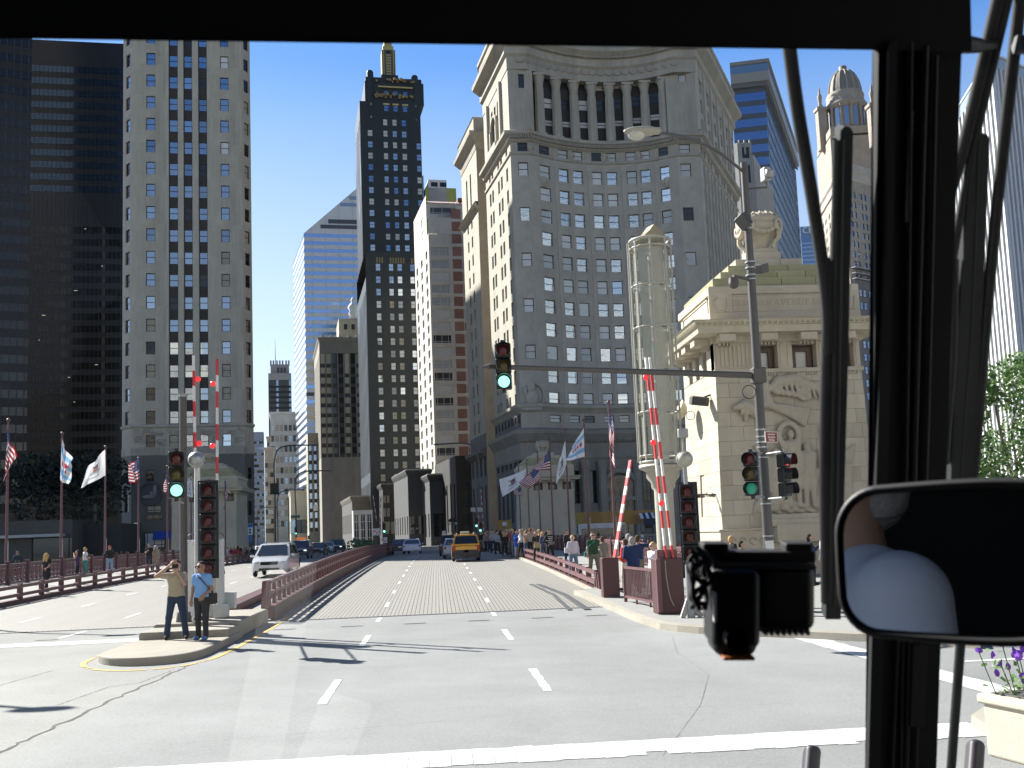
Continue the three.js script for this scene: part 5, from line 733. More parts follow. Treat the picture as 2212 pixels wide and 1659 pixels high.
// ---------- the riverside buildings on the near bank, behind and beside the bus: seen in the windows opposite ----------
{
  const w = mat([.72, .69, .62], .75, { map: T.stone }), rr = rng(12);
  const mk = (name, label, A, B, d, h, m, fl, n) => { const t = bld(name, label, A, 'building'), L = len(A, B), a = into(A, A, B, d), b = into(B, A, B, d); const o = l => ({ rows: floors(5, Math.floor((h - 8) / fl), fl, 1, 2.2), cols: even(l, Math.round(l / n), 1.5), panes: [P.dim, P.dark], stuff: true, r: rr }); facade(t, A, B, 0, h, m, o(L)); facade(t, a, A, 0, h, m, o(d)); facade(t, B, b, 0, h, m, o(d)); facade(t, b, a, 0, h, m, {}); roof(t, [A, B, b, a], h, M.grey); cornice(t, [a, A, B, b], [[.1, h - 2], [1, h - .8], [1.1, h], [.2, h + .4]], m); };
  mk('white_terracotta_building', 'white terracotta building on the near bank behind the bus, right', [92, 22], [34, 22], 60, 62, w, 4, 3.4);
  mk('grey_gothic_building', 'pale stone building on the near bank behind the bus, left', [-30, 46], [-80, 46], 50, 75, M.lime2, 4, 3.4);
}
// ---------- bridge houses ----------
const FONT = await new FontLoader().loadAsync('fonts/droid/droid_serif_regular.typeface.json'), FONTB = await new FontLoader().loadAsync('fonts/droid/droid_sans_bold.typeface.json');
// surface of a smooth union of tapered limbs: prims = [ax,ay,az, bx,by,bz, ra, rb, (squash in z)]
function blob(prims, cell, k = .05, clip) {
  const lo = [1e9, 1e9, 1e9], hi = [-1e9, -1e9, -1e9];
  for (const p of prims) for (let i = 0; i < 3; i++) { lo[i] = Math.min(lo[i], p[i] - p[6], p[i + 3] - p[7]); hi[i] = Math.max(hi[i], p[i] + p[6], p[i + 3] + p[7]); }
  for (let i = 0; i < 3; i++) { lo[i] -= cell * 2.5; hi[i] += cell * 2.5; }
  const n = [0, 1, 2].map(i => Math.max(3, Math.ceil((hi[i] - lo[i]) / cell) + 1)), [nx, ny, nz2] = n, F = new Float32Array(nx * ny * nz2).fill(1e3);
  for (const p of prims) {
    const [ax, ay, az, bx, by, bz, ra, rb] = p, sq = p[8] ?? 1, dx = bx - ax, dy = by - ay, dz = bz - az, dd = dx * dx + dy * dy + dz * dz || 1e-9, R2 = Math.max(ra, rb) + k + cell * 2, c0 = [0, 1, 2].map(i => Math.max(0, Math.floor((Math.min(p[i], p[i + 3]) - R2 - lo[i]) / cell))), c1 = [0, 1, 2].map(i => Math.min(n[i] - 1, Math.ceil((Math.max(p[i], p[i + 3]) + R2 - lo[i]) / cell)));
    for (let z = c0[2]; z <= c1[2]; z++) for (let y = c0[1]; y <= c1[1]; y++) for (let x = c0[0]; x <= c1[0]; x++) {
      const X = lo[0] + x * cell, Y = lo[1] + y * cell, Z = lo[2] + z * cell; let t = ((X - ax) * dx + (Y - ay) * dy + (Z - az) * dz) / dd; t = t < 0 ? 0 : t > 1 ? 1 : t;
      const ex = X - ax - dx * t, ey = Y - ay - dy * t, ez = (Z - az - dz * t) / sq, d = Math.sqrt(ex * ex + ey * ey + ez * ez) - ra - (rb - ra) * t, i = (z * ny + y) * nx + x, o = F[i];
      if (o > 100) F[i] = d; else { const h = Math.max(0, k - Math.abs(o - d)) / k; F[i] = Math.min(o, d) - h * h * k * .25; }
    }
  }
  if (clip) for (let z = 0, i = 0; z < nz2; z++) for (let y = 0; y < ny; y++) for (let x = 0; x < nx; x++, i++) F[i] = Math.max(F[i], clip(lo[0] + x * cell, lo[1] + y * cell, lo[2] + z * cell));
  const vid = new Int32Array(nx * ny * nz2).fill(-1), pos = [], idx = [], at = (x, y, z) => (z * ny + y) * nx + x;
  for (let z = 0; z < nz2 - 1; z++) for (let y = 0; y < ny - 1; y++) for (let x = 0; x < nx - 1; x++) {
    let m = 0, c = 0, sx = 0, sy = 0, sz = 0; const v = [];
    for (let q = 0; q < 8; q++) { const f = F[at(x + (q & 1), y + (q >> 1 & 1), z + (q >> 2))]; v.push(f); if (f < 0) m |= 1 << q; }
    if (m === 0 || m === 255) continue;
    for (let a = 0; a < 8; a++) for (const bit of [1, 2, 4]) { const b = a | bit; if (a & bit || (v[a] < 0) === (v[b] < 0)) continue; const t = v[a] / (v[a] - v[b]); sx += (a & 1) + (bit === 1 ? t : 0); sy += (a >> 1 & 1) + (bit === 2 ? t : 0); sz += (a >> 2) + (bit === 4 ? t : 0); c++; }
    vid[at(x, y, z)] = pos.length / 3; pos.push(lo[0] + (x + sx / c) * cell, lo[1] + (y + sy / c) * cell, lo[2] + (z + sz / c) * cell);
  }
  for (let z = 1; z < nz2 - 1; z++) for (let y = 1; y < ny - 1; y++) for (let x = 1; x < nx - 1; x++) {
    const f = F[at(x, y, z)] < 0;
    for (const [ax, u, w] of [[[1, 0, 0], [0, 1, 0], [0, 0, 1]], [[0, 1, 0], [0, 0, 1], [1, 0, 0]], [[0, 0, 1], [1, 0, 0], [0, 1, 0]]]) {
      if (f === F[at(x + ax[0], y + ax[1], z + ax[2])] < 0) continue;
      const q = [at(x, y, z), at(x - u[0], y - u[1], z - u[2]), at(x - u[0] - w[0], y - u[1] - w[1], z - u[2] - w[2]), at(x - w[0], y - w[1], z - w[2])].map(i => vid[i]);
      if (q.some(i => i < 0)) continue; if (f) idx.push(q[0], q[1], q[2], q[0], q[2], q[3]); else idx.push(q[0], q[2], q[1], q[0], q[3], q[2]);
    }
  }
  const g = new THREE.BufferGeometry(); g.setAttribute('position', new THREE.Float32BufferAttribute(pos, 3)); g.setIndex(idx); g.computeVertexNormals(); return metreUV(g);
}
function bridgeHouse(label, x0, zf, w, d, h, full, flip) {    // x0: street-side corner, zf: front, h: cornice top above pavement
  const t = thing('bridge_house', label, 'bridge house', [x0, .14, -zf]), r = rng(73), bat = .22, s = h / 11.1, Y = v => v * s, hb = Y(10.1);
  const mm = [M.ivory, M.ivory2, M.ivory3];
  // battered body in courses of stone blocks on every face that shows
  const wAt = y => bat * (1 - y / hb);          // how far the wall stands out at height y
  { const g = G(), b = .06; const p = y => { const o = wAt(y) - b; return [[-o, y, o], [w + o, y, o], [w + o, y, -d - o], [-o, y, -d - o]]; }; const a = p(.9 * s), c = p(Y(8.72)); for (let i = 0; i < 4; i++) { const j = (i + 1) % 4; g.quad(a[i], a[j], c[j], c[i]); } g.mesh('core_wall', M.ivory2, t); }
  const winF = [[w * .26, w * .43], [w * .53, w * .70], [w * .80, w * .96]], winY = [Y(8.72), Y(9.78)], cH = Y(.62);
  const blockAt = (face, u0, u1, y0, y1) => { const g = G(), o0 = wAt(y0), o1 = wAt(y1), e = .006, k = .06, q = (u, y, o, dep) => face === 0 ? [u, y, o - dep] : [-o + dep, y, -u]; const A = [q(u0 + e, y0 + e, o0, 0), q(u1 - e, y0 + e, o0, 0), q(u1 - e, y1 - e, o1, 0), q(u0 + e, y1 - e, o1, 0)], B = [q(u0, y0, o0, k), q(u1, y0, o0, k), q(u1, y1, o1, k), q(u0, y1, o1, k)]; const ord = face === 0 ? [0, 1, 2, 3] : [1, 0, 3, 2]; const P4 = ord.map(i => A[i]), Q4 = ord.map(i => B[i]); g.quad(...P4); for (let i = 0; i < 4; i++) { const j = (i + 1) % 4; g.quad(Q4[i], Q4[j], P4[j], P4[i]); } g.mesh('stone_block', pick(mm, r), t); };
  if (full) {
    let row = 0; for (let y = Y(1.95); y < winY[0] - .02; y += cH, row++) { const y1 = Math.min(y + cH, winY[0]); let u = -wAt(y); const off = row % 2 ? .55 : 0; for (let k = 0; u < w + wAt(y) - .05; k++) { const u1 = Math.min(w + wAt(y), u + (k ? 1.1 : 1.1 - off) * s * (.85 + r() * .3)); blockAt(0, u, u1, y, y1); u = u1; } u = -wAt(y); for (let k = 0; u < d + wAt(y) - .05; k++) { const u1 = Math.min(d + wAt(y), u + (k ? 1.2 : 1.2 - off) * s); if (!(y > Y(2.5) && y < Y(4.3) && u < d * .62 && u1 > d * .45)) blockAt(1, u, u1, y, y1); else { if (u < d * .45) blockAt(1, u, d * .45, y, y1); if (u1 > d * .58) blockAt(1, d * .58, u1, y, y1); } u = u1; } }
  } else facade(t, [x0, -zf + .2], [x0 + w, -zf + .2], Y(.9), winY[0], M.ivory);
  const pierMat = M.ivory3;
  // window storey: fluted piers between deep openings
  const edges = [0, ...winF.flat(), w], piers = []; for (let i = 0; i < edges.length; i += 2) piers.push([edges[i], edges[i + 1]]);
  const yA = winY[0], yB = hb; 
  for (const [a, b] of piers) { const g = G(); g.span(a - (a === 0 ? .05 : 0), b, yA, yB, .05, -.5); const n = Math.max(1, Math.floor((b - a - .16) / .16)); for (let k = 0; k < n; k++) { const c = a + (b - a) * (k + .5) / n; g.span(c - .05, c + .05, yA + .12, yB - .28, .03, .085); } g.mesh('fluted_pier', pierMat, t); }
  { const g = G(); g.span(0, w, winY[1], yB, -.05, -.5); g.mesh('lintel', pierMat, t); const k = G(); k.span(-.1, w + .1, yA - .16, yA, -.3, .13); for (const c of [.12, .34, .48, .62, .76, .9]) for (let q = 0; q < 5; q++) k.span(w * c + q * .11, w * c + q * .11 + .06, yA - .3, yA - .16, 0, .1); k.mesh('sill_course', M.ivory, t); }
  for (const [a, b] of winF) { const [fg, pg] = sash(b - a, winY[1] - winY[0], 'plain'), W = put('window', fg, mat([.085, .05, .035], .5), t); W.position.set(a, winY[0], -.42); put('pane', pg, full ? P.blind2 : P.dim, W); const g = G(); for (const [p, q, m, n] of [[.1, .28, .1, -.1], [-.28, -.1, .1, -.1]]) g.span(p > 0 ? p : b - a + p, p > 0 ? q : b - a + q, .1, winY[1] - winY[0] - .1, -.03, .08); g.span(.28, b - a - .28, winY[1] - winY[0] - .28, winY[1] - winY[0] - .1, -.03, .08); g.mesh('inner_frame', mat([.085, .05, .035], .5), W); }
  // street side face
  const wl = [[.22, .34], [.45, .57], [.68, .80]].map(c => c.map(v => v * d)); const el = [0, ...wl.flat(), d]; for (let i = 0; i < el.length; i += 2) { const g = G(); g.span(-.05, .5, yA, yB, -el[i], -el[i + 1]); g.mesh('side_pier', pierMat, t); }
  for (const [a, b] of wl) { const g = G(); g.span(.3, .36, yA, yB, -a, -b); g.mesh('window', P.dark, t); } { const g = G(); g.span(-.04, .5, winY[1], yB, -.01, -d + .01); g.mesh('lintel', pierMat, t); }
  { const g = G(); g.span(.02, .04, Y(2.5), Y(4.3), -d * .45, -d * .58); g.mesh('slit_window', mat([.16, .11, .08], .7), t); }
  { const g = G(); g.span(w - .5, w, yA, yB, -.6, -d); g.span(.1, w - .1, yA, yB, -d + .3, -d); g.mesh('rear_wall', M.ivory, t); }
  // base
  { const g = G(); const st = [[.42, 0, .7], [.34, .7, 1.0], [.40, 1.0, 1.08]]; for (const [o, y0, y1] of st) g.rbox(w / 2, Y((y0 + y1) / 2), -d / 2, w + 2 * o, Y(y1 - y0), d + 2 * o, .03); g.mesh('base', M.ivory2, t); const k = G(); k.rbox(w / 2, Y(1.5), -d / 2, w + .62, Y(.84), d + .62, .04); k.rbox(w / 2, Y(1.95), -d / 2, w + .72, .1, d + .72, .03); const b = k.mesh('plinth', M.ivory, t); if (full) { const q = G(); for (let u = .2; u < w; u += .42) { q.at(new THREE.TorusGeometry(.13, .035, 5, 12, 5), u, Y(1.48), .33); } kindStuff(q.mesh('scroll_frieze', M.ivory2, b)); } }
  // cornice with brackets
  const P4 = (o) => [[x0 - o, -zf + o - d - 2 * o], [x0 - o, -zf + o], [x0 + w + o, -zf + o], [x0 + w + o, -zf - d - o]], yc = .14 + hb;
  cornice(t, P4(.04), [[.06, yc - .22], [.12, yc - .2], [.12, yc + Y(.04)], [.85 * s, yc + Y(.08)], [.9 * s, yc + Y(.34)], [1.0 * s, yc + Y(.38)], [1.05 * s, yc + Y(.56)], [1.12 * s, yc + Y(.6)], [.1, yc + Y(.66)]], M.ivory3);
  { const br = (u, face) => { const g = G(); if (face) g.rbox(-.42 * s, hb - Y(.1), -u, .75 * s, Y(.34), .72, .05); else g.rbox(u, hb - Y(.1), .42 * s, .72, Y(.34), .75 * s, .05); const o = g.mesh('bracket', M.ivory, t); const k = G(); for (let q = 0; q < 4; q++) face ? k.box(-.25 * s, hb - Y(.32), -u + (q - 1.5) * .15, .3, .14, .08) : k.box(u + (q - 1.5) * .15, hb - Y(.32), .25 * s, .08, .14, .3); k.mesh('bracket_drops', M.ivory2, o); }; for (const u of [.06, .345, .615, .88]) br(w * u, 0); if (full) for (const u of [.12, .42, .64, .9]) br(d * u, 1);
    const e = G(); for (let u = -.9; u < w + .9; u += .23) e.at(new THREE.TorusGeometry(.06, .025, 4, 7), u, hb + Y(.47), 1.06 * s); for (let u = -.9; u < d + .9; u += .23) e.at(new THREE.TorusGeometry(.06, .025, 4, 7), -1.06 * s, hb + Y(.47), -u, 0, PI / 2); kindStuff(e.mesh('egg_moulding', M.moss, t)); }
  // attic with the inscription
  const ya = hb + Y(.64), hA = Y(1.42), g0 = G(); g0.rbox(w / 2, ya + .2, -d / 2, w + .3, .5, d + .3, .04); g0.rbox(w / 2, ya + hA / 2 + .2, -d / 2, w + .05, hA - .4, d + .05, .05); g0.rbox(w / 2, ya + hA, -d / 2, w + .25, .36, d + .25, .05); const at2 = g0.mesh('attic', M.ivory, t);
  for (const u of [.35, w - .35]) { const g = G(); g.rbox(u, ya + hA / 2 + .2, .06, 1.0, hA - .1, .12, .04); g.at(new THREE.TorusGeometry(.3, .05, 5, 14, 4.6), u, ya + hA * .55, .14, 0, 0, 2); g.rod([u + .25, ya + hA * .3, .14], [u + .3, ya + hA * .75, .14], .05); g.mesh('carved_bracket', M.ivory3, t); }
  if (full) { const tg = new TextGeometry('MICHIGAN AVENUE BRIDGE', { font: FONT, size: .27, depth: .012, curveSegments: 3 }); tg.computeBoundingBox(); const W = tg.boundingBox.max.x, g = G(); g.at(tg, w / 2 - W / 2 + .05, ya + hA * .52, .028); g.mesh('inscription', mat([.40, .345, .255], .9), at2); const k = G(); for (const [p, q, y0, y1] of [[.95, w - .95, ya + hA - .2, ya + hA - .25], [.95, w - .95, ya + .50, ya + .46]]) k.span(p, q, y0, y1, .02, .05); k.mesh('panel_moulding', M.ivory2, at2); const sd = G(); sd.span(-.03, -.06, ya + .5, ya + hA - .2, -.5, -.58); sd.span(-.03, -.06, ya + .5, ya + hA - .2, -d + .5, -d + .58); sd.span(-.03, -.06, ya + hA - .28, ya + hA - .2, -.5, -d + .5); sd.mesh('panel_moulding', M.ivory2, at2); }
  // stepped roof
  let y = ya + hA + .18, ww = w - .25, d2 = d - .25; for (let i = 0; i < 5; i++) { const hh = Y(i === 4 ? .45 : .40), n = i < 4 ? 4 - (i > 1 ? 1 : 0) : 1, m = i < 3 ? M.moss : M.ivory; for (let k = 0; k < n; k++) { const g = G(); g.rbox(w / 2 - ww / 2 + ww * (k + .5) / n, y + hh / 2, -d / 2, ww / n - .012, hh, d2, .03); g.mesh('roof_step', i === 1 || i === 2 ? (k % 2 ? M.moss : mat([.40, .385, .25], .9, { map: T.stone })) : m, t); } y += hh; ww -= (i === 3 ? 1.6 : 1.0) * s; d2 = Math.max(1.5, d2 - .95 * s); }
  // urn
  { const g = G(), cx = w / 2, cz = -d / 2; const U = v => y + Y(.12 + (v - .9) * .6); g.rbox(cx, y + Y(.1), cz, 1.3 * s, Y(.24), 1.25 * s, .05); g.lathe([[.34, .9], [.42, 1.1], [.36, 1.3], [.5, 1.6], [.62, 2.0], [.8, 2.35], [.98, 2.6], [1.02, 2.95], [.9, 3.05], [1.02, 3.2], [1.0, 3.5], [.8, 3.6], [.7, 3.85], [.35, 4.0], [0, 4.05]].map(([a, b]) => [a * s, U(b)]), cx, 0, cz, 24); const u = g.mesh('urn', M.ivory, t); const k = G(); for (let q = 0; q < 4; q++) { const a = q * PI / 2 + PI / 4, c = Math.cos(a), n = Math.sin(a); k.at(new THREE.TorusGeometry(.25 * s, .09 * s, 6, 16), cx + c * 1.0 * s, U(2.85), cz + n * 1.0 * s, 0, PI / 4 + q * PI / 2); k.tube([[cx + c * .95 * s, U(2.6), cz + n * .95 * s], [cx + c * .98 * s, U(1.9), cz + n * .98 * s], [cx + c * .7 * s, U(1.3), cz + n * .7 * s], [cx + c * .8 * s, U(.95), cz + n * .8 * s]], .12 * s, 7, 14); } for (let q = 0; q < 4; q++) { const a = q * PI / 2, c = Math.cos(a), n = Math.sin(a); for (let e = -3; e <= 3; e++) k.sph(cx + c * .86 * s - n * e * .17 * s, U(2.25 + .035 * e * e), cz + n * .86 * s + c * e * .17 * s, .13 * s, .13 * s, .13 * s, 7); } k.mesh('urn_ornament', M.ivory3, u); const f = G(); for (let q = 0; q < 18; q++) { const a = q / 18 * 2 * PI; f.rod([cx + Math.cos(a) * .95 * s, U(3.6), cz + Math.sin(a) * .95 * s], [cx + Math.cos(a) * .75 * s, U(3.85), cz + Math.sin(a) * .75 * s], .06, .05, 5); } f.mesh('urn_rim', M.ivory2, u); }
  return { t, w, d, hb, wAt };
}
{
  const c = onZ(1567, 42), b = onZ(1884, 42), H = bridgeHouse('large cream stone bridge house with urn, inscription and carved relief right of the lattice pylon', c[0], 42, b[0] - c[0], 5.4, 10.9, true);
  // carved relief of draped figures on the front: a winged figure over horses and standing people
  const w = H.w, z0 = .20, pr = []; const L = (ax, ay, bx, by, ra, rb, z = 0, dz = 0) => pr.push([ax, ay, z, bx, by, z + dz, ra * .95, rb * .95, 1.1]);
  const X = vx => (vx - 1567) / 317 * w, Yv = v => { const p = dp(1730, v, 42); return p.y - .14; }, L2 = (x0, y0, x1, y1, ra, rb, z = 0) => L(X(x0), Yv(y0), X(x1), Yv(y1), ra, rb, z);
  // winged figure
  L2(1668, 845, 1672, 868, .2, .26); L2(1668, 828, 1668, 832, .17, .18, .08); L2(1680, 838, 1700, 822, .15, .22); L2(1700, 822, 1735, 818, .24, .2); L2(1735, 818, 1775, 838, .2, .1); L2(1690, 845, 1730, 852, .12, .1, .05); L2(1730, 852, 1760, 862, .1, .08);
  for (let k = 0; k < 9; k++) L2(1690 + k * 11, 820 + Math.abs(k - 3) * 2.2, 1694 + k * 12, 852 + k * 1.5, .10, .05, .06); for (let k = 0; k < 10; k++) { const a = k / 10 * 2 * PI; pr.push([X(1752) + Math.cos(a) * .2, Yv(852) + Math.sin(a) * .22, .08, X(1752) + Math.cos(a + .6) * .2, Yv(852) + Math.sin(a + .6) * .22, .08, .07, .07, .8]); }
  L2(1672, 868, 1640, 882, .22, .14); for (let k = 0; k < 6; k++) L2(1660 + k * 8, 870 + k * 3, 1760 - k * 2, 885 + k * 7, .12, .07, .02);
  // animal head to the left
  L2(1600, 878, 1622, 872, .12, .2, .12); L2(1622, 872, 1645, 888, .22, .26, .06); L2(1625, 885, 1622, 905, .16, .08, .05); L2(1612, 892, 1618, 884, .06, .09, .12); L2(1622, 862, 1618, 856, .05, .02, .1);
  // hooded central figure and companions
  const person = (x, top, s, lean, spear) => { const q = v => top + v * s; L2(x, q(8), x + 1, q(12), .14, .14, .14); L2(x + lean, q(30), x + lean * 1.5, q(62), .30, .26, .06); L2(x - 12 * s / 1.2 + lean, q(26), x + 12 * s / 1.2 + lean, q(26), .16, .16, .06); L2(x - 13 * s + lean, q(28), x - 15 * s, q(58), .10, .08, .1); L2(x + 13 * s + lean, q(28), x + 10 * s, q(56), .10, .08, .14); L2(x - 6 * s + lean * 1.5, q(64), x - 7 * s, q(128), .18, .10, .08); L2(x + 6 * s + lean * 1.5, q(64), x + 9 * s, q(128), .18, .10, .08); L2(x - 7 * s, q(130), x - 13 * s, q(131), .09, .07, .1); L2(x + 9 * s, q(130), x + 15 * s, q(131), .09, .07, .1); for (let k = 0; k < 4; k++) L2(x - 9 + k * 6 + lean, q(45), x - 13 + k * 9, q(92), .07, .09, .08); if (spear) L2(x - 20, q(-6), x - 18, q(90), .045, .045, .1); };
  person(1715, 925, 1.28, 0, false); person(1748, 955, 1.05, 2, false); person(1682, 965, 1.02, -2, true); person(1795, 978, .98, 1, true); person(1826, 985, .92, 1, false);
  for (let k = 0; k < 14; k++) { const a = .35 + k / 13 * 5.6; pr.push([X(1711) - Math.sin(a) * .42, Yv(940) - Math.cos(a) * .5, .16, X(1711) - Math.sin(a + .45) * .42, Yv(940) - Math.cos(a + .45) * .5, .16, .1, .1, .8]); }
  // fallen figure, shields, foliage
  L2(1650, 1088, 1690, 1078, .24, .2); L2(1690, 1078, 1725, 1092, .2, .1); L2(1645, 1075, 1640, 1068, .14, .14, .1); L2(1636, 1085, 1625, 1108, .16, .08); for (let k = 0; k < 8; k++) L2(1640 + k * 24, 1100 - (k % 3) * 3, 1658 + k * 24, 1106, .12, .1);
  for (let k = 0; k < 9; k++) L2(1812 + k * 3, 1010 + k * 5, 1820 + k * 4.5, 985 - k * 3, .05, .02, .1); for (const [x, y] of [[1654, 905], [1645, 965], [1790, 930], [1700, 1010], [1765, 1020]]) { for (let k = 0; k < 5; k++) L2(x, y + 20, x - 8 + k * 4, y - 5, .05, .03, .05); }
  L2(1580, 1111, 1870, 1111, .0, .0);
  const g = blob(pr.filter(p => p[6] > 0), .042, .09, (x, y, z) => -.06 - z); const o = put('carved_relief', g, M.ivory2, H.t); o.position.z = z0 - .06;
  const k = G(); k.rbox(w * .62, Yv(1116), .3, w * .76, .26, .5, .04); k.rbox(w * .62, Yv(1127), .36, w * .72, .3, .6, .04); k.rbox(w * .62, Yv(1150), .4, w * .62, .75, .7, .04); k.mesh('relief_ledge', M.ivory, H.t);
  // floodlight and dish on the street side, wire rack
  const fx = thing('floodlight', 'dark floodlight on a bracket on the sunlit side of the cream bridge house', 'floodlight', [c[0] - .55, 7.55, -42.9]); const q = G(); q.rbox(0, 0, 0, .75, .38, .5, .05, 0, .2, -.12); q.mesh('lamp_housing', M.pole, fx); const q2 = G(); q2.rod([.1, .1, 0], [.5, .25, 0], .04); q2.mesh('bracket', M.pole, fx); const q3 = G(); q3.box(-.05, -.04, .27, .5, .24, .02, 0, .2, -.12); q3.mesh('glass', P.dim, fx);
  const ds = thing('shell_light', 'cream shell shaped light bracket high on the sunlit side of the bridge house', 'light', [c[0] - .45, 7.3, -45.6]); const s1 = G(); s1.lathe([[.02, 0], [.3, .12], [.5, .4], [.52, .44], [0, .4]], 0, 0, 0, 16, 0, 0, 1.1); s1.mesh('shell', M.ivory3, ds); const s2 = G(); s2.at(new THREE.TorusGeometry(.2, .015, 5, 14), .1, -.1, .3); s2.mesh('wire', M.pole, ds);
  const rk = thing('wire_bracket', 'tangled black wire bracket sticking out beside the five lamp signal', 'bracket', [c[0] - .6, 3.55, -42.6]), rr = rng(5), s3 = G(); for (let k = 0; k < 26; k++) s3.rod([-1.1 + rr() * 1.6, (rr() - .5) * .2, (rr() - .5) * .3], [-1.1 + rr() * 1.6, (rr() - .5) * .25, (rr() - .5) * .3], .014, .014, 4); s3.rod([-1.2, .05, 0], [.6, 0, 0], .025); kindStuff(s3.mesh('wires', M.pole, rk));
  const c2 = onZ(1126, 128), b2 = onZ(1243, 128), H2 = bridgeHouse('distant cream bridge house with urn behind the right row of flags', c2[0], 128, b2[0] - c2[0], 6, 9.3, false);
  const c3 = onZ(372, 128), b3 = onZ(512, 128), H3 = bridgeHouse('distant cream bridge house with urn behind the left signals', c3[0], 128, b3[0] - c3[0], 7, 9.3, false);
}
// ---------- signals ----------
const visorG = (() => { const g = new THREE.CylinderGeometry(.165, .165, .2, 16, 1, true, -PI * .72, PI * 1.44); g.rotateX(PI / 2); g.rotateZ(PI); return g; })();
const sgGeo = {};
function signalHead(label, pos, turn, n, lit, o = {}) {           // lenses from top; lit = {index: material}
  const t = thing('traffic_signal', label, 'traffic signal', pos, turn), st = o.step ?? .355, hw = o.w ?? .36, cols = o.cols ?? [M.redLens, M.ambLens, M.grnLens], k = n + '_' + st;
  if (!sgGeo[k]) { const g = G(); for (let i = 0; i < n; i++) g.rbox(0, ((n - 1) / 2 - i) * st, 0, hw, st - .012, .2, .03); if (o.plate) g.rbox(0, 0, -.02, hw + .1, n * st + .12, .03, .02); g.cyl(0, n * st / 2, 0, .05, .05, .07, 10); g.cyl(0, -n * st / 2 - .07, 0, .05, .05, .07, 10); sgGeo[k] = g.geo(); const v = G(); v.at(visorG.clone(), 0, 0, .2); sgGeo.v = v.geo(); const l = G(); l.sph(0, 0, .08, .148, .148, .045, 18); sgGeo.l = l.geo(); }
  put('housing', sgGeo[k], M.blackMetal, t);
  for (let i = 0; i < n; i++) { const y = ((n - 1) / 2 - i) * st; put('lens', sgGeo.l, lit[i] ?? cols[Math.min(i, cols.length - 1)], t).position.y = y; put('visor', sgGeo.v, M.black, t).position.y = y; }
  return t;
}
const at3 = (x, y, z) => { const p = dp(x, y, z); return [p.x, p.y, p.z]; };
signalHead('three lamp signal glowing green on the brown pole of the left island', at3(381, 1026, 24), .25, 3, { 2: M.glowGreen });
signalHead('three lamp signal glowing green at the end of the long mast arm', at3(1087, 792, 23), -.02, 3, { 2: M.glowGreen });
signalHead('three lamp signal with dull green light on the left of the right pole', at3(1624, 1024, 24.6), -.55, 3, { 2: M.dimGreen });
signalHead('three lamp signal with red light turned right on the right pole', at3(1694, 1026, 24.8), .75, 3, { 0: M.glowRed });
signalHead('unlit black bridge signal with six red lamps beside the left barrier arms', at3(450, 1143, 26.4), .12, 6, {}, { step: .385, w: .4, cols: [M.redLens], plate: true });
signalHead('unlit black bridge signal with six red lamps right of the big striped arm', at3(1490, 1144, 26.2), -.32, 6, {}, { step: .385, w: .4, cols: [M.redLens], plate: true });
function postThing(name, label, cat, foot, top, r0, r1, m, extra) { const t = thing(name, label, cat, foot), g = G(); g.rod([0, 0, 0], [top[0] - foot[0], top[1] - foot[1], top[2] - foot[2]], r0, r1, 14); g.mesh('pole', m, t); if (extra) extra(t, q => [q[0] - foot[0], q[1] - foot[1], q[2] - foot[2]]); return t; }
{ // left island pole
  const f = gp(389, 1345, .42), top = dp(389, 858, 26.6); postThing('signal_pole', 'brown steel pole carrying the left green signal on the island', 'pole', [f.x, .4, -26.6], [f.x, top.y, -26.6], .10, .085, M.pole, (t, L) => { const g = G(); g.cyl(0, 0, 0, .2, .16, .25, 12); g.mesh('base', M.pole, t); const k = G(); const a = L(at3(381, 975, 24)), b = L(at3(381, 1078, 24)); k.rod([0, a[1], 0], a, .025); k.rod([0, b[1], 0], b, .025); k.cyl(0, top.y - .4 - 0, 0, .11, .11, .08); k.mesh('bracket', M.galv, t); });
}
const stripes = (a, b, w, d, n, first = 0) => { const gr = [G(), G()], A = V3(...a), B = V3(...b); for (let i = 0; i < n; i++) { const p = A.clone().lerp(B, i / n), q = A.clone().lerp(B, (i + 1) / n); gr[(i + first) % 2].bar(p.toArray(), q.toArray(), w, d); } return gr; };
function barrier(label, foot, pts, w, n, cab, lamps, first = 0, double = 0) {
  const t = thing('barrier_gate', label, 'barrier gate', foot), L = q => [q[0] - foot[0], q[1] - foot[1], q[2] - foot[2]], a = L(pts[0]), b = L(pts[1]);
  for (const off of double ? [-double, double] : [0]) { const [r, wh] = stripes([a[0] + off, a[1], a[2]], [b[0] + off * .6, b[1], b[2]], w, .05, n, first); const arm = kindStuff(wh.mesh('arm', M.white, t)); kindStuff(r.mesh('red_stripes', M.red, arm)); }
  if (cab) { const g = G(); g.rbox(cab[0], cab[2] / 2, cab[1], cab[3], cab[2], cab[4], .03); g.mesh('housing', cab[5], t); }
  for (const l of lamps) { const p = L(l), g = G(); g.sph(p[0], p[1], p[2], .075, .075, .07, 12); g.mesh('lamp', M.glowRed, t); }
  return t;
}
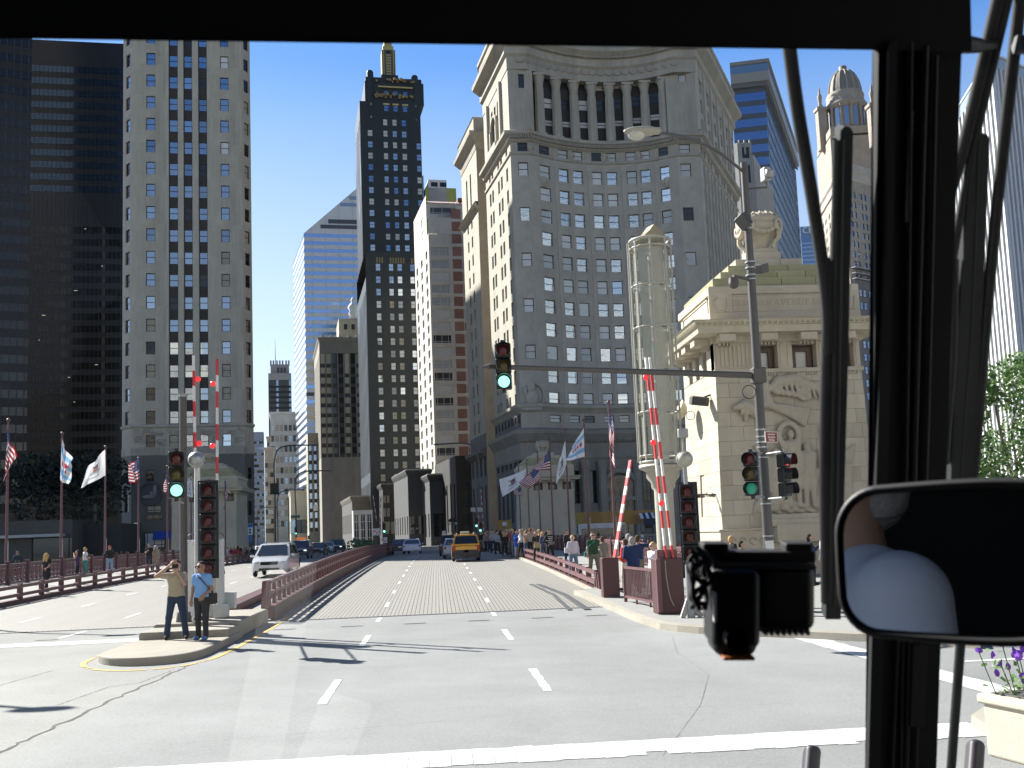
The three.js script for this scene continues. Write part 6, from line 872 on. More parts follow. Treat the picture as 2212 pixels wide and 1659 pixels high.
{ // the pair of raised arms on the island, bell, boxes
  const z = 27.4, y = .42, f1 = gp(419, 1336, y), f2 = gp(478, 1336, y);
  const A1 = barrier('raised red and white barrier arm, left one of the island pair', [at3(424, 1240, z)[0], y, -z], [at3(426, 1240, z), at3(418, 768, z)], .12, 14, null, [at3(428, 819, z), at3(430, 958, z)]);
  const A2 = barrier('raised red and white barrier arm, right one of the island pair', [at3(470, 1240, z)[0], y, -z], [at3(469, 1240, z), at3(469.5, 776, z)], .12, 13, null, [at3(460, 829, z), at3(459, 963, z)]);
  const wm = mat([.55, .56, .55], .6, { map: T.fine });
  for (const [T2, dx, x0] of [[A1, 0, -.16], [A2, 0, .02]]) { const g = G(); g.rbox(x0 + .05, 1.0, 0, .16, 2.0, .3, .03); g.rbox(x0 + .07, .18, 0, .34, .36, .4, .03); g.mesh('housing', wm, T2); const k = G(); k.at(new THREE.TorusGeometry(.1, .012, 5, 12, PI), x0 + .05, 2.05, .05); k.mesh('handle', M.pole, T2); }
  const cab = thing('control_cabinet', 'light grey control cabinet behind the two men on the island', 'cabinet', [at3(464, 1200, 27.9)[0], y, -27.9]); let g = G(); g.rbox(0, .72, 0, .34, 1.45, .45, .03); g.mesh('cabinet_body', wm, cab); g = G(); g.rbox(.38, .40, .0, .3, .42, .3, .02); g.mesh('junction_box', wm, cab); g = G(); g.tube([[.17, 1.2, .2], [.3, 1.1, .25], [.28, 1.35, .25], [.42, 1.3, .2]], .012, 5, 20); g.mesh('cable', M.rubber, cab);
  const bt = at3(426, 1010, 26.9); postThing('bell_post', 'white post with a round silver warning bell on the island', 'bell', [bt[0], y, -26.9], [bt[0], bt[1], bt[2]], .075, .07, M.white, (t, L) => { const p = L(at3(424, 993, 26.8)), g = G(); g.at(new THREE.SphereGeometry(.21, 18, 12), p[0], p[1], p[2]); g.at(new THREE.CylinderGeometry(.215, .215, .05, 20), p[0], p[1], p[2] + .02, PI / 2); g.mesh('bell', M.steel, t); const k = G(); k.cyl(0, 0, 0, .16, .14, .08); for (let i = 0; i < 4; i++) k.cyl(.15 * Math.cos(i * 1.57), 0, .15 * Math.sin(i * 1.57), .03, .03, .12, 6); k.mesh('base_plate', M.steel, t); });
}
{ // right side gates, fence, bell
  const p1 = onDeck(1446, 1325, .16), z = -p1.z, y = .16;
  const gate = barrier('big double striped barrier arm raised beside the maroon housing, right', [p1.x, y, p1.z], [at3(1447, 1216, z - .1), at3(1399, 772, z - .1)], .115, 12, [.02, -.1, 1.36, .68, .62, M.maroon], [at3(1395, 815, z - .2), at3(1411, 956, z - .2), at3(1429, 1087, z - .2)], 0, .085);
  { const g = G(); g.rbox(-.27, .7, .24, .12, 1.3, .12, .02); g.rbox(.0, 1.42, -.05, .5, .3, .3, .02); g.mesh('arm_mount', M.maroonLit, gate); const k = G(); k.tube([[-.1, 1.3, .3], [-.1, .9, .34], [-.02, .4, .3], [.06, .2, .3]], .012, 5); k.mesh('cable', M.galv, gate); }
  const p2 = onDeck(1320, 1289, .16); barrier('small leaning striped barrier arm on the low maroon housing, right', [p2.x, .16, p2.z], [at3(1327, 1206, -p2.z), at3(1362, 994, -p2.z + .4)], .13, 11, [0, -.05, 1.25, .52, .5, M.maroon], [], 0);
  // fence with balusters between the two housings
  const a = onDeck(1352, 1300, .16), b = onDeck(1434, 1318, .16), t = thing('baluster_fence', 'maroon fence of upright bars between the two gate housings', 'fence', [a.x, .16, a.z]), d = [b.x - a.x, 0, b.z - a.z], q = (s, h) => [d[0] * s, h, d[2] * s];
  for (const [h, w] of [[1.0, .07], [.16, .06]]) { const g = G(); g.bar(q(0, h), q(1, h), .07, w); g.mesh('rail', M.maroonLit, t); }
  const bg = metreUV(new THREE.BoxGeometry(.026, .8, .026)); for (let i = 0; i < 25; i++) { const m = put('baluster', bg, M.maroonLit, t); m.position.set(...q((i + .5) / 25, .58)); m.rotation.y = .6; }
  for (const s of [0, .32, .68, 1]) { const g = G(); const w = s === 0 || s === 1 ? .09 : .05; g.bar(q(s, 0), q(s, s === 0 || s === 1 ? 1.02 : .16), w, w); g.mesh('post', M.maroonLit, t); }
  // bell and stand of the six lamp signal
  const s0 = onDeck(1493, 1334, .16); const st = thing('signal_stand', 'grey pedestal stand under the right six lamp bridge signal', 'stand', [s0.x, .16, s0.z]); const top = at3(1488, 1225, -s0.z); let g = G(); g.rod([0, 0, 0], [top[0] - s0.x, top[1] - .1, 0], .1, .09, 12); g.mesh('post', M.galv, st); for (const k of [-1, 1]) { g = G(); g.bar([k * .22, 0, .05], [k * .04, .42, 0], .05, .12); g.mesh('foot', M.galv, st); }
  const bz = -s0.z, bp = at3(1478, 992, bz); postThing('bell_post', 'short post with a round pale warning bell above the right bridge signal', 'bell', at3(1482, 1046, bz), bp, .05, .05, M.galv, (t2, L) => { const p = L(bp), k = G(); k.at(new THREE.SphereGeometry(.19, 18, 12), p[0], p[1], p[2] + .02); k.at(new THREE.CylinderGeometry(.2, .2, .05, 20), p[0], p[1], p[2] + .04, PI / 2); k.mesh('bell', mat([.42, .40, .33], .45, { metalness: .4 }), t2); const h = G(); h.rbox(p[0], p[1] + .62, p[2], .24, .22, .16, .03); h.rod(p, [p[0], p[1] + .55, p[2]], .03); h.mesh('floodlight', M.galv, t2); });
  const h0 = onDeck(1517, 1362, 0), hy = thing('kerb_bollard', 'tiny rusty knob bollard on the kerb right of the bridge signal', 'bollard', [h0.x + .2, .1, h0.z - .2]); g = G(); g.lathe([[.1, 0], [.07, .06], [.06, .14], [.11, .2], [.13, .27], [.1, .34], [0, .37]], 0, 0, 0, 12); g.mesh('bollard_body', mat([.10, .07, .055], .8, { map: T.stone }), hy);
}
{ // tall right pole with mast arm, lamp, cameras, sign
  const z = 25.6, f = onDeck(1662, 1205, .16), foot = [dp(1658, 1140, z).x, .14, -z], top = at3(1613, 352, z), x0 = foot[0];
  postThing('signal_mast', 'tall dark steel mast with long signal arm and street lamp on the right corner', 'signal mast', foot, [x0, top[1], -z], .135, .095, M.pole, (t, L) => {
    let g = G(); g.cyl(0, 0, 0, .26, .2, .5, 14); g.mesh('base', M.pole, t); const e = at3(1637, 811, z), tip = at3(1058, 792, 22.9); g = G(); g.rod(L([x0, e[1], -z]), L(tip), .088, .055, 12); g.lathe([[.07, 0], [.05, .06], [.02, .16], [0, .2]], ...L(tip), 10, 0, 0, PI / 2); g.mesh('mast_arm', M.pole, t);
    g = G(); const l0 = L([x0, at3(1606, 372, z)[1], -z]), l1 = L(at3(1546, 325, 24.5)), l2 = L(at3(1480, 297, 23.3)), l3 = L(at3(1405, 284, 22)); g.tube([l0, l1, l2, l3], .038, 8, 24); g.mesh('lamp_arm', M.pole, t);
    g = G(); const d = V3(...L(at3(1335, 289, 21))).sub(V3(...l3)).normalize(), a = Math.atan2(-d.z, d.x); const lp = V3(...l3).addScaledVector(d, .36); g.sph(lp.x, lp.y + .02, lp.z, .43, .10, .17, 16); g.rbox(lp.x + .2, lp.y + .02, lp.z, .4, .13, .2, .05); const lh = g.mesh('lamp_head', mat([.35, .34, .28], .5, { map: T.fine }), t); g = G(); g.sph(lp.x - .14, lp.y - .06, lp.z, .2, .13, .15, 14); g.mesh('lamp_glass', glassy([.45, .44, .38], .15), lh);
    const br = (v0, m = M.steel) => { const k = G(), p = at3(1640, v0, z); k.cyl(0, p[1] - foot[1], 0, .137, .137, .035, 14); k.mesh('band', m, t); }; for (const v of [480, 496, 568, 580, 596, 605, 930, 945, 957, 968, 990, 1090, 1160]) br(v);
    g = G(); const c = L([x0, at3(1637, 812, z)[1], -z]); g.rbox(0, c[1], .05, .34, .4, .34, .04); g.mesh('arm_clamp', M.pole, t); g = G(); g.at(new THREE.TorusGeometry(.17, .012, 6, 20), -.28, c[1] - .42, .1); g.mesh('wire_loop', M.rubber, t);
    // cameras and small lights
    g = G(); let p = L(at3(1654, 378, z)); g.rod(L([x0, at3(1620, 408, z)[1], -z]), [p[0], p[1] - .33, p[2]], .025); g.rod([p[0], p[1] - .33, p[2]], [p[0], p[1] - .1, p[2]], .02); g.mesh('bracket', M.pole, t); g = G(); g.rbox(p[0], p[1], p[2], .2, .38, .26, .04, .2); g.lathe([[.05, 0], [.12, .02], [.12, .2], [0, .2]], p[0] + .06, p[1] - .1, p[2] + .1, 10, .4); g.mesh('traffic_camera', M.galv, t);
    g = G(); p = L(at3(1585, 613, z - .3)); g.rod(L([x0, at3(1630, 604, z)[1], -z]), [p[0], p[1] + .2, p[2]], .045, .04); g.mesh('bracket', M.pole, t); g = G(); g.sph(p[0], p[1], p[2], .13, .13, .13, 14); g.cyl(p[0], p[1], p[2], .135, .12, .15, 14); g.mesh('dome_camera', M.pole, t);
    g = G(); p = L(at3(1643, 580, z + .2)); g.rbox(p[0], p[1], p[2], .3, .24, .3, .02, .6, .2, .3); g.mesh('floodlight', M.pole, t); g = G(); p = L(at3(1606, 478, z - .2)); g.rbox(p[0], p[1], p[2], .22, .36, .3, .02, .5, -.4, .5); g.mesh('loudspeaker', M.pole, t);
    for (const [vx, v] of [[1624, 975], [1694, 975], [1624, 1073], [1694, 1075]]) { g = G(); p = L(at3(vx, v, 24.7)); g.rod([0, p[1], 0], p, .03); g.mesh('signal_bracket', M.galv, t); }
    g = G(); g.box(-.02, dp(1663, 1178, z).y - foot[1], .15, .2, .24, .01, -.1, 0, .05); g.mesh('paper_notice', M.white, t);
  });
  const cv = document.createElement('canvas'); cv.width = 256; cv.height = 160; const x = cv.getContext('2d'); x.fillStyle = '#7d2f26'; x.fillRect(0, 0, 256, 160); x.strokeStyle = '#e8dcd4'; x.lineWidth = 5; x.strokeRect(6, 6, 244, 148); x.fillStyle = '#f2ece6'; x.textAlign = 'center'; x.font = 'bold 30px sans-serif'; x.fillText('HONORARY', 128, 52); x.font = 'bold 40px sans-serif'; x.fillText('DuSable', 128, 98); x.fillText('Bridge', 128, 138);
  const tx = new THREE.CanvasTexture(cv); tx.colorSpace = THREE.SRGBColorSpace; const sp = at3(1666, 944, 25.1), s = thing('street_sign', 'small brown honorary street sign with white letters on the right mast', 'street sign', sp, .5); const pg = new THREE.PlaneGeometry(.42, .26); const pm = shade(new THREE.Mesh(pg, mat([1, 1, 1], .5, { map: tx }))); named(pm, 'sign_face'); pm.position.z = .012; s.add(pm); const g = G(); g.box(0, 0, 0, .44, .28, .02); g.mesh('sign_plate', M.white, s);
}
{ // lattice light pylon
  const z = 40, a = at3(1412, 522, z), b = at3(1429, 998, z), r = .81, t = thing('lattice_pylon', 'tall cream lattice pylon with glass panels on a round column beside the bridge house', 'light pylon', [b[0], .16, -z]), y0 = b[1] - .16, y1 = a[1] - .16, H = y1 - y0;
  const n = 8; for (let k = 0; k < n; k++) { const q = k / n * 2 * PI + .2, g = G(); g.rod([Math.cos(q) * r, y0 - .1, Math.sin(q) * r], [Math.cos(q) * r, y1, Math.sin(q) * r], .042, .042, 6); g.mesh('upright', M.cream, t); }
  for (const f of [0, .028, .22, .41, .60, .79, .965, 1]) { const g = G(), ring = new THREE.TorusGeometry(r, f === 1 || f === 0 ? .06 : .042, 6, 32); ring.rotateX(PI / 2); g.at(ring, 0, y0 + H * f, 0); g.mesh('ring', M.cream, t); }
  const pm = new THREE.MeshPhysicalMaterial({ color: C(.60, .60, .53), roughness: .25, transmission: .62, map: T.streak }); for (let k = 0; k < n; k++) for (let j = 0; j < 5; j++) { const q0 = (k + .06) / n * 2 * PI + .2, q1 = (k + .94) / n * 2 * PI + .2, rr = r - .09, ya = y0 + H * (.03 + j * .19) + .06, yb = ya + H * .19 - .14, g = G(); g.quad([Math.cos(q1) * rr, ya, Math.sin(q1) * rr], [Math.cos(q0) * rr, ya, Math.sin(q0) * rr], [Math.cos(q0) * rr, yb, Math.sin(q0) * rr], [Math.cos(q1) * rr, yb, Math.sin(q1) * rr]); g.mesh('glass_panel', pm, t); }
  let g = G(); g.cyl(.12, y0, -.1, .22, .22, H * .96, 12); g.mesh('inner_tube', M.white, t); g = G(); g.cyl(0, y1 - .02, 0, r * .8, r * .8, .04, 24); g.mesh('cap_plate', M.cream, t);
  g = G(); g.lathe([[.36, 0], [.40, .25], [.36, .4], [.37, y0 - 1.1], [.46, y0 - 1.0], [.48, y0 - .8], [.64, y0 - .6], [.66, y0 - .35], [.90, y0 - .25], [.92, y0 - .1], [0, y0 - .1]], .02, 0, 0, 24); g.mesh('column', mat([.46, .43, .34], .6, { map: T.fine }), t);
  g = G(); g.prism([[-.6, 0], [.1, -.02], [.5, .3], [.02, .62], [-.2, .35]], .5, -.05, y1 + .02, -.2, 0, .4, 0, .01); g.mesh('tilted_reflector', mat([.30, .25, .15], .4, { metalness: .3 }), t); g = G(); g.rod([-r - .12, y0, .1], [-r - .12, y1 - .1, .1], .03, .03, 6); g.rod([-r - .12, y1 - .1, .1], [-r + .02, y1 - .05, .1], .03, .03, 6); g.rod([-r - .12, y0 + .1, .1], [-r + .02, y0 + .1, .1], .03, .03, 6); g.mesh('ladder_rail', M.cream, t);
}
// ---------- flags ----------
function flagTex(kind) {
  const c = document.createElement('canvas'); c.width = 384; c.height = 256; const x = c.getContext('2d'), star = (cx, cy, r, n, col, inner = .42) => { x.fillStyle = col; x.beginPath(); for (let i = 0; i < n * 2; i++) { const a = -PI / 2 + i * PI / n, q = i % 2 ? r * inner : r; x.lineTo(cx + Math.cos(a) * q, cy + Math.sin(a) * q); } x.fill(); };
  if (kind === 'us') { for (let i = 0; i < 13; i++) { x.fillStyle = i % 2 ? '#ececec' : '#a5152c'; x.fillRect(0, i * 256 / 13, 384, 20); } x.fillStyle = '#25356e'; x.fillRect(0, 0, 154, 138); for (let r = 0; r < 9; r++) for (let k = 0; k < (r % 2 ? 5 : 6); k++) star(14 + k * 25 + (r % 2 ? 12.5 : 0), 14 + r * 13.6, 6, 5, '#f2f2f2'); }
  if (kind === 'city') { x.fillStyle = '#f0f0f0'; x.fillRect(0, 0, 384, 256); x.fillStyle = '#8fc3ea'; x.fillRect(0, 42, 384, 42); x.fillRect(0, 172, 384, 42); for (let k = 0; k < 4; k++) star(84 + k * 72, 128, 34, 6, '#c3202f', .5); }
  if (kind === 'state') { x.fillStyle = '#f3f3f3'; x.fillRect(0, 0, 384, 256); x.fillStyle = '#b9bfc9'; x.beginPath(); x.ellipse(192, 150, 80, 26, 0, 0, 7); x.fill(); x.fillStyle = '#8a7c70'; x.beginPath(); x.ellipse(192, 110, 40, 46, 0, 0, 7); x.fill(); x.strokeStyle = '#5e544c'; x.lineWidth = 14; x.beginPath(); x.moveTo(150, 60); x.quadraticCurveTo(190, 110, 262, 70); x.stroke(); x.fillStyle = '#b06a62'; x.fillRect(176, 96, 34, 44); x.fillStyle = '#4a5a90'; x.fillRect(176, 90, 34, 14); x.fillStyle = '#6a7080'; x.font = 'bold 34px serif'; x.textAlign = 'center'; x.fillText('ILLINOIS', 192, 218); }
  const t = new THREE.CanvasTexture(c); t.colorSpace = THREE.SRGBColorSpace; return new THREE.MeshPhysicalMaterial({ color: 0xffffff, map: t, roughness: .9, transmission: .3, side: THREE.DoubleSide });
}
const FT = { us: flagTex('us'), city: flagTex('city'), state: flagTex('state') };
const flagNames = { us: 'american flag', city: 'white and pale blue city flag with red stars', state: 'white state flag with an eagle emblem' };
function flag(kind, z, c, how, amp = .2, seed = 1) {      // corners on the photograph: hoist top, hoist bottom, fly bottom, fly top
  const q = c.map(p => dp(p[0], p[1], z)), n = 22, m = 14, pos = [], uv = [], idx = [], r = rng(seed), ph = r() * 6, f = 7 + r() * 5;
  const o = q[0].clone();
  for (let j = 0; j <= m; j++) for (let i = 0; i <= n; i++) { const u = i / n, v = j / m, p = q[0].clone().lerp(q[3], u).lerp(q[1].clone().lerp(q[2], u), v), w = Math.sin(u * f + v * 3 + ph) * amp * Math.min(1, u * 2.2) + Math.sin(u * f * 2.3 - v * 4) * amp * .3 * u; p.z += w; p.y += Math.sin(u * 5 + ph) * amp * .18 - Math.sin(u * PI) * amp * .25; p.x += Math.sin(v * 4 + u * 6 + ph) * amp * .2 * u; pos.push(p.x - o.x, p.y - o.y, p.z - o.z); uv.push(u, 1 - v); }
  for (let j = 0; j < m; j++) for (let i = 0; i < n; i++) { const a = j * (n + 1) + i; idx.push(a, a + n + 1, a + 1, a + 1, a + n + 1, a + n + 2); }
  const g = new THREE.BufferGeometry(); g.setAttribute('position', new THREE.Float32BufferAttribute(pos, 3)); g.setAttribute('uv', new THREE.Float32BufferAttribute(uv, 2)); g.setIndex(idx); g.computeVertexNormals();
  const t = put('flag', g, FT[kind]); t.position.copy(o); tag(t, flagNames[kind] + ' ' + how, 'flag');
}
const ballG = metreUV(new THREE.SphereGeometry(.11, 12, 8)), poleProto = thing('flagpole', 'maroon flagpole', 'flagpole', [0, -50, 0]);
{ const g = G(); g.rod([0, 0, 0], [0, 9.2, 0], .09, .05, 10); g.cyl(0, 8.75, 0, .075, .06, .3, 10); g.mesh('pole', M.maroonLit, poleProto); put('finial', ballG, M.maroonLit, poleProto).position.y = 9.33; const k = G(); k.rod([.09, .9, .05], [.09, 2.4, .05], .035, .035, 6); k.mesh('halyard', M.galv, poleProto); }
let firstPole = true;
function flagpole(x, z, vt, label) { const base = deckY(Math.min(z, 126)) + .2, top = yAt(x, -z, vt), o = firstPole ? poleProto : copyOf(poleProto); firstPole = false; o.position.set(x, base, -z); o.scale.y = (top - base) / 9.4; o.userData.label = label; o.userData.group = 'flagpoles along the bridge railings'; }
const lz = vx => -22.45 / kx(vx), LP = [[14, 905, 'tallest looking, at the left picture edge with a hanging american flag'], [132, 934, 'second from the left, with the pale blue city flag'], [227, 963, 'third from the left, with the spread white state flag'], [299, 988, 'fourth from the left, with a small spread american flag'], [362, 1006, 'mostly hidden behind the left green signal'], [413, 1024, 'just left of the island barrier arms with white flag'], [487, 1040, 'thin, right of the island barrier arms with hanging flag']];
LP.forEach(([vx, v, s]) => flagpole(-22.45, lz(vx), v, 'maroon flagpole ' + s));
[[1316, 59.6, 866, 'nearest the lattice pylon, with a hanging american flag'], [1262, 70, 905, 'with the spread white and blue city flag, right side'], [1222, 80, 926, 'with the narrow white state flag, right side'], [1188, 91, 946, 'with the raised american flag in front of the far bridge house'], [1162, 102, 975, 'in front of the far bridge house with a drooping american flag'], [1139, 114, 992, 'left of the far bridge house with a white flag'], [1121, 127, 1005, 'farthest and leftmost of the right row']].forEach(([vx, z, v, s]) => flagpole(dp(vx, v + 30, z).x, z, v, 'maroon flagpole ' + s));
flag('us', lz(14) - .1, [[16, 922], [13, 1000], [8, 1046], [34, 985]], 'hanging limp at the left picture edge', .3, 3);
flag('city', lz(132) - .1, [[134, 946], [130, 1032], [143, 1047], [160, 1008]], 'draped on the second left pole', .35, 5);
flag('state', lz(227) - .1, [[227, 971], [228, 1027], [174, 1053], [192, 1006]], 'spread out on the third left pole', .22, 7);
flag('us', lz(299) - .1, [[300, 989], [301, 1038], [281, 1042], [276, 1001]], 'small and spread on the fourth left pole', .25, 9);
flag('us', lz(362) - .1, [[363, 1012], [362, 1058], [355, 1066], [358, 1036]], 'peeping out left of the left green signal', .25, 11);
flag('state', lz(413) - .1, [[413, 1026], [417, 1074], [402, 1070], [406, 1039]], 'partly hidden behind the island barrier arms', .2, 13);
flag('us', lz(487) - .1, [[486, 1033], [486, 1086], [483, 1100], [492, 1070]], 'hanging limp right of the island barrier arms', .25, 15);
flag('us', 59.5, [[1316, 874], [1315, 942], [1324, 1018], [1330, 958]], 'hanging limp beside the lattice pylon', .3, 17);
flag('city', 69.9, [[1261, 925], [1263, 987], [1224, 993], [1236, 963]], 'spread out left of the pylon', .25, 19);
flag('state', 79.9, [[1221, 952], [1224, 1003], [1201, 1048], [1206, 998]], 'hanging narrow left of the city flag', .25, 21);
flag('us', 90.9, [[1187, 974], [1189, 1016], [1152, 1013], [1164, 996]], 'raised on the wind before the far bridge house', .25, 23);
flag('us', 101.8, [[1161, 1004], [1167, 1034], [1141, 1057], [1120, 1044]], 'drooping and twisted before the far bridge house', .25, 25);
flag('state', 113.8, [[1137, 1013], [1130, 1041], [1086, 1074], [1078, 1036]], 'big and flat, leftmost of the right row', .2, 27);
flag('us', 126.8, [[1126, 1053], [1127, 1070], [1112, 1068], [1108, 1056]], 'small fragment under the leftmost right flag', .2, 29);
// ---------- far street furniture ----------
function davit(label, vx, z, vTop, reach, dark = M.pole) { const p = dp(vx, vTop, z), t = thing('street_lamp', label, 'street lamp', [p.x, 0, -z]), s = Math.sign(reach), g = G(); g.tube([[0, 0, 0], [0, p.y * .5, 0], [0, p.y - 1.6, 0], [s * .5, p.y - .4, 0], [s * 1.6, p.y, 0], [reach - s * .4, p.y, 0]], .1, 7, 40); g.mesh('davit_pole', dark, t); const k = G(); k.sph(reach, p.y - .03, 0, .5, .12, .2, 10); k.mesh('lamp_head', dark, t); return t; }
{ const t = davit('dark street lamp with long arm and black box left of the striped tower', 593, 142, 964, 5.4); const g = G(); g.rbox(-.05, dp(593, 1056, 142).y, .1, 1.1, 1.5, .7, .05); g.mesh('banner_box', M.black, t); }
davit('second dark street lamp with long arm, in front of the striped tower', 638, 165, 1019, 5.2); davit('third lower street lamp with arm behind the black box lamp', 599, 200, 1060, 4.8); davit('street lamp arm reaching left from the curved building', 1030, 135, 957, -5.2); davit('distant thin street lamp at the far left street corner', 556, 260, 1097, 4.6);
function farArm(label, a, b, z, n) { const A = at3(...a, z), B = at3(...b, z); barrier(label, [A[0], 0, -z], [A, B], .15, n, [0, 0, 1.3, .6, .6, M.maroon], []); }
farArm('distant striped barrier arm at the far end of the median', [820, 1168], [823, 1062], 113, 15); farArm('distant leaning striped barrier arm left of the far median end', [814, 1128], [806, 1071], 113, 8); farArm('distant striped barrier arm at the far right kerb', [1045, 1153], [1039, 1057], 113, 14); farArm('distant short striped barrier arm beside the far right one', [1034, 1153], [1034, 1107], 114, 7);
[['small green signal beside the far median end', 830, 1141, 116], ['upper green signal beside the far right barrier arms', 1029, 1129, 118], ['lower green signal beside the far right barrier arms', 1037.5, 1139, 118], ['green signal on the corner below the black box lamp', 639, 1147, 150], ['distant green signal in front of the striped tower foot', 667, 1163, 205], ['distant green signal above the dark sedan', 671, 1178, 210], ['distant green signal above the planted median', 764, 1168, 215]].forEach(([l, x, y, z]) => { signalHead(l, at3(x, y, z), 0, 3, { 2: M.glowGreen }); const p = at3(x, y, z), t = thing('signal_pole', 'thin dark pole of the ' + l, 'pole', [p[0], 0, -z - .2]), g = G(); g.rod([0, 0, 0], [0, p[1] + .4, 0], .07); g.mesh('pole', M.pole, t); });
function signBoard(label, x, y, z, w, h, draw, m, pole = true) { const p = at3(x, y, z), t = thing('traffic_sign', label, 'sign', [p[0], 0, -z]); let g = G(); g.rbox(0, p[1], .05, w, h, .03, .01); const board = g.mesh('sign_board', m, t); if (draw) { const c = document.createElement('canvas'); c.width = c.height = 128; draw(c.getContext('2d')); const tx = new THREE.CanvasTexture(c); tx.colorSpace = THREE.SRGBColorSpace; const f = shade(new THREE.Mesh(new THREE.PlaneGeometry(w * .96, h * .96), mat([1, 1, 1], .6, { map: tx }))); named(f, 'sign_face'); f.position.set(0, p[1], .07); t.add(f); } if (pole) { g = G(); g.rod([0, 0, 0], [0, p[1], 0], .04); g.mesh('post', M.pole, t); } return t; }
const noLeft = x => { x.fillStyle = '#ddd'; x.fillRect(0, 0, 128, 128); x.lineWidth = 9; x.strokeStyle = '#222'; x.beginPath(); x.moveTo(82, 100); x.lineTo(82, 60); x.lineTo(40, 60); x.stroke(); x.beginPath(); x.moveTo(56, 42); x.lineTo(36, 60); x.lineTo(56, 78); x.stroke(); x.strokeStyle = '#c0222a'; x.lineWidth = 11; x.beginPath(); x.arc(64, 64, 50, 0, 7); x.stroke(); x.beginPath(); x.moveTo(28, 28); x.lineTo(100, 100); x.stroke(); };
signBoard('square no left turn sign, higher one at the far median end', 812, 1149, 112, .72, .72, noLeft, M.white); signBoard('square no left turn sign, lower one right of the far median end', 830, 1167, 114, .62, .62, noLeft, M.white);
for (const x of [836, 849]) signBoard('tall yellowish banner on the dark street, ' + (x < 840 ? 'left' : 'right') + ' of the pair', x, 1140, 140, .5, 1.6, null, mat([.34, .30, .16], .8)); for (const x of [1022, 1036]) signBoard('grey floodlight box, ' + (x < 1030 ? 'left' : 'right') + ' of two above the far right signals', x, 1101, 119, .55, .5, null, mat([.36, .36, .34], .7), x > 1030);
signBoard('white box sign on the glass block', 682, 1097, 330, 1.3, 1.9, null, M.white, false); signBoard('green street name sign on the far left corner', 638, 1116, 149, 1.3, .42, null, mat([.06, .16, .13], .5)); signBoard('small white notice on a post in the shaded street', 959, 1152, 150, .5, .7, null, M.white); signBoard('blue and white bus stop sign right of the limestone tower', 540, 1143, 150, .8, 1.6, x => { x.fillStyle = '#ddd'; x.fillRect(0, 0, 128, 128); x.fillStyle = '#2d6fa8'; x.fillRect(0, 0, 128, 44); x.fillStyle = '#444'; x.fillRect(40, 58, 50, 26); x.fillRect(40, 92, 50, 26); }, M.white);
for (const [x, y, z, l] of [[978, 1126, 140, 'left of the yellow taxi roof'], [895, 1138, 170, 'above the pale sedan']]) { const p = at3(x, y, z), t = thing('twin_street_lamp', 'dark ornamental lamp post with planter basket ' + l, 'street lamp', [p[0], 0, -z]); let g = G(); g.rod([0, 0, 0], [0, p[1] + 1.6, 0], .12, .07); g.mesh('pole', M.pole, t); for (const s of [-1, 1]) { g = G(); g.sph(s * .45, p[1] - .3, 0, .16); g.mesh('globe', mat([.4, .42, .38], .4), t); } g = G(); for (let k = 0; k < 12; k++) g.sph(Math.cos(k) * .35, p[1] + .1 + (k % 3) * .1, Math.sin(k * 2) * .3, .22, .2, .22, 6); g.mesh('hanging_plants', mat([.03, .045, .025], .9), t); }
{ const p = at3(573, 1156, 150), t = thing('blue_awning', 'blue shop awning right of the limestone tower', 'awning', [p[0], 0, -152]); const g = G(); g.prism([[0, 0], [0, 1.9], [1.6, .3], [1.6, 0]], 4.2, -2.2, p[1] - 1, 0, 0, -PI / 2 + .12); g.mesh('awning_cloth', mat([.05, .22, .42], .7), t); const k = G(); k.rod([-1.8, 0, 1.4], [-1.8, p[1] - .9, 1.4], .05); k.mesh('post', M.pole, t); const k2 = G(); k2.rod([1.7, 0, 1.4], [1.7, p[1] - .9, 1.4], .05); k2.mesh('post', M.pole, t); }
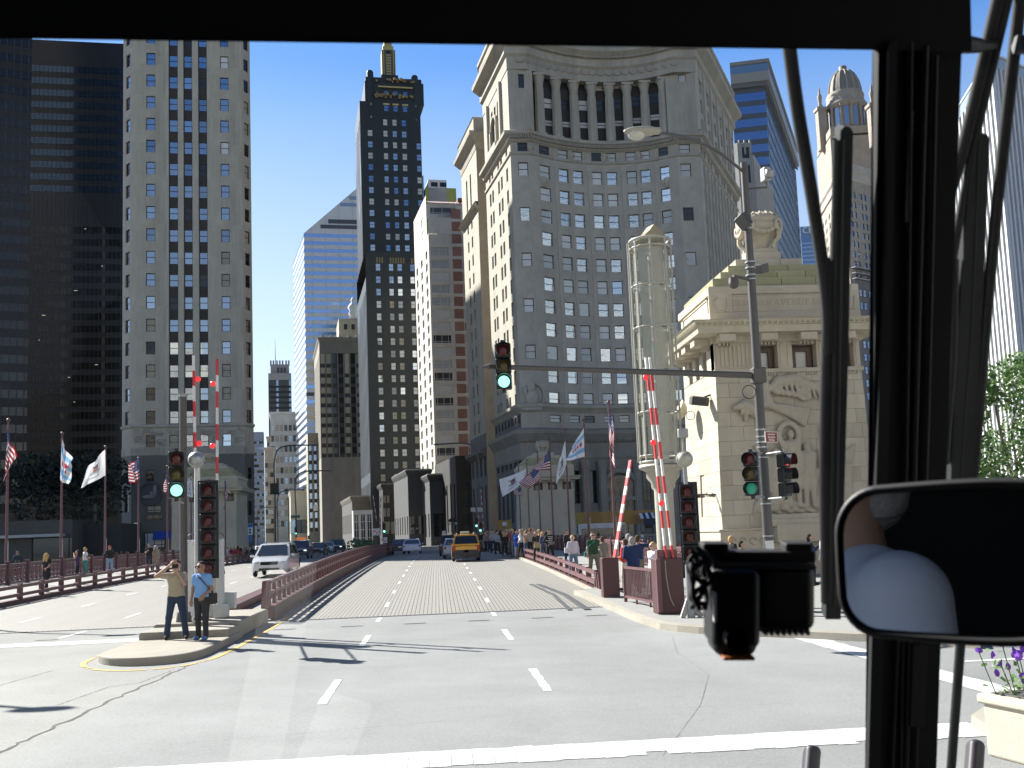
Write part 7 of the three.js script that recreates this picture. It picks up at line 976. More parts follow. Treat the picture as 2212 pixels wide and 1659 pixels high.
{ // scaffolding hoardings, balustrade and street bits under the curved building
  for (const [x0, x1, v0, v1, z, l] of [[1075, 1107, 1145, 1124, 150, 'yellow plywood hoarding with a white notice under the shaded wing'], [1228, 1420, 1137, 1108, 152, 'long orange plywood hoarding at the foot of the curved building']]) { const A = onZ(x0, z), B = onZ(x1, z), t = bld('plywood_hoarding', l, A, 'hoarding'), L = len(A, B), y0 = yAt(A[0], A[1], v0 + (A[0] - 944) * 0), y1 = yAt(A[0], A[1], v1), n = Math.round(L / 1.25), r = rng(3); for (let k = 0; k < n; k++) { const g = G(); g.span(k * L / n, (k + 1) * L / n - .03, y0, y1, 0, .06); g.mesh('panel', mat([.40 + r() * .1, .24 + r() * .05, .06 + r() * .03], .8, { map: T.streak }), t); } const g = G(); for (let k = 0; k <= n; k += 3) g.rod([k * L / n, 0, -.05], [k * L / n, y0, -.05], .06); kindStuff(g.mesh('props', M.pole, t)); if (n < 10) { const q = G(); q.span(L * .35, L * .65, lerp(y0, y1, .4), lerp(y0, y1, .8), .07, .09); q.mesh('notice', M.white, t); } }
  const A = onZ(1238, 132), B = onZ(1560, 132), t = bld('stone_balustrade', 'pale stone balustrade along the far river bank, right', A, 'balustrade'), L = len(A, B), bg = (() => { const g = G(); g.lathe([[.09, 0], [.12, .1], [.07, .2], [.13, .45], [.06, .7], [.1, .8]], 0, 0, 0, 8); return g.geo(); })(); let g = G(); g.span(0, L, -4, .5, -.2, .3); g.span(0, L, 1.3, 1.5, -.2, .3); g.mesh('rail', mat([.30, .27, .22], .85, { map: T.stone }), t); let n = 0; for (let q = .3; q < L; q += .42) { if (n++ % 10 === 0) { const k = G(); k.span(q - .2, q + .2, .5, 1.3, -.2, .3); k.mesh('pier', M.grey, t); } else put('baluster', bg, M.grey, t).position.set(q, .5, .05); }
  const aw = thing('striped_awning', 'dark blue and white striped awning with white letters behind the lattice pylon', 'awning', at3(1412, 1119, 150)); g = G(); for (let k = 0; k < 8; k += 2) g.prism([[0, .8], [1.2, 0], [1.2, -.05], [0, .7]], .42, -1.7 + k * .42, 0, 0, 0, -PI / 2); g.mesh('white_stripes', M.white, aw); g = G(); for (let k = 1; k < 8; k += 2) g.prism([[0, .8], [1.2, 0], [1.2, -.05], [0, .7]], .42, -1.7 + k * .42, 0, 0, 0, -PI / 2); g.box(0, -.5, 1.15, 3.4, .9, .05); g.mesh('awning_cloth', mat([.02, .03, .08], .7), aw);
}
// ---------- people ----------
const SK = { a: mat([.42, .25, .17], .6), b: mat([.30, .17, .11], .6), c: mat([.50, .32, .24], .6) }, cl = {};
const cloth = (r, g, b) => cl[[r, g, b]] ??= mat([r, g, b], .9, { bumpMap: T.bumpy, bumpScale: .01 });
const HAIR = { k: cloth(.012, .010, .009), b: cloth(.07, .04, .02), y: cloth(.45, .30, .12), g: cloth(.30, .29, .28), r: cloth(.22, .07, .025) };
const S2 = (a, b, ra, rb, q) => [...a, ...b, ra, rb, q ?? 1];
const ARM = { down: s => [[s * .235, 1.16, -.01], [s * .25, .90, .05]], swing: s => [[s * .235, 1.16, -.08], [s * .25, .95, .12]], hold: s => [[s * .25, 1.15, .0], [s * .09, 1.10, .24]], phone: s => [[s * .22, 1.17, .1], [s * .06, 1.34, .27]], face: s => [[s * .34, 1.40, .16], [s * .09, 1.60, .17]], hip: s => [[s * .30, 1.18, -.04], [s * .16, .98, .12]], lift: s => [[s * .42, 1.42, .12], [s * .10, 1.665, .15]], under: s => [[s * .20, 1.22, .16], [s * .04, 1.50, .17]], strap: s => [[s * .25, 1.14, .0], [s * .15, 1.0, .16]], back: s => [[s * .25, 1.17, -.1], [s * .08, 1.05, -.16]] };
function handGeo(el, ha, s, cell) {
  const d = V3(ha[0] - el[0], ha[1] - el[1], ha[2] - el[2]).normalize(), n = V3(s * .35, .1, 1).cross(d).normalize(), up = d.clone().cross(n).normalize(), P0 = V3(...ha), p = (a, b, c) => P0.clone().addScaledVector(d, a).addScaledVector(n, b).addScaledVector(up, c).toArray(), pr = [S2(p(.02, -.012, 0), p(.075, -.022, 0), .024, .021), S2(p(.02, .012, 0), p(.075, .022, 0), .024, .021)];
  [-.031, -.011, .010, .030].forEach((b, i) => { const l = [.058, .07, .074, .064][i]; pr.push(S2(p(.08, b, 0), p(.08 + l * .55, b * 1.1, -.012), .0095, .0088), S2(p(.08 + l * .55, b * 1.1, -.012), p(.08 + l * .95, b * 1.05, -.035), .0088, .0075)); }); pr.push(S2(p(.03, .032, -.005), p(.07, .055, -.02), .013, .0105), S2(p(.07, .055, -.02), p(.10, .05, -.035), .0105, .008)); return blob(pr, cell, .008);
}
function person(label, pos, turn, o) {
  const t = thing('person', label, 'person', pos, turn, o.group), q = o.cell ?? .024, H = (o.h ?? 1.75) / 1.75, sk = SK[o.skin ?? 'a'], W = o.w ?? 1, F = !!o.f, st = o.step ?? .05, sp = o.spread ?? .1;
  const A = { l: ARM[o.al ?? 'down'](1), r: ARM[o.ar ?? 'down'](-1) }, sh = s => [s * .175 * W, 1.415, 0], slv = o.sleeve ?? .5, hd = o.tilt ?? 0, nod = o.nod ?? 0;
  // head: skull, jaw, nose, ears; neck
  const hc = [hd * .04, 1.635, .015], h1 = [S2([hc[0], 1.655, -.01], [hc[0], 1.65, .012], .092, .09), S2([hc[0], 1.60, .02], [hc[0], 1.575, .045], .072, .05), S2([hc[0] + hd * .06, 1.635, .105], [hc[0] + hd * .06, 1.612, .122], .012, .016), S2([hc[0] - .088, 1.64, 0], [hc[0] - .09, 1.61, 0], .018, .014), S2([hc[0] + .088, 1.64, 0], [hc[0] + .09, 1.61, 0], .018, .014), S2([0, 1.44, -.02], [hc[0], 1.58, -.002], .062, .055)];
  const limbs = []; for (const [k, s] of [['l', 1], ['r', -1]]) { const [e, h] = A[k], a = sh(s), mid = [0, 1, 2].map(i => lerp(a[i], e[i], slv * .8)); limbs.push(S2(mid, e, .044 * W, .038), S2(e, h, .038, .027)); if (q > .015) limbs.push(S2(h, [h[0], h[1] - .07, h[2] + .02], .034, .026)); }
  const leg = s => { const f = s > 0 ? st : -st; return [[s * .095, .90, 0], [s * (.095 + sp * .3), .49, f * .6 + .02], [s * (.095 + sp * .55), .085, f]]; };
  const bare = o.shorts ? [1, -1].flatMap(s => { const [a, k, f] = leg(s); return [S2(k, f, .052, .036), S2([0, 1, 2].map(i => lerp(a[i], k[i], .6)), k, .07, .052)]; }) : [];
  const gs = [blob(h1, Math.min(q, .013), .03), blob([...limbs, ...bare], q, .03)]; if (q < .015) for (const [k, s] of [['l', 1], ['r', -1]]) gs.push(handGeo(A[k][0], A[k][1], s, .0045));
  put('body', mergeGeometries(gs.map(g => { g = g.toNonIndexed(); return g; })), sk, t);
  const b = F ? .95 : 1, tor = [S2([-.055, 1.33, 0], [.055, 1.33, 0], .135 * W, .135 * W, .78), S2([-.05, 1.12, 0], [.05, 1.12, 0], .115 * W * b, .115 * W * b, .82), S2([-.06, .97, 0], [.06, .97, 0], .125 * W, .125 * W, .82), S2([-.05, 1.33, 0], [-.05, 1, 0], .125 * W, .12 * W, .8), S2([.05, 1.33, 0], [.05, 1, 0], .125 * W, .12 * W, .8), S2([-.06, 1.44, -.02], [.06, 1.44, -.02], .06, .06)];
  if (F) tor.push(S2([-.065, 1.29, .085], [.065, 1.29, .085], .062, .062)); for (const [k, s] of [['l', 1], ['r', -1]]) { const [e, h] = A[k], a = sh(s), w = slv > 1 ? [0, 1, 2].map(i => lerp(e[i], h[i], .9)) : [0, 1, 2].map(i => lerp(a[i], e[i], slv)); tor.push(S2(a, slv > 1 ? e : w, .072 * W, .058 * W)); if (slv > 1) tor.push(S2(e, w, .054, .043)); }
  if (o.long) tor.push(S2([-.06, .97, 0], [-.07, .97 - o.long, 0], .13, .13 + o.long * .08, .85), S2([.06, .97, 0], [.07, .97 - o.long, 0], .13, .13 + o.long * .08, .85));
  put('shirt', blob(tor, q, .05), o.shirt, t);
  const pt = [S2([-.06, .93, 0], [.06, .93, 0], .122, .122, .86)]; for (const s of [1, -1]) { const [a, k, f] = leg(s); pt.push(S2(a, o.shorts ? [0, 1, 2].map(i => lerp(a[i], k[i], .75)) : k, .10, .072)); if (!o.shorts) pt.push(S2(k, [f[0], f[1] + .0, f[2]], .068, o.flare ?? .058)); }
  put('trousers', blob(pt, q, .04), o.pants, t);
  const sg = G(); for (const s of [1, -1]) { const f = leg(s)[2]; sg.sph(f[0] + s * .01, .05, f[2] + .06, .045, .05, .13, 10); sg.sph(f[0], .07, f[2] - .01, .045, .065, .06, 8); } const sg2 = G(); kindStuff(sg.mesh('shoes', o.shoes ?? HAIR.k, t));
  if (o.hair) { const hp = [S2([hc[0], 1.675, -.02], [hc[0], 1.665, -.02], .098, .098), S2([hc[0], 1.62, -.045], [hc[0], 1.6, -.045], .082, .075)]; if (o.longHair) hp.push(S2([hc[0] - .05, 1.62, -.06], [-.07, 1.40, -.06], .07, .06), S2([hc[0] + .05, 1.62, -.06], [.07, 1.40, -.06], .07, .06)); put('hair', blob(hp, Math.min(q, .016), .03, (x, y, z) => (z - (y > 1.69 ? .09 : o.longHair ? .03 : .012)) * .8), o.hair, t); }
  { const g = G(); for (const s of [-1, 1]) g.sph(hc[0] + s * .034 + hd * .05, 1.643, .092, .012, .007, .006, 6); if (o.glasses) for (const s of [-1, 1]) { g.rbox(hc[0] + s * .036 + hd * .05, 1.642, .1, .058, .04, .014, .01); g.rod([hc[0] + s * .066, 1.648, .1], [hc[0] + s * .093, 1.645, 0], .005, .005, 4); } kindStuff(g.mesh(o.glasses ? 'sunglasses' : 'eyes', HAIR.k, t)); }
  if (o.cap) { const g = G(); g.sph(hc[0], 1.69, -.005, .104, .075, .108, 12); g.sph(hc[0], 1.685, .1, .07, .012, .07, 8); g.mesh('cap', o.cap, t); }
  if (o.bag) { const g = G(), [x, y, z, w, h, m] = o.bag; g.rbox(x, y, z, w, h, .12, .04); g.mesh('bag', m, t); const k = G(); k.tube([[x, y + h / 2, z], [x * .9, 1.2, .12], [x > 0 ? -.05 : .05, 1.44, .09], [x > 0 ? -.12 : .12, 1.46, -.03], [x * .7, 1.2, -.12], [x, y + h / 2, z - .03]], .013, 5, 20); k.mesh('strap', m, t); }
  if (o.camera) { const g = G(); g.rbox(0, 1.63, .20, .13, .085, .06, .015); g.at(new THREE.CylinderGeometry(.032, .035, .09, 12), 0, 1.625, .265, PI / 2); g.mesh('camera', HAIR.k, t); }
  if (o.stripe) { const g = G(); for (let y = 1.02; y < 1.42; y += .09) g.at(new THREE.TorusGeometry(.17, .016, 5, 20), 0, y, 0, PI / 2); g.l.forEach(a => a.scale(1, 1, .78)); kindStuff(g.mesh('white_stripes', M.white, t)); }
  t.scale.setScalar(H); return t;
}
const at = (vx, vy) => { const p = onDeck(vx, vy, .17); return [p.x, p.y, p.z]; }, JEAN = cloth(.055, .085, .15), BLK = cloth(.014, .014, .016), KHA = cloth(.16, .145, .11), WHT = cloth(.62, .62, .62), NAVY = cloth(.015, .025, .07);
{ // two men on the island
  const p1 = gp(381, 1381, .16), p2 = gp(437, 1382, .16);
  person('man in beige polo and jeans raising a camera to his eye on the island', [p1.x, .16, p1.z], .12, { cell: .0125, h: 1.79, shirt: cloth(.36, .31, .22), pants: cloth(.022, .04, .075), hair: HAIR.k, ar: 'lift', al: 'under', camera: true, sleeve: .5, spread: .22, flare: .07, shoes: HAIR.b });
  person('man in light blue polo, sunglasses and shoulder bag beside the photographing man', [p2.x, .16, p2.z], -.35, { cell: .0125, h: 1.74, skin: 'b', shirt: cloth(.17, .34, .62), pants: cloth(.028, .028, .032), hair: HAIR.k, glasses: true, al: 'strap', ar: 'down', sleeve: .55, spread: .06, bag: [.24, .92, -.04, .22, .26, cloth(.035, .03, .035)], shoes: cloth(.10, .22, .42), tilt: -.6 });
}
// left pavement
person('person in dark teal shirt and sunglasses leaning on the left railing', [at(70, 1246)[0] - .9, at(70, 1246)[1], at(70, 1246)[2]], .3, { h: 1.62, shirt: cloth(.03, .05, .06), pants: BLK, hair: HAIR.k, glasses: true, al: 'hold', ar: 'hold', sleeve: 1.1 });
person('blonde woman in black dress walking away on the left pavement', at(100, 1279), 2.7, { h: 1.68, f: 1, shirt: BLK, pants: BLK, hair: HAIR.y, longHair: true, long: .2, step: .14, ar: 'back', spread: 0 });
person('woman in purple top and black trousers photographing from the left pavement', at(167, 1262), -1.2, { h: 1.66, f: 1, shirt: cloth(.045, .025, .07), pants: BLK, hair: HAIR.k, al: 'face', ar: 'face', sleeve: .4, longHair: true });
person('blonde woman in white top and teal trousers on the left pavement', at(184, 1243), 2.3, { h: 1.68, f: 1, shirt: WHT, pants: cloth(.04, .24, .20), hair: HAIR.y, al: 'hold', ar: 'hold', bag: [.24, 1.1, 0, .16, .2, cloth(.4, .34, .2)] });
person('man in red cap, black jacket and light jeans on the left pavement', at(237, 1239), .5, { h: 1.72, shirt: BLK, pants: cloth(.20, .30, .45), cap: cloth(.5, .02, .03), sleeve: 1.1, ar: 'hip', al: 'hip' });
person('man in black t-shirt walking beside a woman in beige on the left pavement', at(322, 1234), .3, { h: 1.76, shirt: BLK, pants: cloth(.03, .035, .05), hair: HAIR.k, ar: 'phone', step: .12 });
person('woman in beige with pale headscarf walking beside the man in black', at(336, 1233), .2, { h: 1.62, f: 1, shirt: cloth(.30, .25, .20), pants: cloth(.20, .17, .13), hair: WHT, longHair: true, sleeve: 1.1, long: .3 });
person('man with white cap far along the left pavement behind the island poles', at(398, 1214), .2, { h: 1.72, shirt: cloth(.10, .09, .12), pants: NAVY, cap: WHT, sleeve: 1.1 });
// right pavement, near to far
person('man in green polo and khaki trousers walking towards the bus', at(1285, 1253), .1, { cell: .018, h: 1.82, shirt: cloth(.018, .065, .03), pants: KHA, hair: HAIR.b, glasses: true, step: .16, al: 'swing', skin: 'c', bag: [-.28, .95, -.05, .14, .2, cloth(.03, .16, .13)] });
person('woman in pale lilac hoodie and jeans with a white shoulder bag', at(1240, 1243), .2, { cell: .018, h: 1.66, f: 1, shirt: cloth(.50, .47, .55), pants: cloth(.13, .19, .30), hair: HAIR.y, skin: 'c', sleeve: 1.1, ar: 'strap', bag: [-.26, 1.1, .06, .3, .24, cloth(.55, .50, .50)], step: .1 });
person('woman in taupe vest with a teal bag walking away behind the green polo', at(1305, 1249), 2.9, { cell: .02, h: 1.62, f: 1, shirt: cloth(.22, .19, .17), pants: cloth(.20, .17, .14), hair: HAIR.b, bag: [.24, 1.05, 0, .2, .3, cloth(.02, .26, .24)], step: .1 });
person('man in black jacket standing by the railing with hands in front', at(1227, 1219), .9, { h: 1.76, shirt: BLK, pants: cloth(.015, .02, .04), hair: HAIR.k, sleeve: 1.1, ar: 'hold', al: 'hold' });
person('man in black and white striped sweater leaning at the right guard rail', at(1189, 1219), .5, { h: 1.8, shirt: BLK, pants: BLK, hair: HAIR.k, sleeve: 1.1, ar: 'hip', al: 'hold', stripe: true, spread: .16 });
person('blonde woman in slate blue sweater beside the striped sweater', at(1175, 1214), .7, { h: 1.64, f: 1, shirt: cloth(.05, .07, .14), pants: cloth(.05, .06, .085), hair: HAIR.y, sleeve: 1.1, al: 'hold', ar: 'hold', longHair: true });
person('red haired woman in dark jacket carrying a round straw bag', at(1160, 1213), .1, { h: 1.68, f: 1, shirt: cloth(.03, .03, .028), pants: cloth(.05, .045, .04), hair: HAIR.r, longHair: true, sleeve: 1.1, bag: [.02, .95, .19, .36, .34, cloth(.42, .31, .16)], ar: 'hold' });
person('woman in peach tank top and jeans photographing with raised arms', at(1139, 1204), -.2, { h: 1.72, f: 1, shirt: cloth(.55, .33, .20), pants: cloth(.12, .18, .32), hair: HAIR.b, al: 'face', ar: 'face', sleeve: .05, camera: true });
person('woman in bright blue jacket on the crowded right pavement', at(1119, 1203), .2, { h: 1.68, f: 1, shirt: cloth(.015, .07, .42), pants: cloth(.3, .3, .32), hair: HAIR.r, longHair: true, sleeve: 1.1, al: 'phone', ar: 'phone', long: .2 });
person('man in white shirt with backpack straps walking in the shade', at(1097, 1195), 0, { h: 1.8, shirt: WHT, pants: NAVY, hair: HAIR.g, ar: 'hold', al: 'hip', bag: [.1, 1.25, -.2, .34, .42, NAVY] });
person('woman in red sweater and cream trousers beside the baluster fence', at(1354, 1275), -2.2, { cell: .018, h: 1.68, f: 1, shirt: cloth(.55, .045, .035), pants: cloth(.55, .49, .42), hair: HAIR.b, sleeve: 1.1, al: 'hold', ar: 'hold', glasses: true });
person('man in navy jacket seen from behind at the baluster fence', at(1371, 1284), 3.0, { cell: .018, h: 1.80, shirt: cloth(.012, .03, .10), pants: NAVY, hair: HAIR.g, sleeve: 1.1, al: 'hold', ar: 'hold', w: 1.15 });
person('white haired person half hidden behind the navy jacket', at(1363, 1266), 2.6, { h: 1.80, shirt: WHT, pants: KHA, hair: HAIR.g, sleeve: 1.1 });
person('man in navy with camera strap photographing behind the fence', at(1383, 1270), 2.4, { cell: .02, h: 1.76, shirt: cloth(.015, .03, .085), pants: KHA, hair: HAIR.b, sleeve: 1.1, al: 'face', ar: 'face' });
person('blonde woman in white jacket and sunglasses behind the fence', at(1415, 1291), -1.1, { cell: .018, h: 1.66, f: 1, shirt: cloth(.70, .70, .72), pants: BLK, hair: HAIR.y, skin: 'c', glasses: true, sleeve: 1.1, ar: 'back', long: .1 });
person('blonde person in dark coat by the bridge house above the black device', [dp(1581, 1190, 36).x, .16, -36], 2, { h: 1.72, f: 1, shirt: BLK, pants: BLK, hair: HAIR.y, sleeve: 1.1 });
person('dark haired person with only the head showing above the black device', [dp(1603, 1190, 33).x, .16, -33], 1.2, { h: 1.58, shirt: BLK, pants: BLK, hair: HAIR.k, sleeve: 1.1 });
person('black haired woman in blue jacket left of the long wiper blade', [dp(1751, 1190, 34).x, .16, -34], 1.2, { h: 1.70, f: 1, shirt: cloth(.02, .035, .09), pants: BLK, hair: HAIR.k, longHair: true, sleeve: 1.1, al: 'phone', ar: 'phone' });
person('person in white shirt and beige trousers partly behind the long wiper blade', [dp(1770, 1190, 34).x, .16, -33.4], -1.2, { h: 1.78, shirt: WHT, pants: cloth(.32, .27, .2), hair: HAIR.g, sleeve: 1.1 });
{ // distant walkers: four figures, copied with other clothes
  const proto = [['down', 'hold', .1, 0], ['swing', 'down', .14, 1], ['phone', 'strap', .05, 1], ['hold', 'hold', .08, 0]], r = rng(21), tops = [cloth(.3, .3, .32), BLK, NAVY, cloth(.10, .20, .28), WHT, cloth(.22, .16, .13), cloth(.3, .05, .05), cloth(.10, .12, .10), cloth(.32, .27, .24)], words = ['light grey', 'black', 'navy', 'slate blue', 'white', 'brown', 'red', 'dark green', 'sand coloured'], lows = [JEAN, BLK, KHA, cloth(.40, .37, .32), NAVY], lw = ['jeans', 'black trousers', 'khaki trousers', 'pale trousers', 'navy trousers'], made = [];
  const spots = []; for (let k = 0; k < 16; k++) spots.push([1036 + k * 4.1 + r() * 2, 1186 + k * .35 - r() * 3, 'far along right pavement']); for (let k = 0; k < 13; k++) spots.push([476 + k * 7 + r() * 3, 1200 - r() * 4, 'under the limestone tower']); for (const x of [1050, 1058, 1066, 1075, 1083, 1091, 1104, 1111, 1126, 1132, 1148, 1153, 1166, 1182]) spots.push([x, 1190 + r() * 5 + (x - 1050) * .13, 'amid the right crowd']); for (const x of [238, 262, 345, 372]) spots.push([x, 1206 + r() * 4, 'by the left shops']); for (const x of [1245, 1268, 1335, 1390]) spots.push([x, 1197, 'on the far bank']);
  const seen = {}, ord = ['', ', second from the left', ', third from the left', ', fourth from the left', ', fifth from the left'], uniq = s => { seen[s] = (seen[s] ?? -1) + 1; return s + ord[seen[s]]; };
  spots.forEach(([x, v, where], i) => {
    const k = i % 4, ti = Math.floor(r() * tops.length), li = Math.floor(r() * lows.length), g = i < 16 || (i > 28 && i < 43), far = where.includes('shops') || where.includes('far bank'), z = far ? (x < 800 ? 133 : 131) : i >= 16 && i < 29 ? 119 : 0, p = z ? [dp(x, v, z).x, .15, -z] : at(x, v), hgt = (1.58 + r() * .24) / 1.7, tn = r() * 6.28, lb = uniq(`person in ${words[ti]} top and ${lw[li]} ${where}`);
    let q; if (i < 4) { const [al, ar, s, f] = proto[k]; q = person(lb, p, tn, { cell: .035, h: 1.7, f, al, ar, step: s, shirt: tops[ti], pants: lows[li], hair: pick(Object.values(HAIR), r), sleeve: 1.1, longHair: !!f, group: 'walkers far off on the bridge and beyond' }); made.push(q); } else { q = copyOf(made[k], p, tn, lb); for (const c of q.children) { if (c.name.startsWith('shirt')) c.material = tops[ti]; if (c.name.startsWith('trousers')) c.material = lows[li]; if (c.name.startsWith('hair')) c.material = pick(Object.values(HAIR), r); } }
    q.scale.setScalar(hgt);
  });
}
// ---------- vehicles ----------
const GL = glassy([.012, .016, .018], .04, { clearcoat: 1, clearcoatRoughness: .03 }), RUB = mat([.012, .012, .012], .85), paint = (r, g, b) => new THREE.MeshPhysicalMaterial({ color: C(r, g, b), roughness: .35, metalness: .1, clearcoat: 1, clearcoatRoughness: .06 });
function loft(rings) { const g = G(); for (let i = 0; i < rings.length - 1; i++) for (let k = 0; k < rings[i].length - 1; k++) g.quad(rings[i][k], rings[i][k + 1], rings[i + 1][k + 1], rings[i + 1][k]); for (const [r, f] of [[rings[0], 0], [rings.at(-1), 1]]) for (let k = 1; k < r.length - 1; k++) f ? g.quad(r[0], r[k], r[k + 1], r[k + 1]) : g.quad(r[0], r[k + 1], r[k], r[k]); return g; }
function car(name, label, cat, pos, turn, o) {      // front looks along +z
  const t = thing(name, label, cat, pos, turn), { L, W, H } = o, h = L / 2, w = W / 2, bl = o.belt ?? H * .56, rg = .24, ring = (z, hw, top, y0 = rg) => [[-hw * .93, y0, z], [-hw, y0 + .16, z], [-hw, top - .16, z], [-hw * .95, top - .03, z], [-hw * .6, top, z], [hw * .6, top, z], [hw * .95, top - .03, z], [hw, top - .16, z], [hw, y0 + .16, z], [hw * .93, y0, z]];
  const nose = o.nose ?? .66, hood = o.hood ?? .92, tail = o.tail ?? bl;
  const rings = [ring(-h, w * .88, tail - .12, .34), ring(-h + .1, w * .97, tail), ring(-h + .5, w, tail), ring(o.z0 ?? -h + .7, w, bl), ring(o.z3, w, bl), ring(h - .45, w * .97, lerp(nose, hood, .75)), ring(h - .12, w * .9, nose), ring(h, w * .8, nose - .1, .36)];
  loft(rings).mesh('body', o.m, t);
  if (o.low) loft([ring(-h - .03, w * .9, o.lowH, .22), ring(-h + .2, w * 1.015, o.lowH, .2), ring(h - .3, w * 1.0, o.lowH, .2), ring(h + .03, w * .84, o.lowH - .05, .25)]).mesh('lower_trim', o.low, t);
  // cabin: base z0..z3, roof z1..z2
  const rw = w * .76, cab = (z, hw, y) => [[-hw, y, z], [hw, y, z]], z0 = o.z0 ?? -h + .15, { z1, z2, z3 } = o, cg = G(), B = [[-w * .95, bl - .04], [w * .95, bl - .04]];
  const cr = (z, y, hw) => [[-hw * 1.0, bl - .05, z], [-lerp(w * .95, rw, (y - bl) / (H - bl)), y, z], [-hw * .5, y + .02, z], [hw * .5, y + .02, z], [lerp(w * .95, rw, (y - bl) / (H - bl)), y, z], [hw, bl - .05, z]];
  loft([cr(z0, bl, w * .95), cr(z1, H - .05, w * .95), cr((z1 + z2) / 2, H, w * .95), cr(z2, H - .05, w * .95), cr(z3, bl, w * .95)]).mesh('cabin', o.m, t);
  const q = (za, ya, zb, yb, out, e = .1) => { const wa = lerp(w * .95, rw, (ya - bl) / (H - bl)) - e, wb = lerp(w * .95, rw, (yb - bl) / (H - bl)) - e, g = G(), s = Math.sign(out), pts = [[-wa, ya, za + out], [wa, ya, za + out], [wb, yb, zb + out], [-wb, yb, zb + out]]; g.quad(...(s > 0 ? pts : pts.reverse())); return g; };
  const f = .09, at = (za, zb, s) => lerp(za, zb, s), yy = s => lerp(bl, H - .05, s);
  q(at(z3, z2, f), yy(f), at(z3, z2, .92), yy(.92), .08).mesh('windscreen', GL, t); q(at(z0, z1, f), yy(f), at(z0, z1, .9), yy(.9), -.07).mesh('rear_window', GL, t);
  for (const s of [-1, 1]) { const mid = (z1 + z2) / 2, wq = y => s * (lerp(w * .95, rw, (y - bl) / (H - bl)) + .012); for (const [a, b, c, d] of [[at(z0, z1, .35) + .1, mid - .05, mid - .05, z1 + .12], [mid + .05, at(z3, z2, .3), z2 - .08, mid + .05]]) { const g = G(), y0 = yy(.12), y1 = yy(.86), P4 = [[wq(y0), y0, a], [wq(y0), y0, b], [wq(y1), y1, c], [wq(y1), y1, d]]; g.quad(...(s > 0 ? P4.reverse() : P4)); g.mesh('side_window', GL, t); }
    const hl = G(); hl.sph(s * w * .68, nose - .07, h - .12, .17, .09, .12, 10); hl.mesh('headlight', o.lit ? mat([.8, .8, .78], .2, { emissive: C(1, 1, .95), emissiveIntensity: .35 }) : mat([.55, .57, .58], .12), t); const tl = G(); tl.rbox(s * w * .84, tail - .22, -h + .03, .17, o.tall ? .34 : .18, .12, .03); tl.mesh('taillight', mat([.35, .02, .02], .2), t); const mr = G(); mr.rbox(s * (w + .1), bl + .04, z3 - .25, .2, .13, .09, .03); mr.mesh('wing_mirror', o.low ?? o.m, t); }
  for (const z of [-h * .58, h * .60]) for (const s of [-1, 1]) { const wg = G(); wg.at(new THREE.TorusGeometry(.25, .09, 8, 18), 0, 0, 0, 0, PI / 2); wg.at(new THREE.CylinderGeometry(.3, .3, .17, 18), 0, 0, 0, 0, 0, PI / 2); const wh = wg.mesh('wheel', RUB, t); wh.position.set(s * (w - .1), .33, z); const rm = G(); rm.at(new THREE.CylinderGeometry(.19, .19, .19, 14), 0, 0, 0, 0, 0, PI / 2); rm.mesh('rim', M.steel, wh); }
  let g = G(); g.rbox(0, tail - (o.tall ? .42 : .26), -h - .02, .32, .16, .02, .01); g.mesh('number_plate', M.white, t); g = G(); g.rbox(0, nose - .12, h - .04, w * .95, .2, .08, .03); g.rbox(0, .42, h - .02, w * 1.1, .12, .06, .03); kindStuff(g.mesh('grille', M.black, t)); g = G(); g.rbox(0, .46, -h - .02, W * .88, .16, .1, .04); g.mesh('bumper', o.low ?? o.m, t);
  if (o.rack) { for (const s of [-1, 1]) { g = G(); g.bar([s * rw * .8, H + .06, z1 + .1], [s * rw * .8, H + .06, z2 - .1], .05, .05); g.mesh('roof_rail', M.galv, t); } }
  if (o.sign) { g = G(); g.rbox(0, H + .16, 0, .95, .22, .28, .05); g.mesh('roof_sign', o.sign, t); }
  return t;
}
const road = (vx, vy) => { const p = onDeck(vx, vy, .01); return [p.x, p.y, p.z]; };
const VAN = { L: 4.9, W: 1.95, H: 1.76, belt: 1.06, hood: 1.04, nose: .82, z0: -2.4, z1: -2.05, z2: .35, z3: 1.45, tail: 1.1, rack: true }, SEDAN = { L: 4.8, W: 1.84, H: 1.46, belt: .92, hood: .9, nose: .72, z0: -1.75, z1: -.95, z2: .35, z3: 1.15, tail: .98 }, SUV = { L: 4.5, W: 1.82, H: 1.74, belt: 1.08, hood: 1.02, nose: .85, z0: -2.2, z1: -1.95, z2: .2, z3: 1.0, tail: 1.08, tall: true };
car('minivan', 'silver white minivan coming towards the bus left of the median', 'minivan', road(597, 1243), .0, { ...VAN, m: paint(.60, .61, .61) });
car('car', 'dark blue taxi with an orange roof sign behind the white minivan', 'car', road(651, 1207), 0, { ...SUV, m: paint(.03, .04, .07), sign: mat([.75, .16, .02], .4, { emissive: C(1, .25, .03), emissiveIntensity: .12 }), lit: true });
car('car', 'dark sedan behind the taxi with the orange roof sign', 'car', road(688, 1200), 0, { ...SEDAN, m: paint(.012, .016, .02) });
car('car', 'silver sedan left of the dark oncoming four wheel drive', 'car', road(709, 1195), 0, { ...SEDAN, m: paint(.35, .38, .45) });
car('car', 'dark blue four wheel drive with bright headlight behind the median rail', 'car', road(729, 1194), 0, { ...SUV, m: paint(.02, .03, .05), lit: true });
{ const t = car('taxi', 'yellow taxi with dark lower bumper driving away on the bridge', 'taxi', road(1006, 1211), PI, { ...SUV, L: 4.4, W: 1.84, H: 1.74, rack: true, m: paint(.62, .30, .012), low: mat([.055, .045, .045], .6), lowH: .74 }); const g = G(); g.rbox(0, 1.86, .1, .6, .14, .2, .04); g.mesh('roof_light', mat([.4, .5, .42], .4), t); }
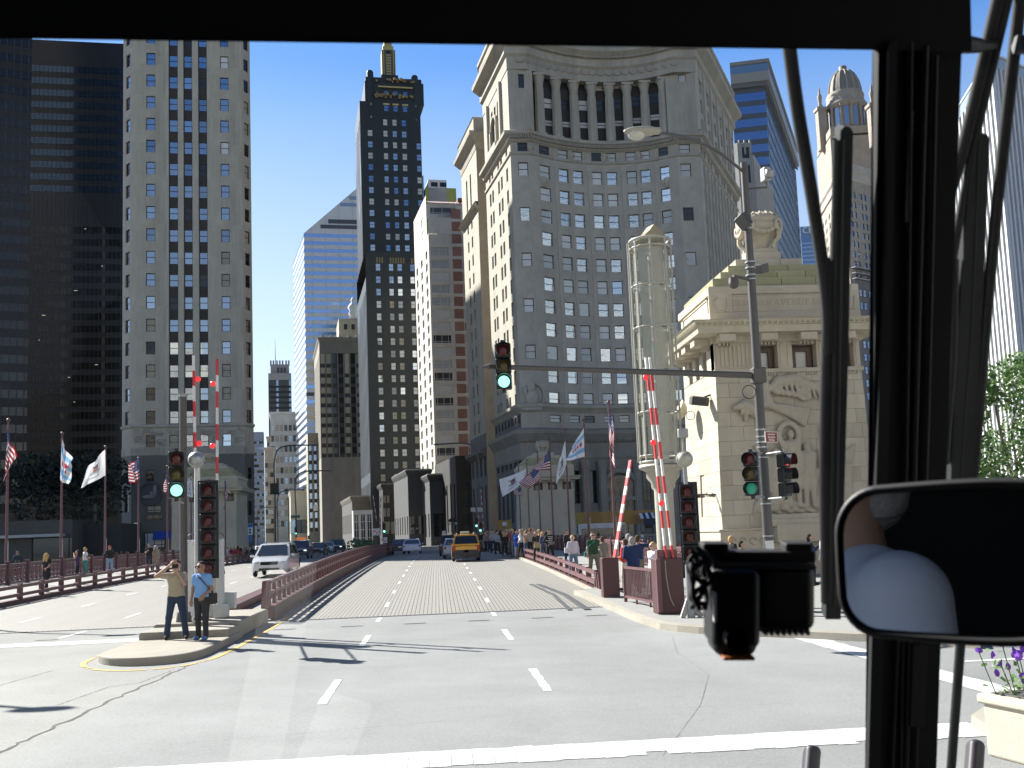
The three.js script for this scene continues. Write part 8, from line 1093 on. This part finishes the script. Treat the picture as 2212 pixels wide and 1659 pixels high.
car('car', 'pale silver sedan driving away in the middle of the shaded bridge end', 'car', road(891, 1196), PI, { ...SEDAN, m: paint(.50, .50, .62) });
car('car', 'dark car just left of the pale silver sedan', 'car', road(866, 1196.5), PI, { ...SEDAN, m: paint(.02, .022, .026) });
car('car', 'dark red four wheel drive ahead of the yellow taxi', 'car', road(973, 1200), PI, { ...SUV, m: paint(.06, .012, .014) });
car('car', 'light blue sedan between yellow taxi and dark red car', 'car', road(984, 1205), PI, { ...SEDAN, m: paint(.36, .40, .46) });
{ // bus on the cross street
  const A = onZ(1252, 140), B = onZ(1348, 140), L = len(A, B), t = thing('city_bus', 'white and blue city bus crossing behind the right pavement crowd', 'bus', [(A[0] + B[0]) / 2, 0, A[1]]); let g = G(); g.rbox(0, 1.75, 0, L, 2.8, 2.5, .15); g.mesh('body', M.white, t); g = G(); for (const [a, b] of [[-.48, -.2], [-.19, .08], [.09, .36]]) { const k = G(); k.rbox(L * (a + b) / 2, 2.0, 1.26, L * (b - a), 1.0, .04, .02); k.mesh('side_window', P.dark, t); } g.rbox(L * .44, 1.7, 1.26, L * .09, 2.2, .05, .02); g.mesh('door', P.dark, t); g = G(); g.rbox(0, .85, 1.26, L * .98, .5, .04, .02); g.mesh('blue_band', mat([.03, .06, .22], .5), t); for (const x of [-.3, .3]) { g = G(); g.at(new THREE.CylinderGeometry(.48, .48, .3, 18), x * L, .48, 1.15, PI / 2); g.mesh('wheel', RUB, t); }
}
// ---------- trees and planting ----------
function leafTree(name, label, pos, lobes, n, size, mats, seed, trunk) {
  const t = thing(name, label, 'tree', pos), r = rng(seed), gs = mats.map(() => ({ p: [], n: [] })), tmp = V3(0, 0, 0);
  for (let i = 0; i < n; i++) {
    const [cx, cy, cz, R0] = lobes[Math.floor(r() * lobes.length)], u = r() * 2 - 1, a = r() * 6.283, q = Math.sqrt(1 - u * u), rr = R0 * (.45 + .55 * Math.cbrt(r())) * (.85 + .3 * r()), c = V3(cx + q * Math.cos(a) * rr, cy + u * rr * .85, cz + q * Math.sin(a) * rr), s = size * (.6 + r() * .8), e1 = V3(r() - .5, r() - .5, r() - .5).normalize(), e2 = V3(r() - .5, r() - .2, r() - .5).cross(e1).normalize(), k = gs[Math.floor(r() * mats.length)];
    const p = (x, y) => [c.x + e1.x * x * s + e2.x * y * s, c.y + e1.y * x * s + e2.y * y * s, c.z + e1.z * x * s + e2.z * y * s], A = p(-1, 0), B = p(0, -.5), D = p(1, 0), E = p(0, .5); k.p.push(...A, ...B, ...D, ...A, ...D, ...E);
  }
  const all = gs.map(k => { const g = new THREE.BufferGeometry(); g.setAttribute('position', new THREE.Float32BufferAttribute(k.p, 3)); g.computeVertexNormals(); return g; });
  all.forEach((g, i) => kindStuff(put('crown', metreUV(g), mats[i], t)));
  const g = G(); for (const b of trunk) g.tube(b.slice(1), b[0], 7, 14); g.mesh('trunk', mat([.16, .14, .115], .9, { map: T.streak }), t); return t;
}
const leaf = (r, g, b) => new THREE.MeshPhysicalMaterial({ color: C(r, g, b), roughness: .85, transmission: .35, side: THREE.DoubleSide }), LV = [leaf(.08, .17, .035), leaf(.12, .23, .05), leaf(.055, .12, .03), leaf(.18, .27, .08)];
{
  const z = 52, b = dp(2190, 1150, z), L = (x, y, d = 0) => { const p = dp(x, y, z + d); return [p.x - b.x, p.y, p.z + z]; };
  leafTree('leafy_tree', 'green leafy tree with pale branches between the wiper rods at right', [b.x, 0, -z], [[...L(2095, 905), 1], [...L(2120, 850), .9], [...L(2085, 990), .9], [...L(2170, 830), 1.35], [...L(2210, 800, 2), 1.3], [...L(2130, 985, -1), 1.15], [...L(2185, 960, 1), 1.5], [...L(2230, 880), 1.6], [...L(2260, 970), 1.8], [...L(2140, 1060), 1.3], [...L(2210, 1060), 1.6], [...L(2100, 1010, 2), .8], [...L(2250, 780), 1.1], [...L(2300, 880), 2]], 7600, .15, LV, 5, [[.07, [0, 0, 0], L(2196, 1080), L(2178, 1000), L(2160, 930), L(2150, 870)], [.045, L(2196, 1080), L(2195, 1000), L(2185, 930), L(2200, 860)], [.04, L(2185, 1010), L(2215, 960), L(2230, 880)], [.04, L(2178, 1000), L(2145, 990), L(2125, 940)]]);
}
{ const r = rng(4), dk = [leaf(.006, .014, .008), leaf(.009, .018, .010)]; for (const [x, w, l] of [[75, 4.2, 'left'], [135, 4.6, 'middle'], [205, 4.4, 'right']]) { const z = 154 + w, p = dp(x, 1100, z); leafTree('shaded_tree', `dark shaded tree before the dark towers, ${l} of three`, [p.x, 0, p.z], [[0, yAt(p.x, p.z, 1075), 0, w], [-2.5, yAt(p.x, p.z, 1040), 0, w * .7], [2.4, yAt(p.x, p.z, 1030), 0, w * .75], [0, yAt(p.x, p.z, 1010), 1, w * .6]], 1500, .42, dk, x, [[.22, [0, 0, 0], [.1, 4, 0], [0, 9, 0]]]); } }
{ const p = onDeck(780, 1190), t = thing('median_hedge', 'low clipped green planting on the median beyond the bridge', 'hedge', [p.x, 0, -150]); const r = rng(2), g = G(); for (let i = 0; i < 500; i++) { const a = r() * 6; g.at(new THREE.PlaneGeometry(.34, .22), (r() - .5) * 2.6, .6 + r() * 1.5, (r() - .5) * 26, r() * 6, a, r() * 6); } kindStuff(g.mesh('foliage', LV[2], t)); const b = G(); b.rbox(0, .4, 0, 2.8, .8, 27, .05); b.mesh('bed_wall', M.grey, t); }
{ // flower planter on the corner
  const p = gp(2300, 1655, .14), t = thing('flower_planter', 'beige stone planter with purple petunias at the lower right', 'planter', [p.x, .14, p.z], .22); let g = G(); g.rbox(.15, .27, -.2, .9, .54, .75, .04); g.mesh('trough', M.ivory, t); g = G(); g.rbox(.15, .51, -.2, .97, .09, .82, .03); g.mesh('rim', M.ivory3, t); g = G(); g.rbox(.15, .535, -.2, .8, .06, .66, .02); g.mesh('soil', M.crack, t);
  const r = rng(19), lf = G(), fl = [G(), G()], sm = G(); for (let i = 0; i < 260; i++) { const x = -.32 + r() * .9, z = -.2 + (r() - .5) * .7, y = .56 + r() * r() * .42; lf.at(new THREE.PlaneGeometry(.05, .03), x, y, z, r() * 6, r() * 6, r() * 6); } for (let i = 0; i < 70; i++) { const x = -.36 + r() * 1.0, z = -.2 + (r() - .4) * .75, y = .66 + r() * .36 + (i < 6 ? .16 : 0); const c = new THREE.ConeGeometry(.036, .03, 7, 1, true); fl[i % 2].at(c, x, y, z, PI / 2 + (r() - .5) * 2, (r() - .5) * 3, 0); if (i % 2) sm.rod([x, y, z], [x * .8 + .03, .55, z * .8 - .04], .005, .005, 4); } kindStuff(lf.mesh('leaves', LV[1], t)); fl.forEach((f, i) => kindStuff(f.mesh('petunia', new THREE.MeshPhysicalMaterial({ color: i ? C(.16, .035, .42) : C(.24, .06, .52), roughness: .7, side: THREE.DoubleSide }), t))); kindStuff(sm.mesh('stems', LV[2], t));
}
{ // street lamps outside the left edge; the farther is added for its road shadow
  for (const [x, z, h, l] of [[-15.2, -24.6, 9.2, 'nearer'], [-17.6, -37, 9, 'farther']]) { const t = thing('street_lamp', `street lamp beyond the left picture edge, ${l} one`, 'street lamp', [x - 2.2, .15, z - 1.5]); const g = G(); g.tube([[0, 0, 0], [0, h * .6, 0], [.1, h - .6, 0], [1, h, .5], [2.2, h, 1.3]], .075, 7, 30); g.mesh('pole', M.pole, t); const k = G(); k.sph(2.5, h, 1.5, .5, .12, .24, 12); k.mesh('lamp_head', M.galv, t); }
}
// ---------- the bus that the picture is taken from ----------
{
  const eye = V3(0, EYE, 0), TN = .577, inBus = mat([.006, .006, .0065], .75), trim = mat([.008, .008, .009], .5), soft = mat([.016, .016, .018], .55);
  const sP = V3(0, EYE - .17, -1.1), nP = V3(0, -.5, .866);      // raked windscreen plane, normal to the inside
  const onPane = (vx, vy, off = 0) => { const d = sight(vx, vy), o = sP.clone().addScaledVector(nP, off), t = o.clone().sub(eye).dot(nP) / d.dot(nP); return eye.clone().addScaledVector(d, t); };
  const bus = thing('tour_bus', 'dark interior of the bus the picture is taken from, with windscreen frame and wipers', 'bus', [0, 0, 0]), pt = p => p.toArray();
  const rodP = (name, m, r, off, pts, par = bus, r2 = r) => { const g = G(); pts.length > 2 ? g.tube(pts.map(p => pt(onPane(p[0], p[1], off))), r, 8, 40) : g.rod(pt(onPane(...pts[0], off)), pt(onPane(...pts[1], off)), r, r2, 10); return g.mesh(name, m, par); };
  const slabP = (name, m, q, off, th, par = bus, rel = 0) => { // outline on the photograph, a plate of thickness th on the pane's plane
    const A = q.map(p => onPane(p[0], p[1], off)), B = A.map(p => p.clone().addScaledVector(nP, th)), g = G(), n = q.length; for (let i = 0; i < n; i++) { const j = (i + 1) % n; g.quad(pt(A[j]), pt(A[i]), pt(B[i]), pt(B[j])); } for (let i = 1; i < n - 1; i++) { g.quad(pt(B[0]), pt(B[i]), pt(B[i + 1]), pt(B[i + 1])); g.quad(pt(A[0]), pt(A[i + 1]), pt(A[i]), pt(A[i])); } return g.mesh(name, m, par);
  };
  slabP('header_panel', inBus, [[-900, 68], [0, 72], [1100, 79], [1900, 105], [2080, 108], [2070, -300], [-900, -300]], .005, .015);
  { const g = G(), a = onPane(-700, -150, .1), b = onPane(2050, -150, .1); g.bar([a.x, a.y + .12, a.z + .1], [b.x, b.y + .12, b.z + .1], .3, .1); g.mesh('header_trim', inBus, bus); }
  // pillar, with thin ribs added to catch light as streaks
  const pil = slabP('pillar', inBus, [[1885, 60], [2064, 60], [2042, 700], [2010, 1720], [1868, 1720], [1884, 1100]], .004, .012);
  slabP('pillar_bevel', trim, [[1912, 90], [1930, 90], [1918, 700], [1893, 1720], [1868, 1720], [1884, 1100], [1905, 600]], .016, .008, pil);
  for (const [q, w] of [[[[1968, 90], [1962, 700], [1946, 1720]], .0018], [[[2000, 100], [1986, 600], [1966, 1380], [1956, 1720]], .0026], [[[2022, 120], [2004, 900], [1976, 1720]], .002], [[[1940, 1380], [1925, 1720]], .002]]) rodP('pillar_rib', soft, w, .019, q, pil);
  slabP('grab_handle', soft, [[1966, 1385], [1998, 1385], [1990, 1560], [1960, 1560]], .017, .008, pil); slabP('pillar_clip', mat([.10, .10, .095], .5), [[1962, 250], [1972, 240], [1960, 480], [1953, 478]], .018, .002, pil);
  // wipers, outside the glass
  const wp = (name, arm, blade) => { const o = named(new THREE.Group(), 'wiper'); bus.add(o); if (blade) { slabP('wiper_blade', soft, blade, -.05, .014, o); } for (const [pts, r, m] of arm) rodP('wiper_arm', m ?? M.rubber, r, -.04, pts, o); return o; };
  wp('w', [[[[1700, 60], [1722, 230], [1755, 430], [1785, 640], [1790, 760]], .0062], [[[1790, 560], [1786, 700], [1780, 1000], [1783, 1300]], .005, soft], [[[1812, 300], [1806, 700], [1796, 1300]], .006, trim]], [[1803, 276], [1812, 268], [1824, 270], [1830, 280], [1822, 700], [1806, 1322], [1774, 1322], [1780, 900], [1790, 600]]);
  wp('w', [[[[2160, -20], [2075, 340], [2010, 560], [1998, 760]], .0058], [[[2182, -20], [2090, 380], [2058, 560]], .004, soft], [[[2060, 560], [2058, 760], [2040, 1000]], .005, soft], [[[2110, 300], [2094, 700], [2070, 1035]], .0045, trim]], [[2088, 292], [2098, 284], [2114, 284], [2122, 294], [2108, 640], [2088, 1020], [2040, 1030], [2052, 760], [2070, 480]]);
  wp('w', [[[[2206, -20], [2150, 480], [2108, 960], [2050, 1720]], .0055]], null);
  { const g = G(), a = onPane(2060, 94, -.02), b = onPane(2118, 99, -.03), c = onPane(2150, 98, -.035); g.rod(pt(a), pt(b), .009, .006, 10); g.rod(pt(b), pt(c), .0045, .0035, 8); g.mesh('wiper_pivot', trim, bus); const k = G(); k.rod(pt(onPane(2196, 96, -.03)), pt(onPane(2240, 98, -.03)), .008, .008, 10); k.mesh('wiper_pivot', trim, bus); }
  for (const [x, y, l] of [[1755, 1612, 'l'], [2108, 1600, 'r']]) { const a = dp(x, y, 1.75), b = dp(x - 12, 1760, 1.7), g = G(); g.rbox(0, 0, 0, .026, a.distanceTo(b), .03, .01); const m = g.mesh('corner_marker', mat([.05, .045, .052], .5), bus); m.position.copy(a).add(b).multiplyScalar(.5); m.quaternion.setFromUnitVectors(V3(0, 1, 0), a.clone().sub(b).normalize()); }  // rounded tips of further wiper blades, parked
  // glass, dashboard and cabin
  { const pane = (name, q) => { const A = q.map(([x, y]) => V3(x, y, sP.z + (y - sP.y) * TN)), g = G(); g.quad(...A.map(pt)); return g.mesh(name, new THREE.MeshPhysicalMaterial({ color: C(.97, .985, .98), transmission: 1, roughness: 0, thickness: 0, ior: 1.45 }), bus); }; pane('windscreen_pane', [[-1.25, EYE - .36], [1.15, EYE - .36], [1.15, EYE + .72], [-1.25, EYE + .72]]); }
  let g = G(); g.rbox(-.05, EYE - .62, -.95, 2.5, .2, .75, .05); g.mesh('dashboard', inBus, bus); g = G(); g.rbox(-.05, 1.15, -1.55, 2.55, 1.35, .3, .1); g.mesh('front_panel', inBus, bus);
  for (const [n, x, y, z, w, h, d] of [['roof_panel', -.05, EYE + .83, 2.0, 2.6, .06, 5.6], ['cabin_floor', -.05, .75, 2.0, 2.6, .06, 6.4], ['side_wall', -1.34, 1.9, 1.8, .05, 2.4, 6.2], ['side_wall', 1.26, 1.9, 2.3, .05, 2.3, 5], ['rear_wall', -.05, 1.9, 4.8, 2.6, 2.4, .05]]) { const k = G(); k.span(x - w / 2, x + w / 2, y - h / 2, y + h / 2, z - d / 2, z + d / 2); k.mesh(n, inBus, bus); }
  { const k = G(); k.rbox(-.235, EYE - .514, -.92, .07, .004, .36, .001, .12); const paper = k.mesh('paper_sheet', M.white, bus); const k2 = G(); k2.rbox(-.155, EYE - .512, -1.03, .07, .004, .16, .001, .35); k2.mesh('paper_sheet', M.white, bus); }
  // rear view mirror: an outline met with the mirror's own plane, which looks back at the driver
  const drv = V3(-.80, EYE - .02, -.22), m0 = dp(1880, 1195, .74), nM = eye.clone().sub(m0).normalize().add(drv.clone().add(V3(0, -.02, 0)).sub(m0).normalize()).normalize();
  const onM = (x, y, off) => { const d = sight(x, y), o = m0.clone().addScaledVector(nM, off), t = o.sub(eye).dot(nM) / d.dot(nM); return eye.clone().addScaledVector(d, t); };
  const out = (e) => { const q = [], x0 = 1800 + e, y0 = 1043 + e, x1 = 2420, y1 = 1386 - e, r = 95 - e * .6; const arc = (cx, cy, a0, a1) => { for (let i = 0; i <= 8; i++) { const a = a0 + (a1 - a0) * i / 8; q.push([cx + Math.cos(a) * r, cy + Math.sin(a) * r * 1.05]); } }; arc(x0 + r + 6, y0 + r + 12, PI, PI * 1.5); q.push([x1 - 200, y0 - 6], [x1, y0 + 30], [x1, y1 - 30], [x1 - 200, y1 + 6]); arc(x0 + r + 12, y1 - r - 14, PI * .5, PI); return q; };
  const mir = thing('rear_view_mirror', 'large rounded rear view mirror at the right showing the driver in a white shirt', 'mirror', pt(m0)), rel = p => p.sub(m0).toArray();
  const plate = (name, m, q, o0, o1) => { const A = q.map(p => rel(onM(p[0], p[1], o0))), B = q.map(p => rel(onM(p[0], p[1], o1))), k = G(), n = q.length; for (let i = 0; i < n; i++) { const j = (i + 1) % n; k.quad(B[j], B[i], A[i], A[j]); } const c = [0, 1, 2].map(i => B.reduce((s, p) => s + p[i], 0) / n); for (let i = 0; i < n; i++) k.quad(c, B[(i + 1) % n], B[i], B[i]); return k.mesh(name, m, mir); };
  plate('housing', trim, out(0), -.02, -.0005); { const k = G(), q = out(7).map(p => onM(p[0], p[1], 0).sub(m0)); const cv = new THREE.CatmullRomCurve3(q, true); k.add(new THREE.TubeGeometry(cv, 90, .0035, 8, true)); k.mesh('rim', soft, mir); } plate('mirror_glass', mat([.72, .74, .76], .015, { metalness: 1 }), out(15), -.0004, .0002);
  // device hung behind the windscreen
  const z = .80, sc = z / FL, dev = thing('dash_camera', 'black recording device hanging from the windscreen with lens and bracket', 'dash camera', pt(dp(1650, 1290, z))), q0 = camera.quaternion, box = (name, x0, x1, y0, y1, d0, d1, m, r = .004, par = dev) => { const p = dp((x0 + x1) / 2, (y0 + y1) / 2, z).sub(dev.position).addScaledVector(V3(0, 0, 1).applyQuaternion(q0), -(d0 + d1) / 2), k = G(); k.rbox(0, 0, 0, (x1 - x0) * sc, (y1 - y0) * sc, d1 - d0, r, 0, 0, 0, 3); const o = k.mesh(name, m, par); o.position.copy(p); o.quaternion.copy(q0); return o; };
  box('case', 1636, 1765, 1224, 1366, .0, .035, trim, .008); box('lens_block', 1535, 1640, 1228, 1400, -.008, .035, trim, .007); box('lens_chin', 1540, 1636, 1370, 1418, -.005, .03, soft, .012); box('bracket', 1520, 1765, 1192, 1216, .0, .02, inBus, .002); box('bracket_tab', 1519, 1575, 1174, 1198, .0, .02, inBus, .002); box('bracket_tab', 1697, 1757, 1174, 1198, .0, .02, inBus, .002); box('top_edge', 1545, 1763, 1220, 1230, -.004, .03, soft, .002); box('amber_strip', 1556, 1624, 1412, 1420, -.012, .02, mat([.30, .09, .02], .4), .002); for (let i = 0; i < 8; i++) box('vent_rib', 1650 + i * 13, 1657 + i * 13, 1358, 1372, -.003, .02, inBus, .001); box('indicator_strip', 1537, 1543, 1275, 1340, -.010, -.004, mat([.7, .7, .72], .3), .001);
  { const c = dp(1590, 1382, z - .014).sub(dev.position), k = G(); k.at(new THREE.CylinderGeometry(.0085, .0095, .01, 24), 0, 0, 0, PI / 2); const o = k.mesh('lens', mat([.004, .004, .005], .1), dev); o.position.copy(c); o.quaternion.copy(q0); const w = G(), rr = rng(6), b = dp(1512, 1240, z).sub(dev.position); for (let i = 0; i < 5; i++) w.tube(Array.from({ length: 6 }, (_, j) => [b.x + (rr() - .5) * .016, b.y - j * .009 + .02 + (rr() - .5) * .006, b.z + (rr() - .5) * .014]), .0022, 6, 24); w.at(new THREE.TorusGeometry(.011, .0018, 6, 20), b.x + .002, b.y + .006, b.z); kindStuff(w.mesh('coiled_cable', M.rubber, dev)); }
  // the driver, seen only in the mirror
  const d = person('bus driver in white shirt and glasses, seen only in the mirror', [drv.x - .03, drv.y - 1.535, drv.z - .03], PI, { cell: .014, h: 1.78, shirt: mat([.62, .66, .74], .9), pants: BLK, hair: HAIR.g, al: 'hold', ar: 'hold', sleeve: 1.1, glasses: true, w: 1.12 });
}
renderer.render(scene, camera);
